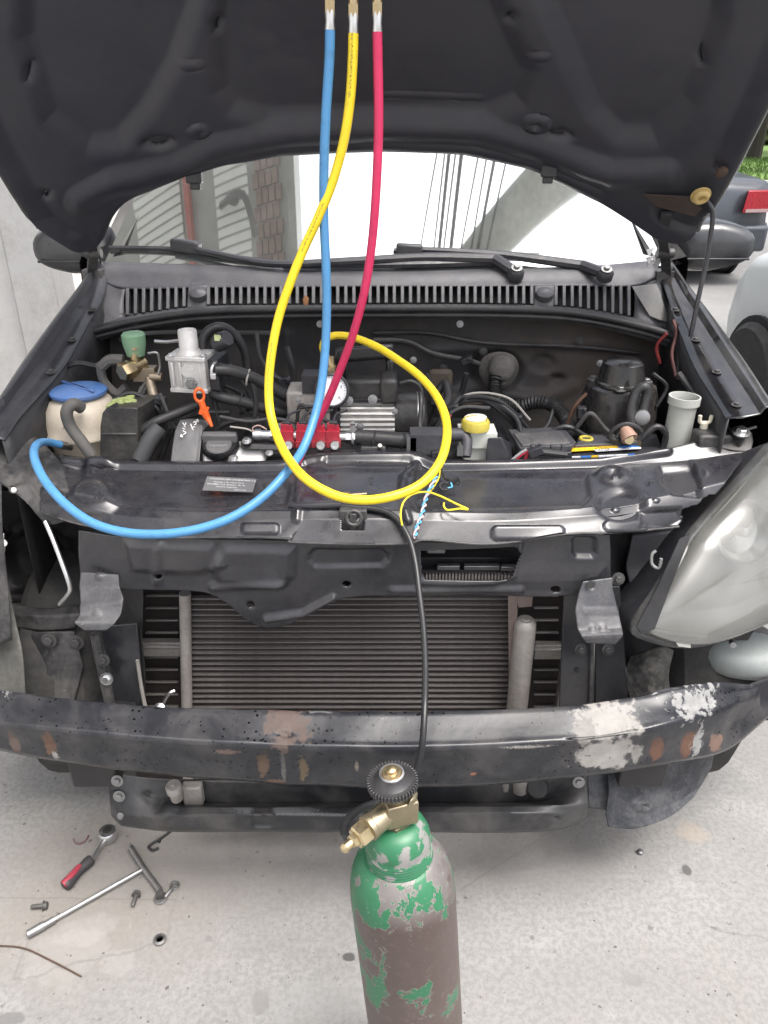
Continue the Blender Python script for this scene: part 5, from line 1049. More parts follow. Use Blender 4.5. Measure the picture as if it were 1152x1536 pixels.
for pts, r_ in (([(232, 512), (250, 513), (268, 511)], .004), ([(222, 530), (236, 530), (240, 548), (238, 560)], .003), ([(150, 545), (155, 570), (175, 590), (190, 580)], .010), ([(152, 550), (165, 540), (185, 540)], .012), ([(210, 590), (220, 575), (235, 600), (240, 640), (232, 645), (226, 610)], .004), ([(214, 592), (224, 577), (240, 602), (244, 638), (236, 648)], .003), ([(205, 600), (213, 580), (222, 600)], .003)):
    m_ = MB(); m_.tube([P(x, y, 1.64 + .005 * random.random()) for x, y in pts], r_, 8, 5); obj('pipe', m_, rubgrey if r_ > .006 else steeld, kn)
# gas pressure regulator (cast aluminium)
Yr = 1.58; kk = sc(284, 560, Yr); q = P(284, 562, Yr); w_, h_ = 58 * kk, 50 * kk
m_ = MB(); rot = Matrix.Rotation(R(-8), 3, 'Z')
m_.box(q + Vector((0, .03, 0)), (w_, .06, h_), rot); reg = obj('gas_regulator', m_, alu, car, bevel=.003)
m_ = MB(); m_.box(q + Vector((0, .03, h_ * .48)), (w_ * 1.06, .07, .010), rot); m_.box(q + Vector((0, .03, -h_ * .50)), (w_ * 1.02, .066, .010), rot)
m_.box(q + Vector((-w_ * .22, -.001, 0)), (.005, .006, h_ * .75), rot); m_.box(q + Vector((w_ * .28, -.001, 0)), (.005, .006, h_ * .75), rot); m_.box(q + Vector((-w_ * .42, -.001, 0)), (.006, .006, h_ * .75), rot)
obj('flange', m_, alu, reg, bevel=.002)
m_ = MB(); t0 = q + Vector((-.002, .03, h_ * .5)); m_.lathe([(.030, .0), (.024, .008), (.020, .014), (.020, .05), (.0185, .053), (.0175, .053), (.016, .046), (.002, .045)], t0, UP, 28); obj('top_cap', m_, alu, reg)
m_ = MB(); m_.lathe([(.014, -.004), (.014, .002), (.006, .002)], q + Vector((-.003, 0, .008)), (0, -1, 0), 20); obj('round_boss', m_, alu, reg)
m_ = MB(); m_.lathe([(.013, -.004), (.013, .006), (.011, .008)], q + Vector((.003, 0, -.018)), (0, -1, 0), 6); m_.lathe([(.006, .008), (.005, .012)], q + Vector((.003, 0, -.018)), (0, -1, 0)); obj('plug_nut', m_, steeld, reg)
for dx in (-.034, .034):
    for zz in (h_ * .52,): bolt(reg, q + Vector((dx, -.0, zz + .004)), UP, .005, steel)
m_ = MB(); m_.box(q + Vector((w_ * .62, .045, -.004)), (.03, .07, h_ * .95), rot); m_.cyl(q + Vector((w_ * .62, .03, .008)), q + Vector((w_ * .8, .01, .008)), .014); obj('side_cover', m_, plastic, reg, bevel=.004)
m_ = MB(); q2 = P(322, 555, 1.57); m_.torus(q2, (1, -.25, -.1), .015, .0035, 20, 8); m_.box(q2 + Vector((0, -.016, -.008)), (.012, .012, .012)); obj('hose_clamp', m_, steel, reg, bevel=.001)
for pts, r_, mt in (([(322, 555, 1.57), (345, 556, 1.58), (375, 565, 1.60), (405, 580, 1.62), (440, 600, 1.64)], .013, rubber), ([(318, 590, 1.60), (335, 597, 1.59), (365, 603, 1.60), (400, 613, 1.62), (440, 622, 1.64)], .012, rubber),
                    ([(306, 540, 1.64), (303, 515, 1.65), (312, 497, 1.66), (330, 490, 1.67), (350, 500, 1.69), (368, 530, 1.70), (372, 570, 1.70)], .010, rubber), ([(330, 575, 1.62), (360, 590, 1.64), (385, 610, 1.66)], .004, rubber), ([(300, 605, 1.60), (270, 618, 1.56), (235, 632, 1.53), (205, 650, 1.52)], .010, rubber), ([(240, 640, 1.50), (225, 660, 1.485), (210, 690, 1.47)], .018, M('satin grey hose', (.05, .05, .052), .35))):
    m_ = MB(); m_.tube([P(*p) for p in pts], r_, 12, 6); obj('hose', m_, mt, car)
m_ = MB(); q = P(333, 512, 1.62); m_.lathe([(.014, -.02), (.018, -.016), (.018, .016), (.015, .02)], q, (.8, -.5, .5), 20); hb = obj('elbow_cap', m_, plastic, car)
m_ = MB(); m_.plate([q + Vector((-.012, -.016, .006)), q + Vector((.004, -.02, .006)), q + Vector((.002, -.02, .018)), q + Vector((-.012, -.014, .018))], .002, (0, -1, 0)); obj('sticker', m_, M('lime sticker', (.45, .5, .25), .5), hb)
for pts in ([(240, 690), (262, 640), (300, 620), (345, 618)], [(300, 700), (330, 640), (390, 628)], [(196, 700), (230, 655), (262, 640)], [(375, 560), (384, 600), (380, 640)], [(410, 600), (402, 625), (398, 650)], [(330, 640), (322, 600), (320, 570)]):
    m_ = MB(); m_.tube([P(x, y, 1.60) for x, y in pts], .006, 8, 5); obj('hose', m_, rubber, car)
# dipstick
Yd = 1.52; m_ = MB(); kk = sc(300, 600, Yd); q = P(299, 593, Yd); m_.torus(q, (.35, -.9, .1), .0135, .0042, 24, 8, sx=.7); m_.cyl(P(302, 603, Yd), P(305, 612, Yd), .007); m_.box(P(306, 616, Yd), (.017, .012, .017), Matrix.Rotation(R(20), 3, 'Y')); m_.cyl(P(307, 617, Yd), P(311, 627, Yd), .008, .007); m_.cyl(P(311, 626, Yd), P(318, 640, Yd - .01), .0065, .003); obj('oil_dipstick', m_, orange, car, bevel=.001)
# timing cover with chalk marks, cam cover, oil filler cap
tm = M('grey cover plastic', (.10, .10, .105), .5, var=.15, dust=.2)
sheet('timing_cover', [[(270, 630, 1.54), (290, 628, 1.545), (318, 632, 1.55)], [(262, 650, 1.50), (285, 648, 1.50), (304, 650, 1.51)], [(255, 700, 1.46), (278, 700, 1.46), (298, 700, 1.46)]], 24, 20, tm, car, items=[('line', [(302, 640), (298, 700)], .005, 4)], linear=False)
chk = M('chalk paint marks', (.75, .75, .73), .8); tcv = bpy.data.objects['timing_cover']
def scrib(strokes, pf, r_, parent, mt=None):
    m_ = MB()
    for st_ in strokes: m_.tube([pf(x, y) for x, y in st_], r_, 5, 3)
    obj('chalk_mark', m_, mt or chk, parent)
scrib([[(288, 634), (291, 632), (292, 636), (289, 637)], [(293, 633), (294, 629), (296, 633)], [(284, 636), (287, 644)], [(290, 640), (286, 642), (288, 645)]], lambda x, y: P(x + 2, y, 1.528 - (y - 632) * .0018), .0011, tcv)
scrib([[(272, 634), (275, 638), (277, 634)], [(274, 640), (277, 641), (275, 644), (272, 642)], [(272, 646), (277, 649), (273, 652)], [(270, 652), (272, 655), (269, 655), (270, 652)]], lambda x, y: P(x + 2, y, 1.528 - (y - 632) * .0018), .0011, tcv)
m_ = MB(); m_.plate([P(303, 676, 1.49), P(395, 672, 1.50), P(398, 700, 1.47), P(303, 700, 1.47)], .05); camc = obj('cam_cover', m_, alu, car, bevel=.006)
m_ = MB(); q = P(330, 664, 1.50); r_ = 28 * sc(330, 660, 1.5); ax = Vector((0, -.35, 1)); m_.lathe([(r_ * .95, -.02), (r_, -.014), (r_, .0), (r_ * .92, .004), (r_ * .6, .002), (.002, .002)], q, ax, 40); oc = obj('oil_filler_cap', m_, M('oil cap plastic', (.018, .018, .02), .3), camc)
m_ = MB(); axn = ax.normalized(); rot = axn.to_track_quat('Z', 'Y').to_matrix(); m_.hexa([q + rot @ Vector(v) for v in ((-r_ * .95, -.004, 0), (r_ * .95, -.004, 0), (r_ * .95, .018, 0), (-r_ * .95, .018, 0), (-r_ * .92, 0.0, .020), (r_ * .92, 0.0, .020), (r_ * .9, .014, .020), (-r_ * .9, .014, .020))]); obj('grip_bar', m_, tm, oc, bevel=.003)
m_ = MB(); m_.lathe([(r_ * .7, .002), (r_ * .66, .0045), (.002, .0045)], q + rot @ Vector((0, -.013, .003)), ax, 30, sx=1.0); em = obj('emblem_plate', m_, tm, oc)
for i in range(7):
    p = q + rot @ Vector((-.016 + i * .0053, -.018 + random.uniform(-.001, .001), .0082)); m_ = MB(); m_.torus(p, ax, .0022, .0006, 10, 5); obj('print', m_, M('pale print', (.3, .3, .31), .5), oc)
m_ = MB(); m_.plate([P(360, 664, 1.49), P(440, 668, 1.49), P(440, 676, 1.48), P(362, 674, 1.48)], .04); fb = obj('bracket', m_, bay, camc, bevel=.002); bolt(camc, P(370, 662, 1.485), (0, -.4, 1), .006, steel); bolt(camc, P(350, 688, 1.46), (0, -.4, 1), .006, steel); bolt(camc, P(404, 680, 1.46), (0, -.4, 1), .005, steel)
# gas injector rail, four red injectors
m_ = MB(); m_.cyl(P(380, 652, 1.50), P(520, 656, 1.50), .010); m_.cyl(P(383, 652, 1.5), P(392, 652, 1.5), .012); m_.cyl(P(406, 650, 1.5), P(421, 651, 1.5), .015, n=6); m_.cyl(P(519, 656, 1.5), P(534, 656, 1.5), .013, n=6); rail = obj('injector_rail', m_, steel, car)
m_ = MB(); m_.tube([P(382, 650, 1.495), P(379, 642, 1.495), P(388, 638, 1.495), P(400, 644, 1.495)], .0012, 6, 5); obj('thin_wire', m_, M('pale pink wire', (.6, .4, .35), .5), rail)
inj = None; ikk = sc(460, 655, 1.5)
for k, x in enumerate((431, 455, 479, 500)):
    p = P(x, 655, 1.495)
    if inj is None:
        m_ = MB(); m_.box(p, (.028, .026, .032)); m_.box(p + Vector((-.004, .004, .020)), (.016, .016, .016)); m_.box(p + Vector((0, -.005, -.012)), (.031, .020, .014)); m_.cyl(p + Vector((.007, 0, .014)), p + Vector((.007, 0, .026)), .0055); inj = obj('injector', m_, redm, rail, bevel=.002); ip = WLOC[inj.name].copy()
        m_ = MB(); m_.lathe([(.010, 0), (.010, .004), (.0085, .006), (.0085, .010), (.005, .010), (.005, .006)], p + Vector((.004, -.016, -.012)), (0, -1, .25), 20); inut = obj('nut', m_, steel, inj); np_ = WLOC[inut.name].copy(); p_first = p
    else:
        d = p - p_first; c2 = copy_part(inj, rail, ip + d); copy_part(inut, c2, np_ + d)
for x in (426, 450, 474, 496):
    m_ = MB(); m_.box(P(x + 4, 636, 1.50), (.016, .014, .012)); m_.tube([P(x + 4, 634, 1.5), P(x + 8, 622, 1.52), P(x + 25, 615, 1.54)], .003, 6, 4); obj('plug', m_, plastic, rail, bevel=.001)
m_ = MB(); m_.tube([P(533, 656, 1.50), P(560, 657, 1.50), P(600, 660, 1.50), P(640, 661, 1.50), P(660, 664, 1.50)], .0165, 14, 5); obj('fuel_hose', m_, rubber, rail)
m_ = MB(); m_.torus(P(529, 656, 1.5), (1, 0, 0), .0168, .003, 24, 6); m_.box(P(529, 642, 1.495), (.010, .014, .012)); m_.cyl(P(529, 642, 1.495), P(529, 634, 1.49), .005, n=6); obj('hose_clamp', m_, steel, rail)
m_ = MB(); m_.box(P(560, 672, 1.49), (.05, .02, .012)); m_.box(P(617, 663, 1.49), (.02, .03, .03)); m_.cyl(P(570, 671, 1.48), P(570, 668, 1.475), .005); obj('clip', m_, steeld, rail, bevel=.002)
m_ = MB(); m_.box(P(640, 660, 1.50), (.07, .05, .04)); m_.cyl(P(668, 652, 1.50), P(694, 652, 1.5), .014); m_.tube([P(692, 652, 1.50), P(700, 660, 1.49), P(698, 685, 1.47)], .012, 10, 5); sp = obj('sensor_housing', m_, plgrey, car, bevel=.004)
m_ = MB(); m_.tube([P(628, 575, 1.6), P(632, 600, 1.56), P(630, 640, 1.53), P(638, 662, 1.50), P(652, 672, 1.48)], .005, 8, 5); obj('cable', m_, rubber, sp); m_ = MB(); m_.lathe([(.004, 0), (.004, .006)], P(690, 668, 1.46), (0, -1, 0)); m_.box(P(690, 676, 1.46), (.012, .01, .02)); obj('clip', m_, steeld, sp)
# brake fluid reservoir
Yk = 1.515; m_ = MB(); m_.box(P(716, 657, Yk) + Vector((0, .012, 0)), (.078, .06, .034)); m_.box(P(718, 678, Yk) + Vector((0, .02, 0)), (.062, .06, .05)); m_.cyl(P(714, 648, Yk) + Vector((0, .01, 0)), P(714, 628, Yk) + Vector((0, .01, 0)), .024); m_.cyl(P(716, 634, 1.56), P(716, 624, 1.56), .012); bres = obj('brake_fluid_reservoir', m_, milkw, car, bevel=.006)
m_ = MB(); q = P(713, 640, Yk - .005); m_.lathe([(.029, -.004), (.029, .012), (.026, .016), (.023, .016), (.021, .013), (.002, .013)], q, UP, 40, rfun=lambda a, z: 1 + .02 * math.sin(26 * a)); yc = obj('yellow_cap', m_, yellowcap, bres)
for i in range(7):
    m_ = MB(); a = i * 4; m_.tube([P(655 + i * 3, 640 - i, 1.62), P(672 + a * .5, 612 - a * .4, 1.63), P(700, 601 - a * .2, 1.66), P(740, 603 + a * .2, 1.66), P(772 + a * .4, 625 + a, 1.64), P(782 + a * .4, 650 + a, 1.6)], .0055, 8, 6); obj('cable', m_, rubber, car)
m_ = MB(); m_.tube([P(655, 590, 1.7), P(668, 575, 1.7), P(672, 600, 1.66), P(660, 618, 1.62)], .010, 10, 5); obj('hose', m_, rubber, car)
# relay and fuse box
m_ = MB(); m_.hexa([P(728, 692, 1.47), P(768, 690, 1.48), P(768, 690, 1.53), P(730, 692, 1.53), P(731, 657, 1.48), P(752, 655, 1.48), P(768, 664, 1.53), P(742, 660, 1.53)]); obj('relay_box', m_, plastic, car, bevel=.003)
Zf = P(810, 668, 1.52).z; fz = lambda x, y, dz=0: PZ(x, y, Zf + dz)
m_ = MB(); poly = [(762, 644), (845, 640), (864, 662), (858, 668), (780, 672), (770, 655)]; m_.plate([fz(*p) for p in poly], .012, (0, 0, -1)); fbx = obj('fuse_box', m_, plgrey, car, bevel=.002)
m_ = MB(); poly = [(770, 650), (842, 646), (856, 664), (784, 668)]; m_.plate([fz(x, y, .004) for x, y in poly], .006, (0, 0, -1)); obj('lid', m_, M('fuse box lid', (.06, .06, .062), .55, dust=.3, bump=.3, bscale=400), fbx, bevel=.002)
m_ = MB(); m_.plate([fz(x, y, -.012) for x, y in [(772, 666), (856, 664), (858, 678), (778, 681)]], .07, (0, 0, -1)); obj('base', m_, plastic, fbx, bevel=.003)
for x in (800, 815, 830, 846):
    m_ = MB(); m_.box(P(x, 673, 1.478), (.012, .012, .016)); obj('clip', m_, plgrey, fbx, bevel=.001)
for pts, c_, r_ in (([(770, 694), (780, 684), (792, 677), (800, 676)], redm, .003), ([(768, 690), (779, 681), (790, 674)], M('grey wire', (.3, .3, .3), .5), .003), ([(787, 693), (790, 684), (795, 679)], redm, .0035), ([(800, 676), (815, 678), (850, 682)], rubber, .008)):
    m_ = MB(); m_.tube([P(x, y, 1.468) for x, y in pts], r_, 8, 5); obj('wire', m_, c_, fbx)
m_ = MB(); m_.box(P(803, 677, 1.468), (.03, .02, .018), Matrix.Rotation(R(-25), 3, 'Y')); obj('connector', m_, plastic, fbx, bevel=.002)
# battery with its label
Zb = P(900, 686, 1.50).z; bz = lambda x, y, dz=0: PZ(x, y, Zb + dz)
m_ = MB(); m_.plate([bz(x, y) for x, y in [(856, 684), (1000, 684), (985, 650), (868, 650)]], .17, (0, 0, -1)); bat = obj('battery', m_, plastic, car, bevel=.004)
m_ = MB(); m_.plate([bz(x, y, .012) for x, y in [(862, 668), (920, 665), (905, 652), (872, 654)]], .012, (0, 0, -1)); obj('lid', m_, plgrey, bat, bevel=.002)
m_ = MB(); m_.torus(bz(879, 658, .013), UP, .0125, .0035, 24, 6); obj('yellow_ring', m_, yellowcap, bat)
yl, bl2, wh2 = M('label yellow', (.75, .48, .02), .4), M('label blue', (.05, .2, .6), .4), M('label white', (.7, .72, .74), .4)
def lab(poly, mt, dz, nm='label_patch'):
    m_ = MB(); m_.plate([bz(x, y, dz) for x, y in poly], .0012, (0, 0, -1)); return obj(nm, m_, mt, bat, smooth=False)
lab([(857, 677), (930, 672), (925, 668), (859, 672)], yl, .006); lab([(931, 674), (961, 671), (955, 667), (926, 669)], bl2, .006); lab([(895, 677), (936, 674), (934, 671.5), (890, 674.5)], wh2, .0062); lab([(934, 674), (962, 672.5), (961, 670.5), (940, 671.5)], wh2, .0072)
p0 = bz(893, 676.5, .0085); text_mesh('lettering', 'GMK', p0, (1, .03, 0), (0, 1, .2), .017, ink, bat, .001)
p0 = bz(899, 671.5, .0075); text_mesh('lettering', 'MOURA', p0, (1, .03, 0), (0, 1, .2), .010, M('brown print', (.25, .13, .02), .5), bat, .001)
Yq = 1.462
for (x0, x1, mt) in ((858, 871, wh2), (872, 886, bl2), (887, 897, yl), (898, 922, wh2), (923, 942, wh2), (943, 952, bl2)):
    m_ = MB(); yy = lambda x: 686.5 - (x - 858) * .042; m_.plate([P(x0, yy(x0) + 1.6, Yq), P(x1, yy(x1) + 1.6, Yq), P(x1, yy(x1) - 1.4, Yq), P(x0, yy(x0) - 1.4, Yq)], .002); obj('label_stripe', m_, mt, bat, smooth=False)
m_ = MB(); m_.box(bz(948, 662, .01), (.035, .02, .014)); m_.cyl(bz(944, 660, .0), bz(944, 660, .03), .010); m_.box(bz(956, 664, .006), (.012, .02, .012)); obj('terminal_clamp', m_, brass, bat, bevel=.002)
m_ = MB(); m_.tube([bz(945, 659, .028), P(938, 646, 1.55), P(932, 640, 1.56)], .016, 10, 4, taper=lambda q: 1.1 - .5 * q); obj('terminal_boot', m_, M('old copper boot', (.3, .17, .12), .6, dust=.4, dcol=(.45, .36, .32)), bat)
for pts, r_ in (([(925, 655), (935, 642), (950, 638), (962, 648), (955, 660)], .005), ([(930, 662), (915, 655), (922, 643), (940, 636), (958, 642)], .005), ([(960, 660), (985, 640), (1000, 655), (990, 684)], .007)):
    m_ = MB(); m_.tube([P(x, y, 1.55) for x, y in pts], r_, 8, 5); obj('battery_cable', m_, rubber, bat)
# suspension turret with cap
Ys = 1.72; kk = sc(935, 600, Ys); q = P(932, 575, Ys); r_ = 55 * kk
tw = M('glossy turret paint', (.016, .016, .018), .22, dust=.35, dcol=(.16, .14, .12), dscale=5)
m_ = MB(); m_.lathe([(r_ * 1.08, -.26), (r_ * 1.06, -.10), (r_ * 1.07, -.095), (r_ * 1.05, -.085), (r_ * 1.0, -.03), (r_ * .92, -.004), (r_ * .75, .004), (r_ * .5, .004)], q, UP, 48); tur = obj('suspension_turret', m_, tw, car)
m_ = MB(); q2 = q + Vector((-.005, -.01, .004)); rc = 34 * kk; m_.lathe([(rc * 1.12, 0), (rc * 1.10, .005), (rc, .008), (rc * .94, .03), (rc * .86, .048), (rc * .7, .054), (.002, .055)], q2, UP, 40, rfun=lambda a, z: 1 - .05 * max(0, math.sin(a)) * (z > .01)); obj('turret_cap', m_, M('gloss cap plastic', (.012, .012, .013), .18, dust=.1), tur)
for (dx, dy) in ((-.02, -.062), (.058, .0), (-.06, .02)): bolt(tur, q + Vector((dx, dy, .003)), UP, .008, steeld)
m_ = MB(); m_.tube([P(948, 640, 1.58), P(946, 615, 1.59), P(953, 590, 1.60), P(966, 580, 1.60), P(970, 592, 1.60), P(964, 620, 1.59)], .011, 10, 6); obj('hose', m_, rubber, car)
m_ = MB(); m_.lathe([(.016, -.01), (.018, .0), (.016, .008), (.008, .010)], P(963, 626, 1.58), (-.2, -1, .2), 20); obj('gas_valve', m_, steeld, car)
# washer filler neck
Yn = 1.56; kk = sc(1008, 620, Yn); r_ = 21 * kk; q = P(1008, 690, Yn); top = P(1009, 596, Yn); hh_ = top.z - q.z
m_ = MB(); m_.lathe([(r_ * .95, -.05), (r_ * .93, hh_ * .9), (r_ * .96, hh_ * .9), (r_ * 1.1, hh_ * .905), (r_ * 1.1, hh_ * 1.02), (r_ * 1.0, hh_ * 1.02), (r_ * .95, hh_ * .95), (r_ * .9, hh_ * .2), (.002, hh_ * .15)], q, (.02, 0, 1), 36); obj('washer_filler_neck', m_, M('dusty clear plastic', (.42, .43, .40), .5, var=.15, scale=6, dust=.5, dcol=(.30, .29, .26)), car)
m_ = MB(); m_.tube([P(985, 690, 1.53), P(1005, 692, 1.50), P(1025, 680, 1.52), P(1036, 655, 1.55), P(1032, 630, 1.57), P(1022, 612, 1.60)], .004, 8, 5); m_.tube([P(1018, 560, 1.68), P(1040, 590, 1.64), P(1055, 620, 1.6), P(1060, 650, 1.55)], .007, 8, 5); obj('cable', m_, rubber, car)
m_ = MB(); m_.tube([P(1010, 480, 1.82), P(1015, 500, 1.80), P(1008, 530, 1.77), P(1014, 565, 1.72)], .004, 6, 5); obj('cable', m_, M('reddish loom', (.12, .05, .045), .7), car); m_ = MB(); m_.tube([P(1016, 485, 1.82), P(1018, 510, 1.80), P(1016, 570, 1.72)], .004, 6, 5); obj('cable', m_, rubber, car)
m_ = MB(); m_.box(P(1066, 664, 1.50), (.07, .05, .05)); obj('corner_block', m_, blkdirty, car, bevel=.006)
m_ = MB(); q = P(1057, 634, 1.52); m_.cyl(q - UP * .012, q, .008); m_.tube([q + Vector((-.012, 0, .016)), q + Vector((-.010, 0, .002)), q, q + Vector((.010, 0, .002)), q + Vector((.012, 0, .016))], .004, 8, 4); obj('rod_clip', m_, M('cream plastic', (.6, .56, .45), .5), car)
cp = sheet('corner_plate', [[(1072, 640, 1.52), (1092, 648, 1.50), (1128, 648, 1.49)], [(1070, 660, 1.49), (1095, 662, 1.48), (1130, 662, 1.475)], [(1082, 672, 1.47), (1100, 675, 1.46), (1126, 678, 1.455)]], 20, 14, blkdirty, car)
bolt(cp, P(1111, 649, 1.478), (0, -.3, 1), .011, steel)
for (x0, y0) in ((1108, 661), (1109, 667)): 
    m_ = MB(); m_.lathe([(.004, 0), (.004, .0015)], P(x0, y0, 1.468), (0, -.3, 1)); obj('hole', m_, ink, cp)
# bulkhead loom
m_ = MB(); q = P(748, 556, 1.89); m_.lathe([(.05, .0), (.048, .008), (.036, .02), (.030, .03)], q, (0, -1, .1), 28, rfun=lambda a, z: 1 + .05 * math.sin(3 * a)); ellip(m_, P(752, 552, 1.86), .034, .03, .036, 18, 10); gro = obj('loom_grommet', m_, M('dusty rubber boot', (.09, .085, .08), .7, dust=.7, dcol=(.24, .22, .20)), car)
m_ = MB(); m_.tube([P(745, 560, 1.85), P(742, 580, 1.83), P(748, 602, 1.80), P(775, 610, 1.78), P(805, 603, 1.76), P(832, 610, 1.74), P(850, 632, 1.70), P(862, 660, 1.62)], .0155, 12, 14, rings=900); obj('corrugated_loom', m_, rubber, gro)
m_ = MB(); m_.tube([P(770, 640, 1.70), P(800, 648, 1.7), P(820, 640, 1.7), P(830, 615, 1.73)], .006, 8, 5); obj('cable', m_, rubber, gro)
m_ = MB(); m_.box(P(660, 580, 1.84), (.06, .02, .09)); m_.box(P(690, 600, 1.84), (.12, .03, .03)); obj('heat_shield', m_, M('brown dirty metal', (.08, .065, .05), .7, var=.5, dust=.6, dcol=(.14, .11, .08)), car, bevel=.01)
for (x0, y0) in ((830, 600), (725, 527), (665, 552), (870, 512)): bolt(car, P(x0, y0, 1.90), (0, -1, 0), .006, blkdirty)

# ================================================================== VACUUM PUMP, resting on the engine
pump = thing('vacuum_pump', P(555, 690, 1.66), 'small vacuum pump with finned silver motor and round gauge resting on the engine', 'vacuum pump')
Yp = 1.62; kp = sc(560, 620, Yp); q0, q1 = P(512, 627, Yp + .03), P(592, 624, Yp + .03); rm = 33 * kp; ax = (q1 - q0)
m_ = MB(); m_.cyl(q0, q1, rm * .93, n=40); mot = obj('motor_housing', m_, alud, pump)
for i in range(26):
    a = 2 * math.pi * i / 26; d = Vector((0, math.cos(a), math.sin(a))); m_ = MB(); m_.box((q0 + q1) / 2 + d * rm * .97, (ax.length * .99, .0042, .012), Matrix.Rotation(a - math.pi / 2, 3, 'X')); obj('fin', m_, M('bright finned alloy', (.78, .77, .75), .4, .15, var=.25, scale=30, dust=.2, dcol=(.3, .28, .25)), mot)
m_ = MB(); e0 = q1; e1 = P(638, 620, Yp + .03); m_.lathe([(rm * 1.03, 0), (rm * 1.05, .004), (rm * 1.05, .05), (rm * 1.07, .051), (rm * 1.07, .055), (rm * 1.03, .056), (rm * .98, .066), (rm * .7, .072)], e0, ax, 36); ec = obj('end_bell', m_, M('scratched black pump paint', (.02, .02, .021), .35, scratch=1.0, dust=.2), pump); m_ = MB(); m_.torus(e0 + ax.normalized() * .052, ax, rm * 1.06, .0016, 36, 6); obj('bright_rim', m_, steel, ec)
m_ = MB(); m_.lathe([(rm * .95, 0), (rm * 1.02, .004), (rm * 1.02, .02), (rm * .95, .022)], q0 - ax.normalized() * .02, ax, 36); m_.box(P(497, 628, Yp), (.03, .07, .09)); obj('mount_ring', m_, blk, pump, bevel=.003)
m_ = MB(); m_.box(P(462, 612, Yp + .02), (.085, .08, .10)); m_.hexa([P(444, 640, Yp - .03), P(490, 640, Yp - .03), P(490, 640, Yp + .07), P(444, 640, Yp + .07), P(452, 590, Yp - .02), P(486, 585, Yp - .02), P(486, 585, Yp + .06), P(452, 590, Yp + .06)]); m_.box(P(478, 625, Yp - .035), (.05, .02, .06)); hd = obj('pump_head', m_, alud, pump, bevel=.006)
for (x0, y0) in ((448, 600), (486, 620), (487, 640), (446, 640), (592, 617)): bolt(hd, P(x0, y0, Yp - .045), (0, -1, .2), .004, steeld)
m_ = MB(); m_.lathe([(.015, -.06), (.019, -.055), (.019, .0)], P(471, 575, Yp + .02), UP, 20); m_.box(P(470, 572, Yp), (.045, .05, .04)); obj('oil_cap', m_, plastic, pump, bevel=.004)
m_ = MB(); m_.box(P(555, 581, Yp + .03), (72 * kp, .07, 36 * kp)); m_.box(P(583, 581, Yp + .02), (26 * kp, .078, 39 * kp)); cb = obj('capacitor_box', m_, M('smooth black box', (.02, .02, .022), .42, dust=.15), pump, bevel=.008)
m_ = MB(); m_.box(P(555, 600, Yp - .01), (70 * kp, .01, .008)); obj('seam', m_, blk, cb, bevel=.001)
for (x0, y0) in ((523, 601), (559, 599)): bolt(cb, P(x0, y0, Yp - .02), (0, -1, .3), .006, steeld)
hb0, hb1 = P(498, 531, Yp + .06), P(592, 527, Yp + .06); m_ = MB(); m_.hexa([P(497, 545, Yp + .05), P(590, 538, Yp + .05), P(590, 538, Yp + .09), P(500, 545, Yp + .09), P(502, 522, Yp + .05), P(592, 515, Yp + .05), P(592, 515, Yp + .09), P(504, 522, Yp + .09)]); m_.box(P(585, 555, Yp + .07), (.02, .03, .06)); m_.box(P(512, 555, Yp + .07), (.02, .03, .06)); obj('carry_handle', m_, M('gloss handle plastic', (.02, .02, .022), .25), pump, bevel=.008)
# gauge
gq = P(498, 586, Yp - .035); gr_ = 24.5 * kp; gax = Vector((.12, -.93, .3)); gn = gax.normalized(); grot = gn.to_track_quat('Z', 'Y').to_matrix()
m_ = MB(); m_.lathe([(gr_ * .9, -.03), (gr_ * 1.0, -.026), (gr_ * 1.04, 0), (gr_ * 1.04, .004), (gr_ * .93, .006), (gr_ * .87, .002), (gr_ * .86, -.002), (.001, -.002)], gq, gn, 40); ga = obj('gauge', m_, M('gauge case black', (.02, .02, .022), .4), pump)
m_ = MB(); m_.lathe([(gr_ * .86, -.002), (gr_ * .86, -.0005), (.001, -.0004)], gq, gn, 40); obj('dial', m_, M('dial white', (.72, .72, .75), .4, var=.04), ga)
# y axis of the dial frame, so that numbers stand upright
gx = Vector((1, 0, 0)); gx = (gx - gn * gx.dot(gn)).normalized(); gy = gn.cross(gx)
m_ = MB()
for i in range(25):
    a = R(225 - i * 270 / 24); d = gx * math.cos(a) + gy * math.sin(a); e = gn.cross(d); L_ = .12 if i % 4 == 0 else .07; a0, a1 = gq + gn * .0003 + d * gr_ * (.82 - L_), gq + gn * .0003 + d * gr_ * .82; w = e * gr_ * .012; m_.add([a0 - w, a0 + w, a1 + w, a1 - w], [(0, 1, 2, 3)])
obj('scale_marks', m_, ink, ga, smooth=False)
m_ = MB(); d = gx * math.cos(R(210)) + gy * math.sin(R(210)); e = gn.cross(d); p = gq + gn * .0012; m_.plate([p - d * gr_ * .15 - e * .0012, p + d * gr_ * .7, p - d * gr_ * .15 + e * .0012], .0004, gn); m_.lathe([(.0025, 0), (.002, .0015)], p, gn, 12); obj('needle', m_, M('needle red', (.5, .03, .03), .4), ga)
for i, s in enumerate(('0', '1', '2', '3', '4')):
    a = R(225 - i * 270 / 4); d = gx * math.cos(a) + gy * math.sin(a); text_mesh('numeral', s, gq + gn * .0003 + d * gr_ * .58 - gx * gr_ * .06 - gy * gr_ * .08, gx, gy, gr_ * .24, ink, ga, .0002)
m_ = MB(); m_.cyl(P(497, 565, Yp + .0), P(498, 548, Yp + .0), .0085, n=6); m_.cyl(P(498, 550, Yp), P(497, 535, Yp), .0065); m_.cyl(P(497, 553, Yp), P(497, 549, Yp), .011, n=12); m_.cyl(P(496, 575, Yp + .0), P(497, 564, Yp), .011); obj('inlet_fitting', m_, brass, pump)
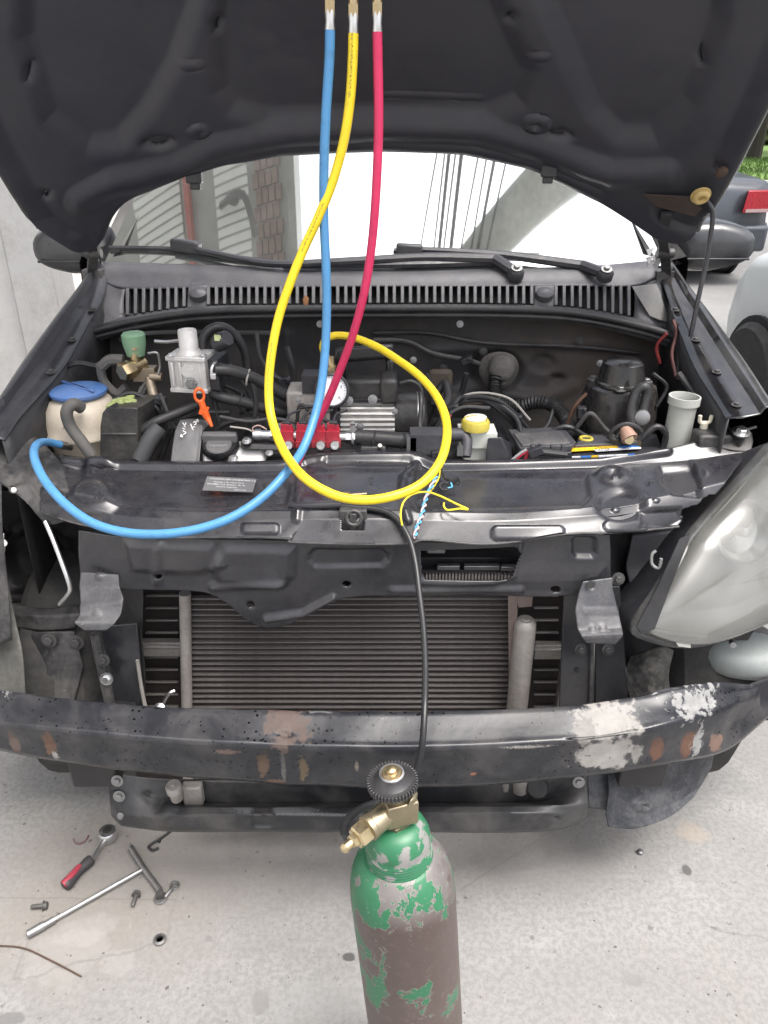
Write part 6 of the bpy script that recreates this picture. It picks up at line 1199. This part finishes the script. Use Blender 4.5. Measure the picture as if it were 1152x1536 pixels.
m_ = MB(); m_.torus(P(497, 567, Yp), UP, .013, .004, 20, 6); obj('knurled_nut', m_, M('dark brass', (.2, .15, .08), .5, .7), pump)
for pts in ([(600, 575), (618, 572), (632, 585), (632, 620), (628, 650), (636, 668)], [(445, 640), (448, 612), (455, 608), (470, 622), (500, 635)], [(447, 612), (470, 610), (480, 622), (465, 628)]):
    m_ = MB(); m_.tube([P(x, y, Yp - .045) for x, y in pts], .004, 8, 5); obj('cable', m_, rubber, pump)

# ================================================================== CHARGING HOSES hanging from above
def hose(name, pts, mat, label, r=.0078, fit=None, tail=None):
    m_ = MB(); m_.tube([P(*p) for p in pts], r, 14, 9); root = thing(name, P(*pts[-1]), label, 'hose'); obj('rubber_tube', m_, mat, root)
    x0, y0, Y0 = pts[0]
    m_ = MB(); m_.lathe([(r * .95, 0), (r * 1.02, .002), (r * .92, .012), (r * 1.02, .022), (r * .9, .028)], P(x0, y0 + 1, Y0), P(x0, y0 - 20, Y0) - P(x0, y0, Y0), 14); obj('crimp_sleeve', m_, steel, root)
    m_ = MB(); a, b_ = P(x0, y0 - 24, Y0), P(x0, y0 - 44, Y0); m_.cyl(P(x0, y0 - 20, Y0), a, r * .75); m_.cyl(a, b_, r * 1.05, n=6); m_.cyl(b_, P(x0, y0 - 90, Y0), r * .95); obj('brass_coupling', m_, brass, root)
    return root
YT = 1.38
bh = hose('blue_hose', [(495, 45, YT), (494, 90, YT), (489, 170, YT), (486, 250, YT), (486, 330, YT), (489, 400, 1.375), (490, 460, 1.37), (488, 520, 1.36), (482, 580, 1.34), (472, 625, 1.31), (455, 672, 1.26), (430, 708, 1.20), (395, 745, 1.16), (350, 775, 1.13), (300, 793, 1.115), (245, 801, 1.11), (190, 799, 1.115), (140, 785, 1.13), (100, 758, 1.16), (70, 725, 1.20), (54, 695, 1.26), (51, 676, 1.33), (58, 665, 1.40), (72, 663, 1.45), (90, 667, 1.48)], blueh, 'blue charging hose drooping across the bonnet slam panel to the left')
m_ = MB(); m_.cyl(P(88, 666, 1.48), P(98, 669, 1.50), .009, n=6); m_.cyl(P(96, 668, 1.50), P(106, 672, 1.52), .006); obj('end_fitting', m_, steeld, bh)
yh = hose('yellow_hose', [(530, 50, YT), (529, 90, YT), (525, 150, YT), (516, 210, YT), (500, 270, YT), (478, 325, 1.375), (455, 375, 1.37), (435, 425, 1.36), (417, 480, 1.35), (406, 540, 1.33), (403, 590, 1.31), (408, 630, 1.28), (425, 675, 1.22), (455, 715, 1.15), (500, 742, 1.12), (545, 750, 1.11), (590, 744, 1.115), (630, 727, 1.14), (657, 698, 1.18), (669, 665, 1.23), (669, 630, 1.29), (655, 595, 1.36), (630, 565, 1.43), (600, 542, 1.49), (565, 520, 1.55), (530, 506, 1.59), (505, 503, 1.61), (490, 508, 1.615), (484, 520, 1.62), (488, 533, 1.62)], yellh, 'yellow hose looping down over the slam panel and back to the vacuum pump')
m_ = MB(); m_.cyl(P(488, 532, 1.62), P(494, 545, 1.62), .0085); m_.cyl(P(493, 543, 1.62), P(497, 552, 1.62), .010, n=6); obj('end_fitting', m_, brass, yh)
rh = hose('red_hose', [(566, 48, YT), (567, 100, YT), (568, 180, YT), (566, 250, YT), (562, 320, YT), (556, 380, 1.385), (546, 440, 1.39), (530, 500, 1.40), (512, 550, 1.41), (492, 600, 1.42), (472, 640, 1.43), (458, 668, 1.44), (448, 690, 1.43), (440, 702, 1.42)], redh, 'red hose running straight down between the blue and yellow hoses', r=.0076)
mg = thing('manifold_gauge_set', P(530, -95, YT), 'brass manifold the three hoses hang from, under the raised bonnet', 'gauge set')
m_ = MB(); a, b_ = P(470, -60, YT), P(590, -60, YT); m_.box((a + b_) / 2 + Vector((0, 0, .01)), ((b_ - a).length, .03, .035)); obj('valve_block', m_, brass, mg, bevel=.004)
for x0 in (495, 566):
    p = P(x0, -95, YT) + Vector((0, 0, .01)); m_ = MB(); m_.lathe([(.034, -.03), (.036, .0), (.032, .004), (.030, .0), (.001, .0)], p, (0, -1, .1), 28); obj('gauge', m_, steeld, mg)
m_ = MB(); m_.tube([P(530, -75, YT), P(530, -130, 1.37), P(530, -150, 1.35), P(535, -160, 1.33)], .003, 8, 5); obj('hook', m_, steel, mg)

# ================================================================== LOOSE WIRES on the slam panel
wm_ = {'y': M('yellow wire', (.75, .6, .03), .45), 'b': M('light blue wire', (.12, .42, .68), .45), 'w': M('pinkish white wire', (.68, .5, .5), .45), 'k': M('black wire', (.02, .02, .02), .5)}
m_ = MB(); m_.tube([P(660, 702, 1.40), P(659, 715, 1.37), P(652, 728, 1.34), P(645, 738, 1.31)], .0016, 6, 5); m_.tube([P(612, 808, 1.195), P(604, 790, 1.20), P(601, 770, 1.215), P(606, 752, 1.235), P(620, 741, 1.245), P(640, 738, 1.25), P(660, 744, 1.245), P(685, 756, 1.232), P(702, 764, 1.225), P(690, 763, 1.226), P(672, 765, 1.226), P(666, 760, 1.232), P(666, 754, 1.238)], .0018, 6, 6)
tag(obj('yellow_wire', m_, wm_['y']), 'thin yellow wire curling over the slam panel edge', 'wire')
path = spline([P(656, 715, 1.38), P(648, 728, 1.32), P(640, 745, 1.27), P(636, 760, 1.245), P(632, 775, 1.225), P(626, 790, 1.21), P(622, 806, 1.196)], 10)
tp = thing('twisted_wires', path[-1], 'twisted light blue and white wire pair hanging beside the yellow wire', 'wire')
for kx, ph in (('b', 0), ('w', math.pi)):
    m_ = MB(); m_.tube([p + Vector((math.cos(i * .55 + ph) * .0026, 0, math.sin(i * .55 + ph) * .0026)) for i, p in enumerate(path)], .0019, 6, 2); obj('strand', m_, wm_[kx], tp)
pc = thing('wire_plug', P(672, 720, 1.33), 'small black plug with cut wires lying by the yellow hose loop', 'connector')
m_ = MB(); m_.tube([P(660, 700, 1.42), P(664, 712, 1.37), P(668, 718, 1.34), P(676, 720, 1.33), P(688, 726, 1.32)], .003, 8, 5); m_.box(P(682, 722, 1.325), (.02, .01, .009), Matrix.Rotation(R(-25), 3, 'Y')); m_.torus(P(667, 730, 1.32), (0, -.5, 1), .009, .0025, 16, 6); obj('plug', m_, wm_['k'], pc)
m_ = MB(); m_.tube([P(672, 732, 1.315), P(678, 730, 1.315), P(676, 724, 1.32)], .0016, 6, 4); obj('wire_end', m_, wm_['b'], pc); m_ = MB(); m_.tube([P(659, 700, 1.42), P(660, 708, 1.39), P(668, 716, 1.35)], .0014, 6, 4); obj('wire_end', m_, wm_['w'], pc)
# ================================================================== BLACK GAS HOSE from the panel down to the bottle
bk = [(434, 757, 1.262), (465, 759, 1.255), (500, 758, 1.25), (530, 761, 1.243), (560, 763, 1.238), (580, 768, 1.23), (596, 779, 1.216), (607, 795, 1.198), (617, 818, 1.178), (624, 850, 1.15), (629, 890, 1.115), (635, 940, 1.075), (638, 1000, 1.03), (637, 1060, .985), (634, 1110, .93), (629, 1140, .885), (621, 1163, .84), (607, 1184, .80), (585, 1197, .775), (560, 1206, .755), (540, 1214, .735), (523, 1228, .71), (516, 1243, .69), (519, 1254, .675), (528, 1257, .67)]
m_ = MB(); m_.tube([P(*p) for p in bk], .0055, 12, 8); bgh = thing('black_hose', P(638, 1000, 1.03), 'thin black hose hanging from the slam panel down to the gas bottle valve', 'hose'); obj('rubber_tube', m_, M('gas hose rubber', (.016, .016, .017), .35), bgh)
m_ = MB(); m_.tube([P(434, 757, 1.262), P(450, 759, 1.255), P(512, 757, 1.247)], .0068, 10, 5); obj('sleeve', m_, plastic, bgh)

# ================================================================== GAS BOTTLE
def bot_origin(): 
    p = P(596, 1265, .69); return p
top = P(595, 1239, .69); tilt = Vector((-.075, 0, 1)).normalized(); base = top - tilt * (top.z / tilt.z); hgt = (top - base).length
bot = thing('gas_bottle', base, 'brown gas bottle with flaking green paint and brass valve standing before the bumper', 'gas bottle')
def bm_paint():
    m = bpy.data.materials.new('flaking green paint over brown'); t, b, out = nodes_of(m); co = objco(t)
    sp = t.nodes.new('ShaderNodeSeparateXYZ'); t.links.new(co, sp.inputs[0]); z = sp.outputs[2]
    Z0 = hgt / 2   # object origin in mid height
    st_ = vmath(t, 'MULTIPLY', co, (1, 1, .62)).outputs[0]
    n = noise(t, st_, 26, 9, .62, .5); n2 = noise(t, co, 90, 5, .7)
    nn = math_n(t, 'ADD', math_n(t, 'MULTIPLY', n, .80), math_n(t, 'MULTIPLY', n2, .20))
    def zb(za, zbv, a, b_): return ramp(t, z, za, zbv, a, b_)
    hi = zb(HS - .020, HS + .016, -.02, .10); band = math_n(t, 'SUBTRACT', zb(HS - .22, HS - .17, 0, .055), zb(HS - .12, HS - .06, 0, .055))
    low_ = zb(HS - .26, HS - .30, 0, .04); sx_ = math_n(t, 'MULTIPLY', sp.outputs[0], -.55)
    f = math_n(t, 'ADD', math_n(t, 'ADD', math_n(t, 'ADD', nn, hi), band), math_n(t, 'ADD', low_, sx_))
    TH = .595
    g = ramp(t, f, TH - .004, TH + .004); edge_ = math_n(t, 'MULTIPLY', ramp(t, f, TH - .022, TH - .004), math_n(t, 'SUBTRACT', 1, g))
    brown = mixc(t, noise(t, co, 6, 7, .65), (.055, .038, .033), (.115, .085, .077)); brown = mixc(t, math_n(t, 'MULTIPLY', ramp(t, n2, .5, .75), .4), brown, (.17, .135, .12))
    greyc = mixc(t, noise(t, co, 25, 6), (.10, .088, .083), (.19, .178, .172)); fg = math_n(t, 'MULTIPLY', zb(HS + .0, HS + .045, 0, 1), ramp(t, noise(t, co, 14, 6, .6), .36, .48))
    brown = mixc(t, fg, brown, greyc)
    green = mixc(t, noise(t, co, 30, 5), (.016, .105, .047), (.03, .165, .08))
    c = mixc(t, math_n(t, 'MULTIPLY', edge_, .55), brown, (.30, .275, .25)); c = mixc(t, g, c, green); nf = noise(t, co, 240, 3, .6); c = mixc(t, math_n(t, 'MULTIPLY', ramp(t, math_n(t, 'ADD', nf, math_n(t, 'MULTIPLY', n, .35)), .85, .90), .45), c, (.36, .34, .31))
    t.links.new(c, b.inputs['Base Color']); b.inputs['Roughness'].default_value = .42
    bn = t.nodes.new('ShaderNodeBump'); bn.inputs['Strength'].default_value = .5; bn.inputs['Distance'].default_value = .0015; t.links.new(math_n(t, 'ADD', g, math_n(t, 'MULTIPLY', n2, .25)), bn.inputs['Height']); t.links.new(bn.outputs[0], b.inputs['Normal'])
    return m
sh = hgt - .115          # height of the shoulder along the axis
HS = sh - hgt / 2        # same, from the object's own origin
prof = [(.066, 0), (.0705, .006), (.0708, .02), (.0708, sh - .03), (.0705, sh - .005), (.0690, sh + .015), (.0655, sh + .033), (.060, sh + .048), (.054, sh + .058), (.0485, sh + .063), (.0465, sh + .065)]
m_ = MB(); m_.lathe(prof, base, tilt, 64); bb = obj('cylinder', m_, bm_paint(), bot, origin=base + tilt * hgt / 2, angle=60)
def neckmat():
    m = bpy.data.materials.new('green neck paint worn'); t, b, out = nodes_of(m); co = objco(t); n = noise(t, vmath(t, 'MULTIPLY', co, (1, 1, 2)).outputs[0], 22, 8, .65, .5)
    c = mixc(t, ramp(t, n, .50, .54), mixc(t, noise(t, co, 30), (.016, .105, .047), (.03, .165, .08)), mixc(t, noise(t, co, 40), (.15, .145, .14), (.27, .26, .25)))
    t.links.new(c, b.inputs['Base Color']); b.inputs['Roughness'].default_value = .4; return m
nm = neckmat(); s0 = sh + .063
np2 = [(.043, s0 - .004), (.044, s0 + .002)]
for i in range(5): np2 += [(.0436, s0 + .004 + i * .0045), (.0422, s0 + .006 + i * .0045)]
np2 += [(.0425, s0 + .030), (.0415, s0 + .040), (.037, s0 + .051), (.030, s0 + .058), (.020, s0 + .061)]
m_ = MB(); m_.lathe(np2, base, tilt, 48); nk = obj('neck_ring', m_, nm, bot, angle=60)
vz = s0 + .061; A = lambda h_: base + tilt * h_
m_ = MB(); m_.lathe([(.019, vz - .006), (.019, vz + .004), (.015, vz + .006), (.015, vz + .012)], base, tilt, 6); m_.lathe([(.017, vz + .0), (.017, vz + .05), (.012, vz + .054)], base, tilt, 20)
vb = obj('valve_body', m_, M('aged brass', (.34, .29, .20), .35, .9, var=.35, scale=35, dust=.35, dcol=(.2, .16, .1)), bot)
m_ = MB(); oc_ = A(vz + .026); m_.box(oc_ + Vector((.006, -.004, .002)), (.040, .030, .036), Matrix.Rotation(R(18), 3, 'Z')); m_.plate([oc_ + Vector((.014, -.02, .018)), oc_ + Vector((.026, -.012, .018)), oc_ + Vector((.026, -.012, .028)), oc_ + Vector((.018, -.02, .03))], .012, (0.2, 1, 0)); obj('valve_block', m_, MATS['aged brass'], vb, bevel=.002)
oax = Vector((-.70, -.62, -.12)).normalized(); o0 = oc_ + oax * .006
m_ = MB(); m_.lathe([(.0155, 0), (.0155, .032), (.0165, .033), (.0165, .039), (.014, .040)], o0, oax, 28); obj('outlet', m_, MATS['aged brass'], vb)
m_ = MB(); m_.lathe([(.0145, .040), (.0155, .042), (.0155, .056), (.0135, .058)], o0, oax, 6); m_.lathe([(.009, .057), (.009, .064), (.008, .065)], o0, oax, 6); m_.lathe([(.0058, .064), (.0058, .074), (.007, .075), (.0058, .078), (.003, .080)], o0, oax, 16); obj('outlet_nut', m_, M('bright brass', (.60, .49, .30), .32, 1, var=.2, scale=40), vb)
m_ = MB(); m_.lathe([(.009, vz + .045), (.009, vz + .062)], base, tilt, 16); obj('spindle', m_, steeld, vb)
hwz = vz + .062
m_ = MB(); m_.lathe([(.012, hwz - .005), (.023, hwz - .004), (.0280, hwz), (.0292, hwz + .003), (.0292, hwz + .008), (.0280, hwz + .010), (.024, hwz + .010), (.018, hwz + .015), (.016, hwz + .019), (.002, hwz + .019)], base, tilt, 36); hwl = obj('handwheel', m_, M('handwheel black', (.018, .018, .02), .4, scratch=.5, dust=.1), bot)
rot = tilt.to_track_quat('Z', 'Y').to_matrix()
rb = None
for i in range(44):
    a = 2 * math.pi * i / 44; d = rot @ Vector((math.cos(a), math.sin(a), 0)); m_ = MB(); m_.box(A(hwz + .0055) + d * .0297, (.0036, .0022, .0095), rot @ Matrix.Rotation(a, 3, 'Z')); obj('rib', m_, M('worn rib metal', (.07, .07, .072), .35, .5, var=.4, scale=60), hwl, bevel=.0006)
m_ = MB(); m_.lathe([(.0155, hwz + .018), (.0155, hwz + .0205), (.013, hwz + .021), (.012, hwz + .019), (.001, hwz + .019)], base, tilt, 28); obj('washer', m_, steel, hwl)
m_ = MB(); m_.lathe([(.0125, hwz + .0195), (.0115, hwz + .0225), (.007, hwz + .023), (.0065, hwz + .027), (.003, hwz + .029)], base, tilt, 20); obj('brass_nut', m_, MATS['brass'], hwl)

# ================================================================== TOOLS AND BITS on the floor
def G_(x, y, z=.008): return PZ(x, y, z)
rw = thing('ratchet_wrench', G_(130, 1300, 0), 'chrome ratchet with black and red grip lying on the floor', 'ratchet')
m_ = MB(); m_.tube([G_(138, 1290, .014), G_(150, 1270, .014), G_(158, 1260, .014)], .0065, 12, 4, taper=lambda q: 1 + .3 * q * q); m_.lathe([(.019, 0), (.021, .003), (.021, .02), (.018, .024), (.008, .025)], G_(163, 1257, .002), UP, 24, sx=1.0); m_.cyl(G_(151, 1254, .014), G_(156, 1251, .02), .009); obj('head', m_, steel, rw)
m_ = MB(); m_.lathe([(.010, .0245), (.010, .027), (.004, .028)], G_(163, 1257, .002), UP, 16); obj('selector', m_, ink, rw)
m_ = MB(); m_.tube([G_(97, 1329, .014), G_(104, 1322, .014), G_(117, 1308, .014), G_(128, 1297, .014), G_(137, 1289, .014)], .0125, 12, 5, taper=lambda q: .95 + .12 * math.sin(q * 9) - .1 * q); obj('grip', m_, M('grip black rubber', (.035, .032, .035), .6), rw)
m_ = MB(); m_.tube([G_(95, 1327, .018), G_(102, 1320, .02), G_(112, 1308, .021), G_(120, 1299, .02)], .0085, 10, 4, taper=lambda q: 1.1 - .35 * q); obj('red_inlay', m_, M('grip red', (.28, .03, .05), .5), rw)
tw_ = thing('tee_wrench', G_(150, 1340, 0), 'long grey T handled socket wrench lying on the floor', 'wrench')
m_ = MB(); m_.cyl(G_(214, 1304, .012), G_(80, 1380, .010), .0048); obj('shaft', m_, M('worn chrome', (.42, .42, .42), .42, .8, var=.35, scale=40, dust=.4, dcol=(.16, .15, .14)), tw_)
m_ = MB(); m_.tube([G_(196, 1271, .012), G_(216, 1303, .012), G_(240, 1336, .012)], .0068, 12, 3); obj('cross_handle', m_, steeld, tw_)
m_ = MB(); m_.cyl(G_(82, 1379, .010), G_(65, 1389, .010), .0075); m_.cyl(G_(66, 1388, .010), G_(41, 1402, .010), .0092, .0085); obj('socket', m_, steeld, tw_)
m_ = MB(); m_.lathe([(.007, 0), (.0125, .001), (.0125, .005), (.007, .006), (.007, 0)], G_(240, 1411, .001), UP, 24); tag(obj('washer', m_, steeld), 'dark steel washer lying alone on the floor below the wrench', 'washer')
def flbolt(p, d, label, L=.03, name='bolt'):
    m_ = MB(); d = Vector(d).normalized(); m_.lathe([(.0075, 0), (.0075, .006), (.010, .0065), (.010, .008), (.0045, .0082), (.0045, L), (.003, L + .003)], p, d, 12); tag(obj(name, m_, M('oily dark bolt', (.12, .115, .11), .5, .6, var=.4, scale=40)), label, 'bolt')
flbolt(G_(206, 1338, .009), (-.02, -1, 0), 'dark bolt lying between the wrench shaft and its handle')
flbolt(G_(71, 1358, .009), (-1, -.1, 0), 'small bolt at the left, above the socket end of the wrench')
flbolt(G_(240, 1346, .009), (-.2, 1, 0), 'bolt against the end of the T handle', .02)
m_ = MB(); m_.tube([G_(247, 1346, .006), G_(255, 1336, .007), G_(261, 1329, .006)], .004, 8, 4); m_.torus(G_(262, 1328, .005), UP, .008, .003, 16, 6); m_.torus(G_(241, 1347, .005), UP, .011, .0035, 16, 6); tag(obj('eye_clip', m_, steeld), 'small grey metal clip beside the T handle end', 'clip')
m_ = MB(); m_.tube([G_(258, 1245, .004), G_(243, 1256, .005), G_(230, 1264, .005), G_(223, 1270, .004), G_(229, 1275, .004), G_(238, 1272, .004)], .003, 8, 5); m_.tube([G_(240, 1258, .005), G_(239, 1263, .005)], .003, 6, 2); tag(obj('hooked_strap', m_, ink), 'curled black plastic strap on the floor by the crossmember', 'strap')
m_ = MB(); m_.tube([G_(110, 1258, .003), G_(113, 1264, .004), G_(120, 1265, .004), G_(128, 1261, .004), G_(133, 1253, .003)], .0016, 6, 5); tag(obj('wire_scrap', m_, M('purple wire', (.16, .08, .09), .6)), 'short curved purple wire scrap left of the ratchet', 'wire scrap')
m_ = MB(); m_.tube([G_(-30, 1419, .002), G_(30, 1421, .003), G_(75, 1440, .003), G_(122, 1465, .002)], .0018, 6, 5); tag(obj('thin_rod', m_, rustm), 'thin brown wire lying on the floor at the lower left', 'wire')
m_ = MB(); m_.lathe([(.006, 0), (.007, .002), (.007, .007), (.004, .010)], G_(960, 1280, 0), UP, 8); tag(obj('small_nut', m_, steeld), 'tiny steel nut on the bare floor right of the bottle', 'nut')
# leaf caught in the grille
m_ = MB(); a = P(459, 451, 1.86); m_.plate([a + Vector((-.006, 0, -.01)), a + Vector((.004, -.002, -.012)), a + Vector((.007, 0, .006)), a + Vector((.0, .002, .013)), a + Vector((-.007, 0, .004))], .001, (0, -1, .3)); tag(obj('dry_leaf', m_, M('dry leaf', (.3, .14, .06), .7)), 'small dry brown leaf caught in the windscreen grille', 'leaf')
chips = MB(); rs = random.Random(12)
for i in range(170):
    p = PZ(rs.uniform(-80, 1240), rs.uniform(1150, 1560), 0); s = rs.uniform(.0012, .0038) if rs.random() < .93 else rs.uniform(.004, .007)
    u = Vector((rs.gauss(0, 1), rs.gauss(0, 1), 0)).normalized(); w = Vector((-u.y, u.x, 0)); q = [p + u * s, p + w * s * .6, p - u * s * .8, p - w * s * .7]; tq = p + Vector((0, 0, s * .7)); chips.add(q + [tq], [(0, 1, 4), (1, 2, 4), (2, 3, 4), (3, 0, 4)])
o = obj('grit', chips, M('dark grit', (.12, .11, .10), .9, var=.5, scale=3), kind='stuff', smooth=False); o['label'] = 'scattered dark grit on the concrete floor'; o['category'] = 'grit'

# ================================================================== SMALL WIRING, CLIPS AND GRIME OF THE BAY
rs = random.Random(21)
loomm = [rubber, plastic, M('grey loom tape', (.05, .05, .052), .6, dust=.4, dcol=(.14, .13, .12)), M('brown wire', (.10, .05, .03), .5), M('dirty white wire', (.34, .32, .29), .6), M('dark red wire', (.22, .03, .03), .5)]
def loom(pts, r_, mt, Yb, wob=.008):
    m_ = MB(); m_.tube([P(x, y, Yb + rs.uniform(-wob, wob)) for x, y in pts], r_, 7, 6); return obj('cable', m_, mt, car)
L_ = [([(318, 560), (350, 600), (392, 640)], .004, 2, 1.63), ([(345, 545), (372, 590), (390, 650)], .003, 0, 1.66), ([(360, 620), (395, 606), (440, 612)], .005, 0, 1.64), ([(330, 625), (372, 632), (410, 628), (445, 634)], .004, 2, 1.58),
      ([(400, 560), (430, 575), (446, 600)], .006, 0, 1.7), ([(385, 500), (392, 540), (420, 570)], .005, 2, 1.78), ([(640, 560), (655, 600), (640, 640)], .004, 0, 1.7), ([(648, 700), (660, 640), (690, 612), (735, 612)], .004, 2, 1.6),
      ([(650, 640), (690, 600), (745, 600), (790, 640), (800, 668)], .0045, 0, 1.66), ([(660, 628), (700, 592), (760, 596), (795, 630)], .003, 4, 1.67), ([(820, 650), (850, 640), (880, 655)], .006, 0, 1.62), ([(866, 640), (885, 620), (905, 640), (925, 660)], .005, 2, 1.6),
      ([(980, 560), (1000, 580), (985, 610)], .004, 0, 1.66), ([(240, 590), (252, 620), (262, 640), (290, 650)], .004, 2, 1.56), ([(170, 600), (200, 590), (236, 612), (252, 650)], .005, 0, 1.58), ([(100, 590), (90, 560), (115, 545), (150, 550)], .006, 0, 1.68),
      ([(560, 510), (610, 512), (650, 530), (700, 540), (740, 552)], .006, 2, 1.90), ([(560, 500), (640, 500), (730, 515), (860, 520), (960, 530)], .005, 0, 1.91), ([(180, 510), (220, 500), (300, 498), (420, 500)], .006, 2, 1.88), ([(430, 520), (440, 560), (436, 600)], .008, 0, 1.76),
      ([(700, 560), (690, 590), (668, 604)], .007, 0, 1.78), ([(880, 590), (862, 610), (850, 640)], .004, 3, 1.68), ([(1000, 500), (985, 520), (990, 545)], .004, 5, 1.8), ([(345, 640), (372, 644), (384, 652)], .002, 4, 1.5), ([(640, 668), (655, 655), (668, 640), (676, 622)], .003, 5, 1.52)]
for pts, r_, k_, Yb in L_: loom(pts, r_, loomm[k_], Yb)
for (x, y, Yb, w_, h_) in ((352, 600, 1.62, .022, .016), (404, 607, 1.63, .02, .014), (388, 648, 1.55, .016, .02), (655, 600, 1.68, .03, .02), (680, 612, 1.62, .026, .018), (872, 618, 1.66, .02, .026), (240, 600, 1.58, .024, .016), (430, 575, 1.70, .03, .03), (700, 540, 1.88, .03, .016), (612, 690, 1.50, .03, .016), (655, 680, 1.47, .022, .014), (775, 628, 1.66, .024, .02)):
    m_ = MB(); m_.box(P(x, y, Yb), (w_, .02, h_), Matrix.Rotation(rs.uniform(-.4, .4), 3, 'Y')); m_.box(P(x, y, Yb) + Vector((w_ * .2, -.008, h_ * .3)), (w_ * .4, .012, h_ * .4)); obj('connector', m_, loomm[rs.choice((0, 1, 2))], car, bevel=.002)
for (x, y, Yb) in ((372, 566, 1.585), (362, 601, 1.585), (560, 658, 1.483), (604, 661, 1.483), (742, 588, 1.815)):
    m_ = MB(); m_.torus(P(x, y, Yb + .015), (1, 0, -.25), .0165, .0022, 20, 6); obj('cable_tie', m_, loomm[4] if x == 372 else plastic, car)
for (x, y, Yb) in ((205, 490, 1.87), (480, 486, 1.86), (690, 486, 1.86), (620, 540, 1.90), (900, 545, 1.88), (540, 640, 1.55), (420, 640, 1.56)): bolt(car, P(x, y, Yb), (0, -1, .2), .005, steeld)
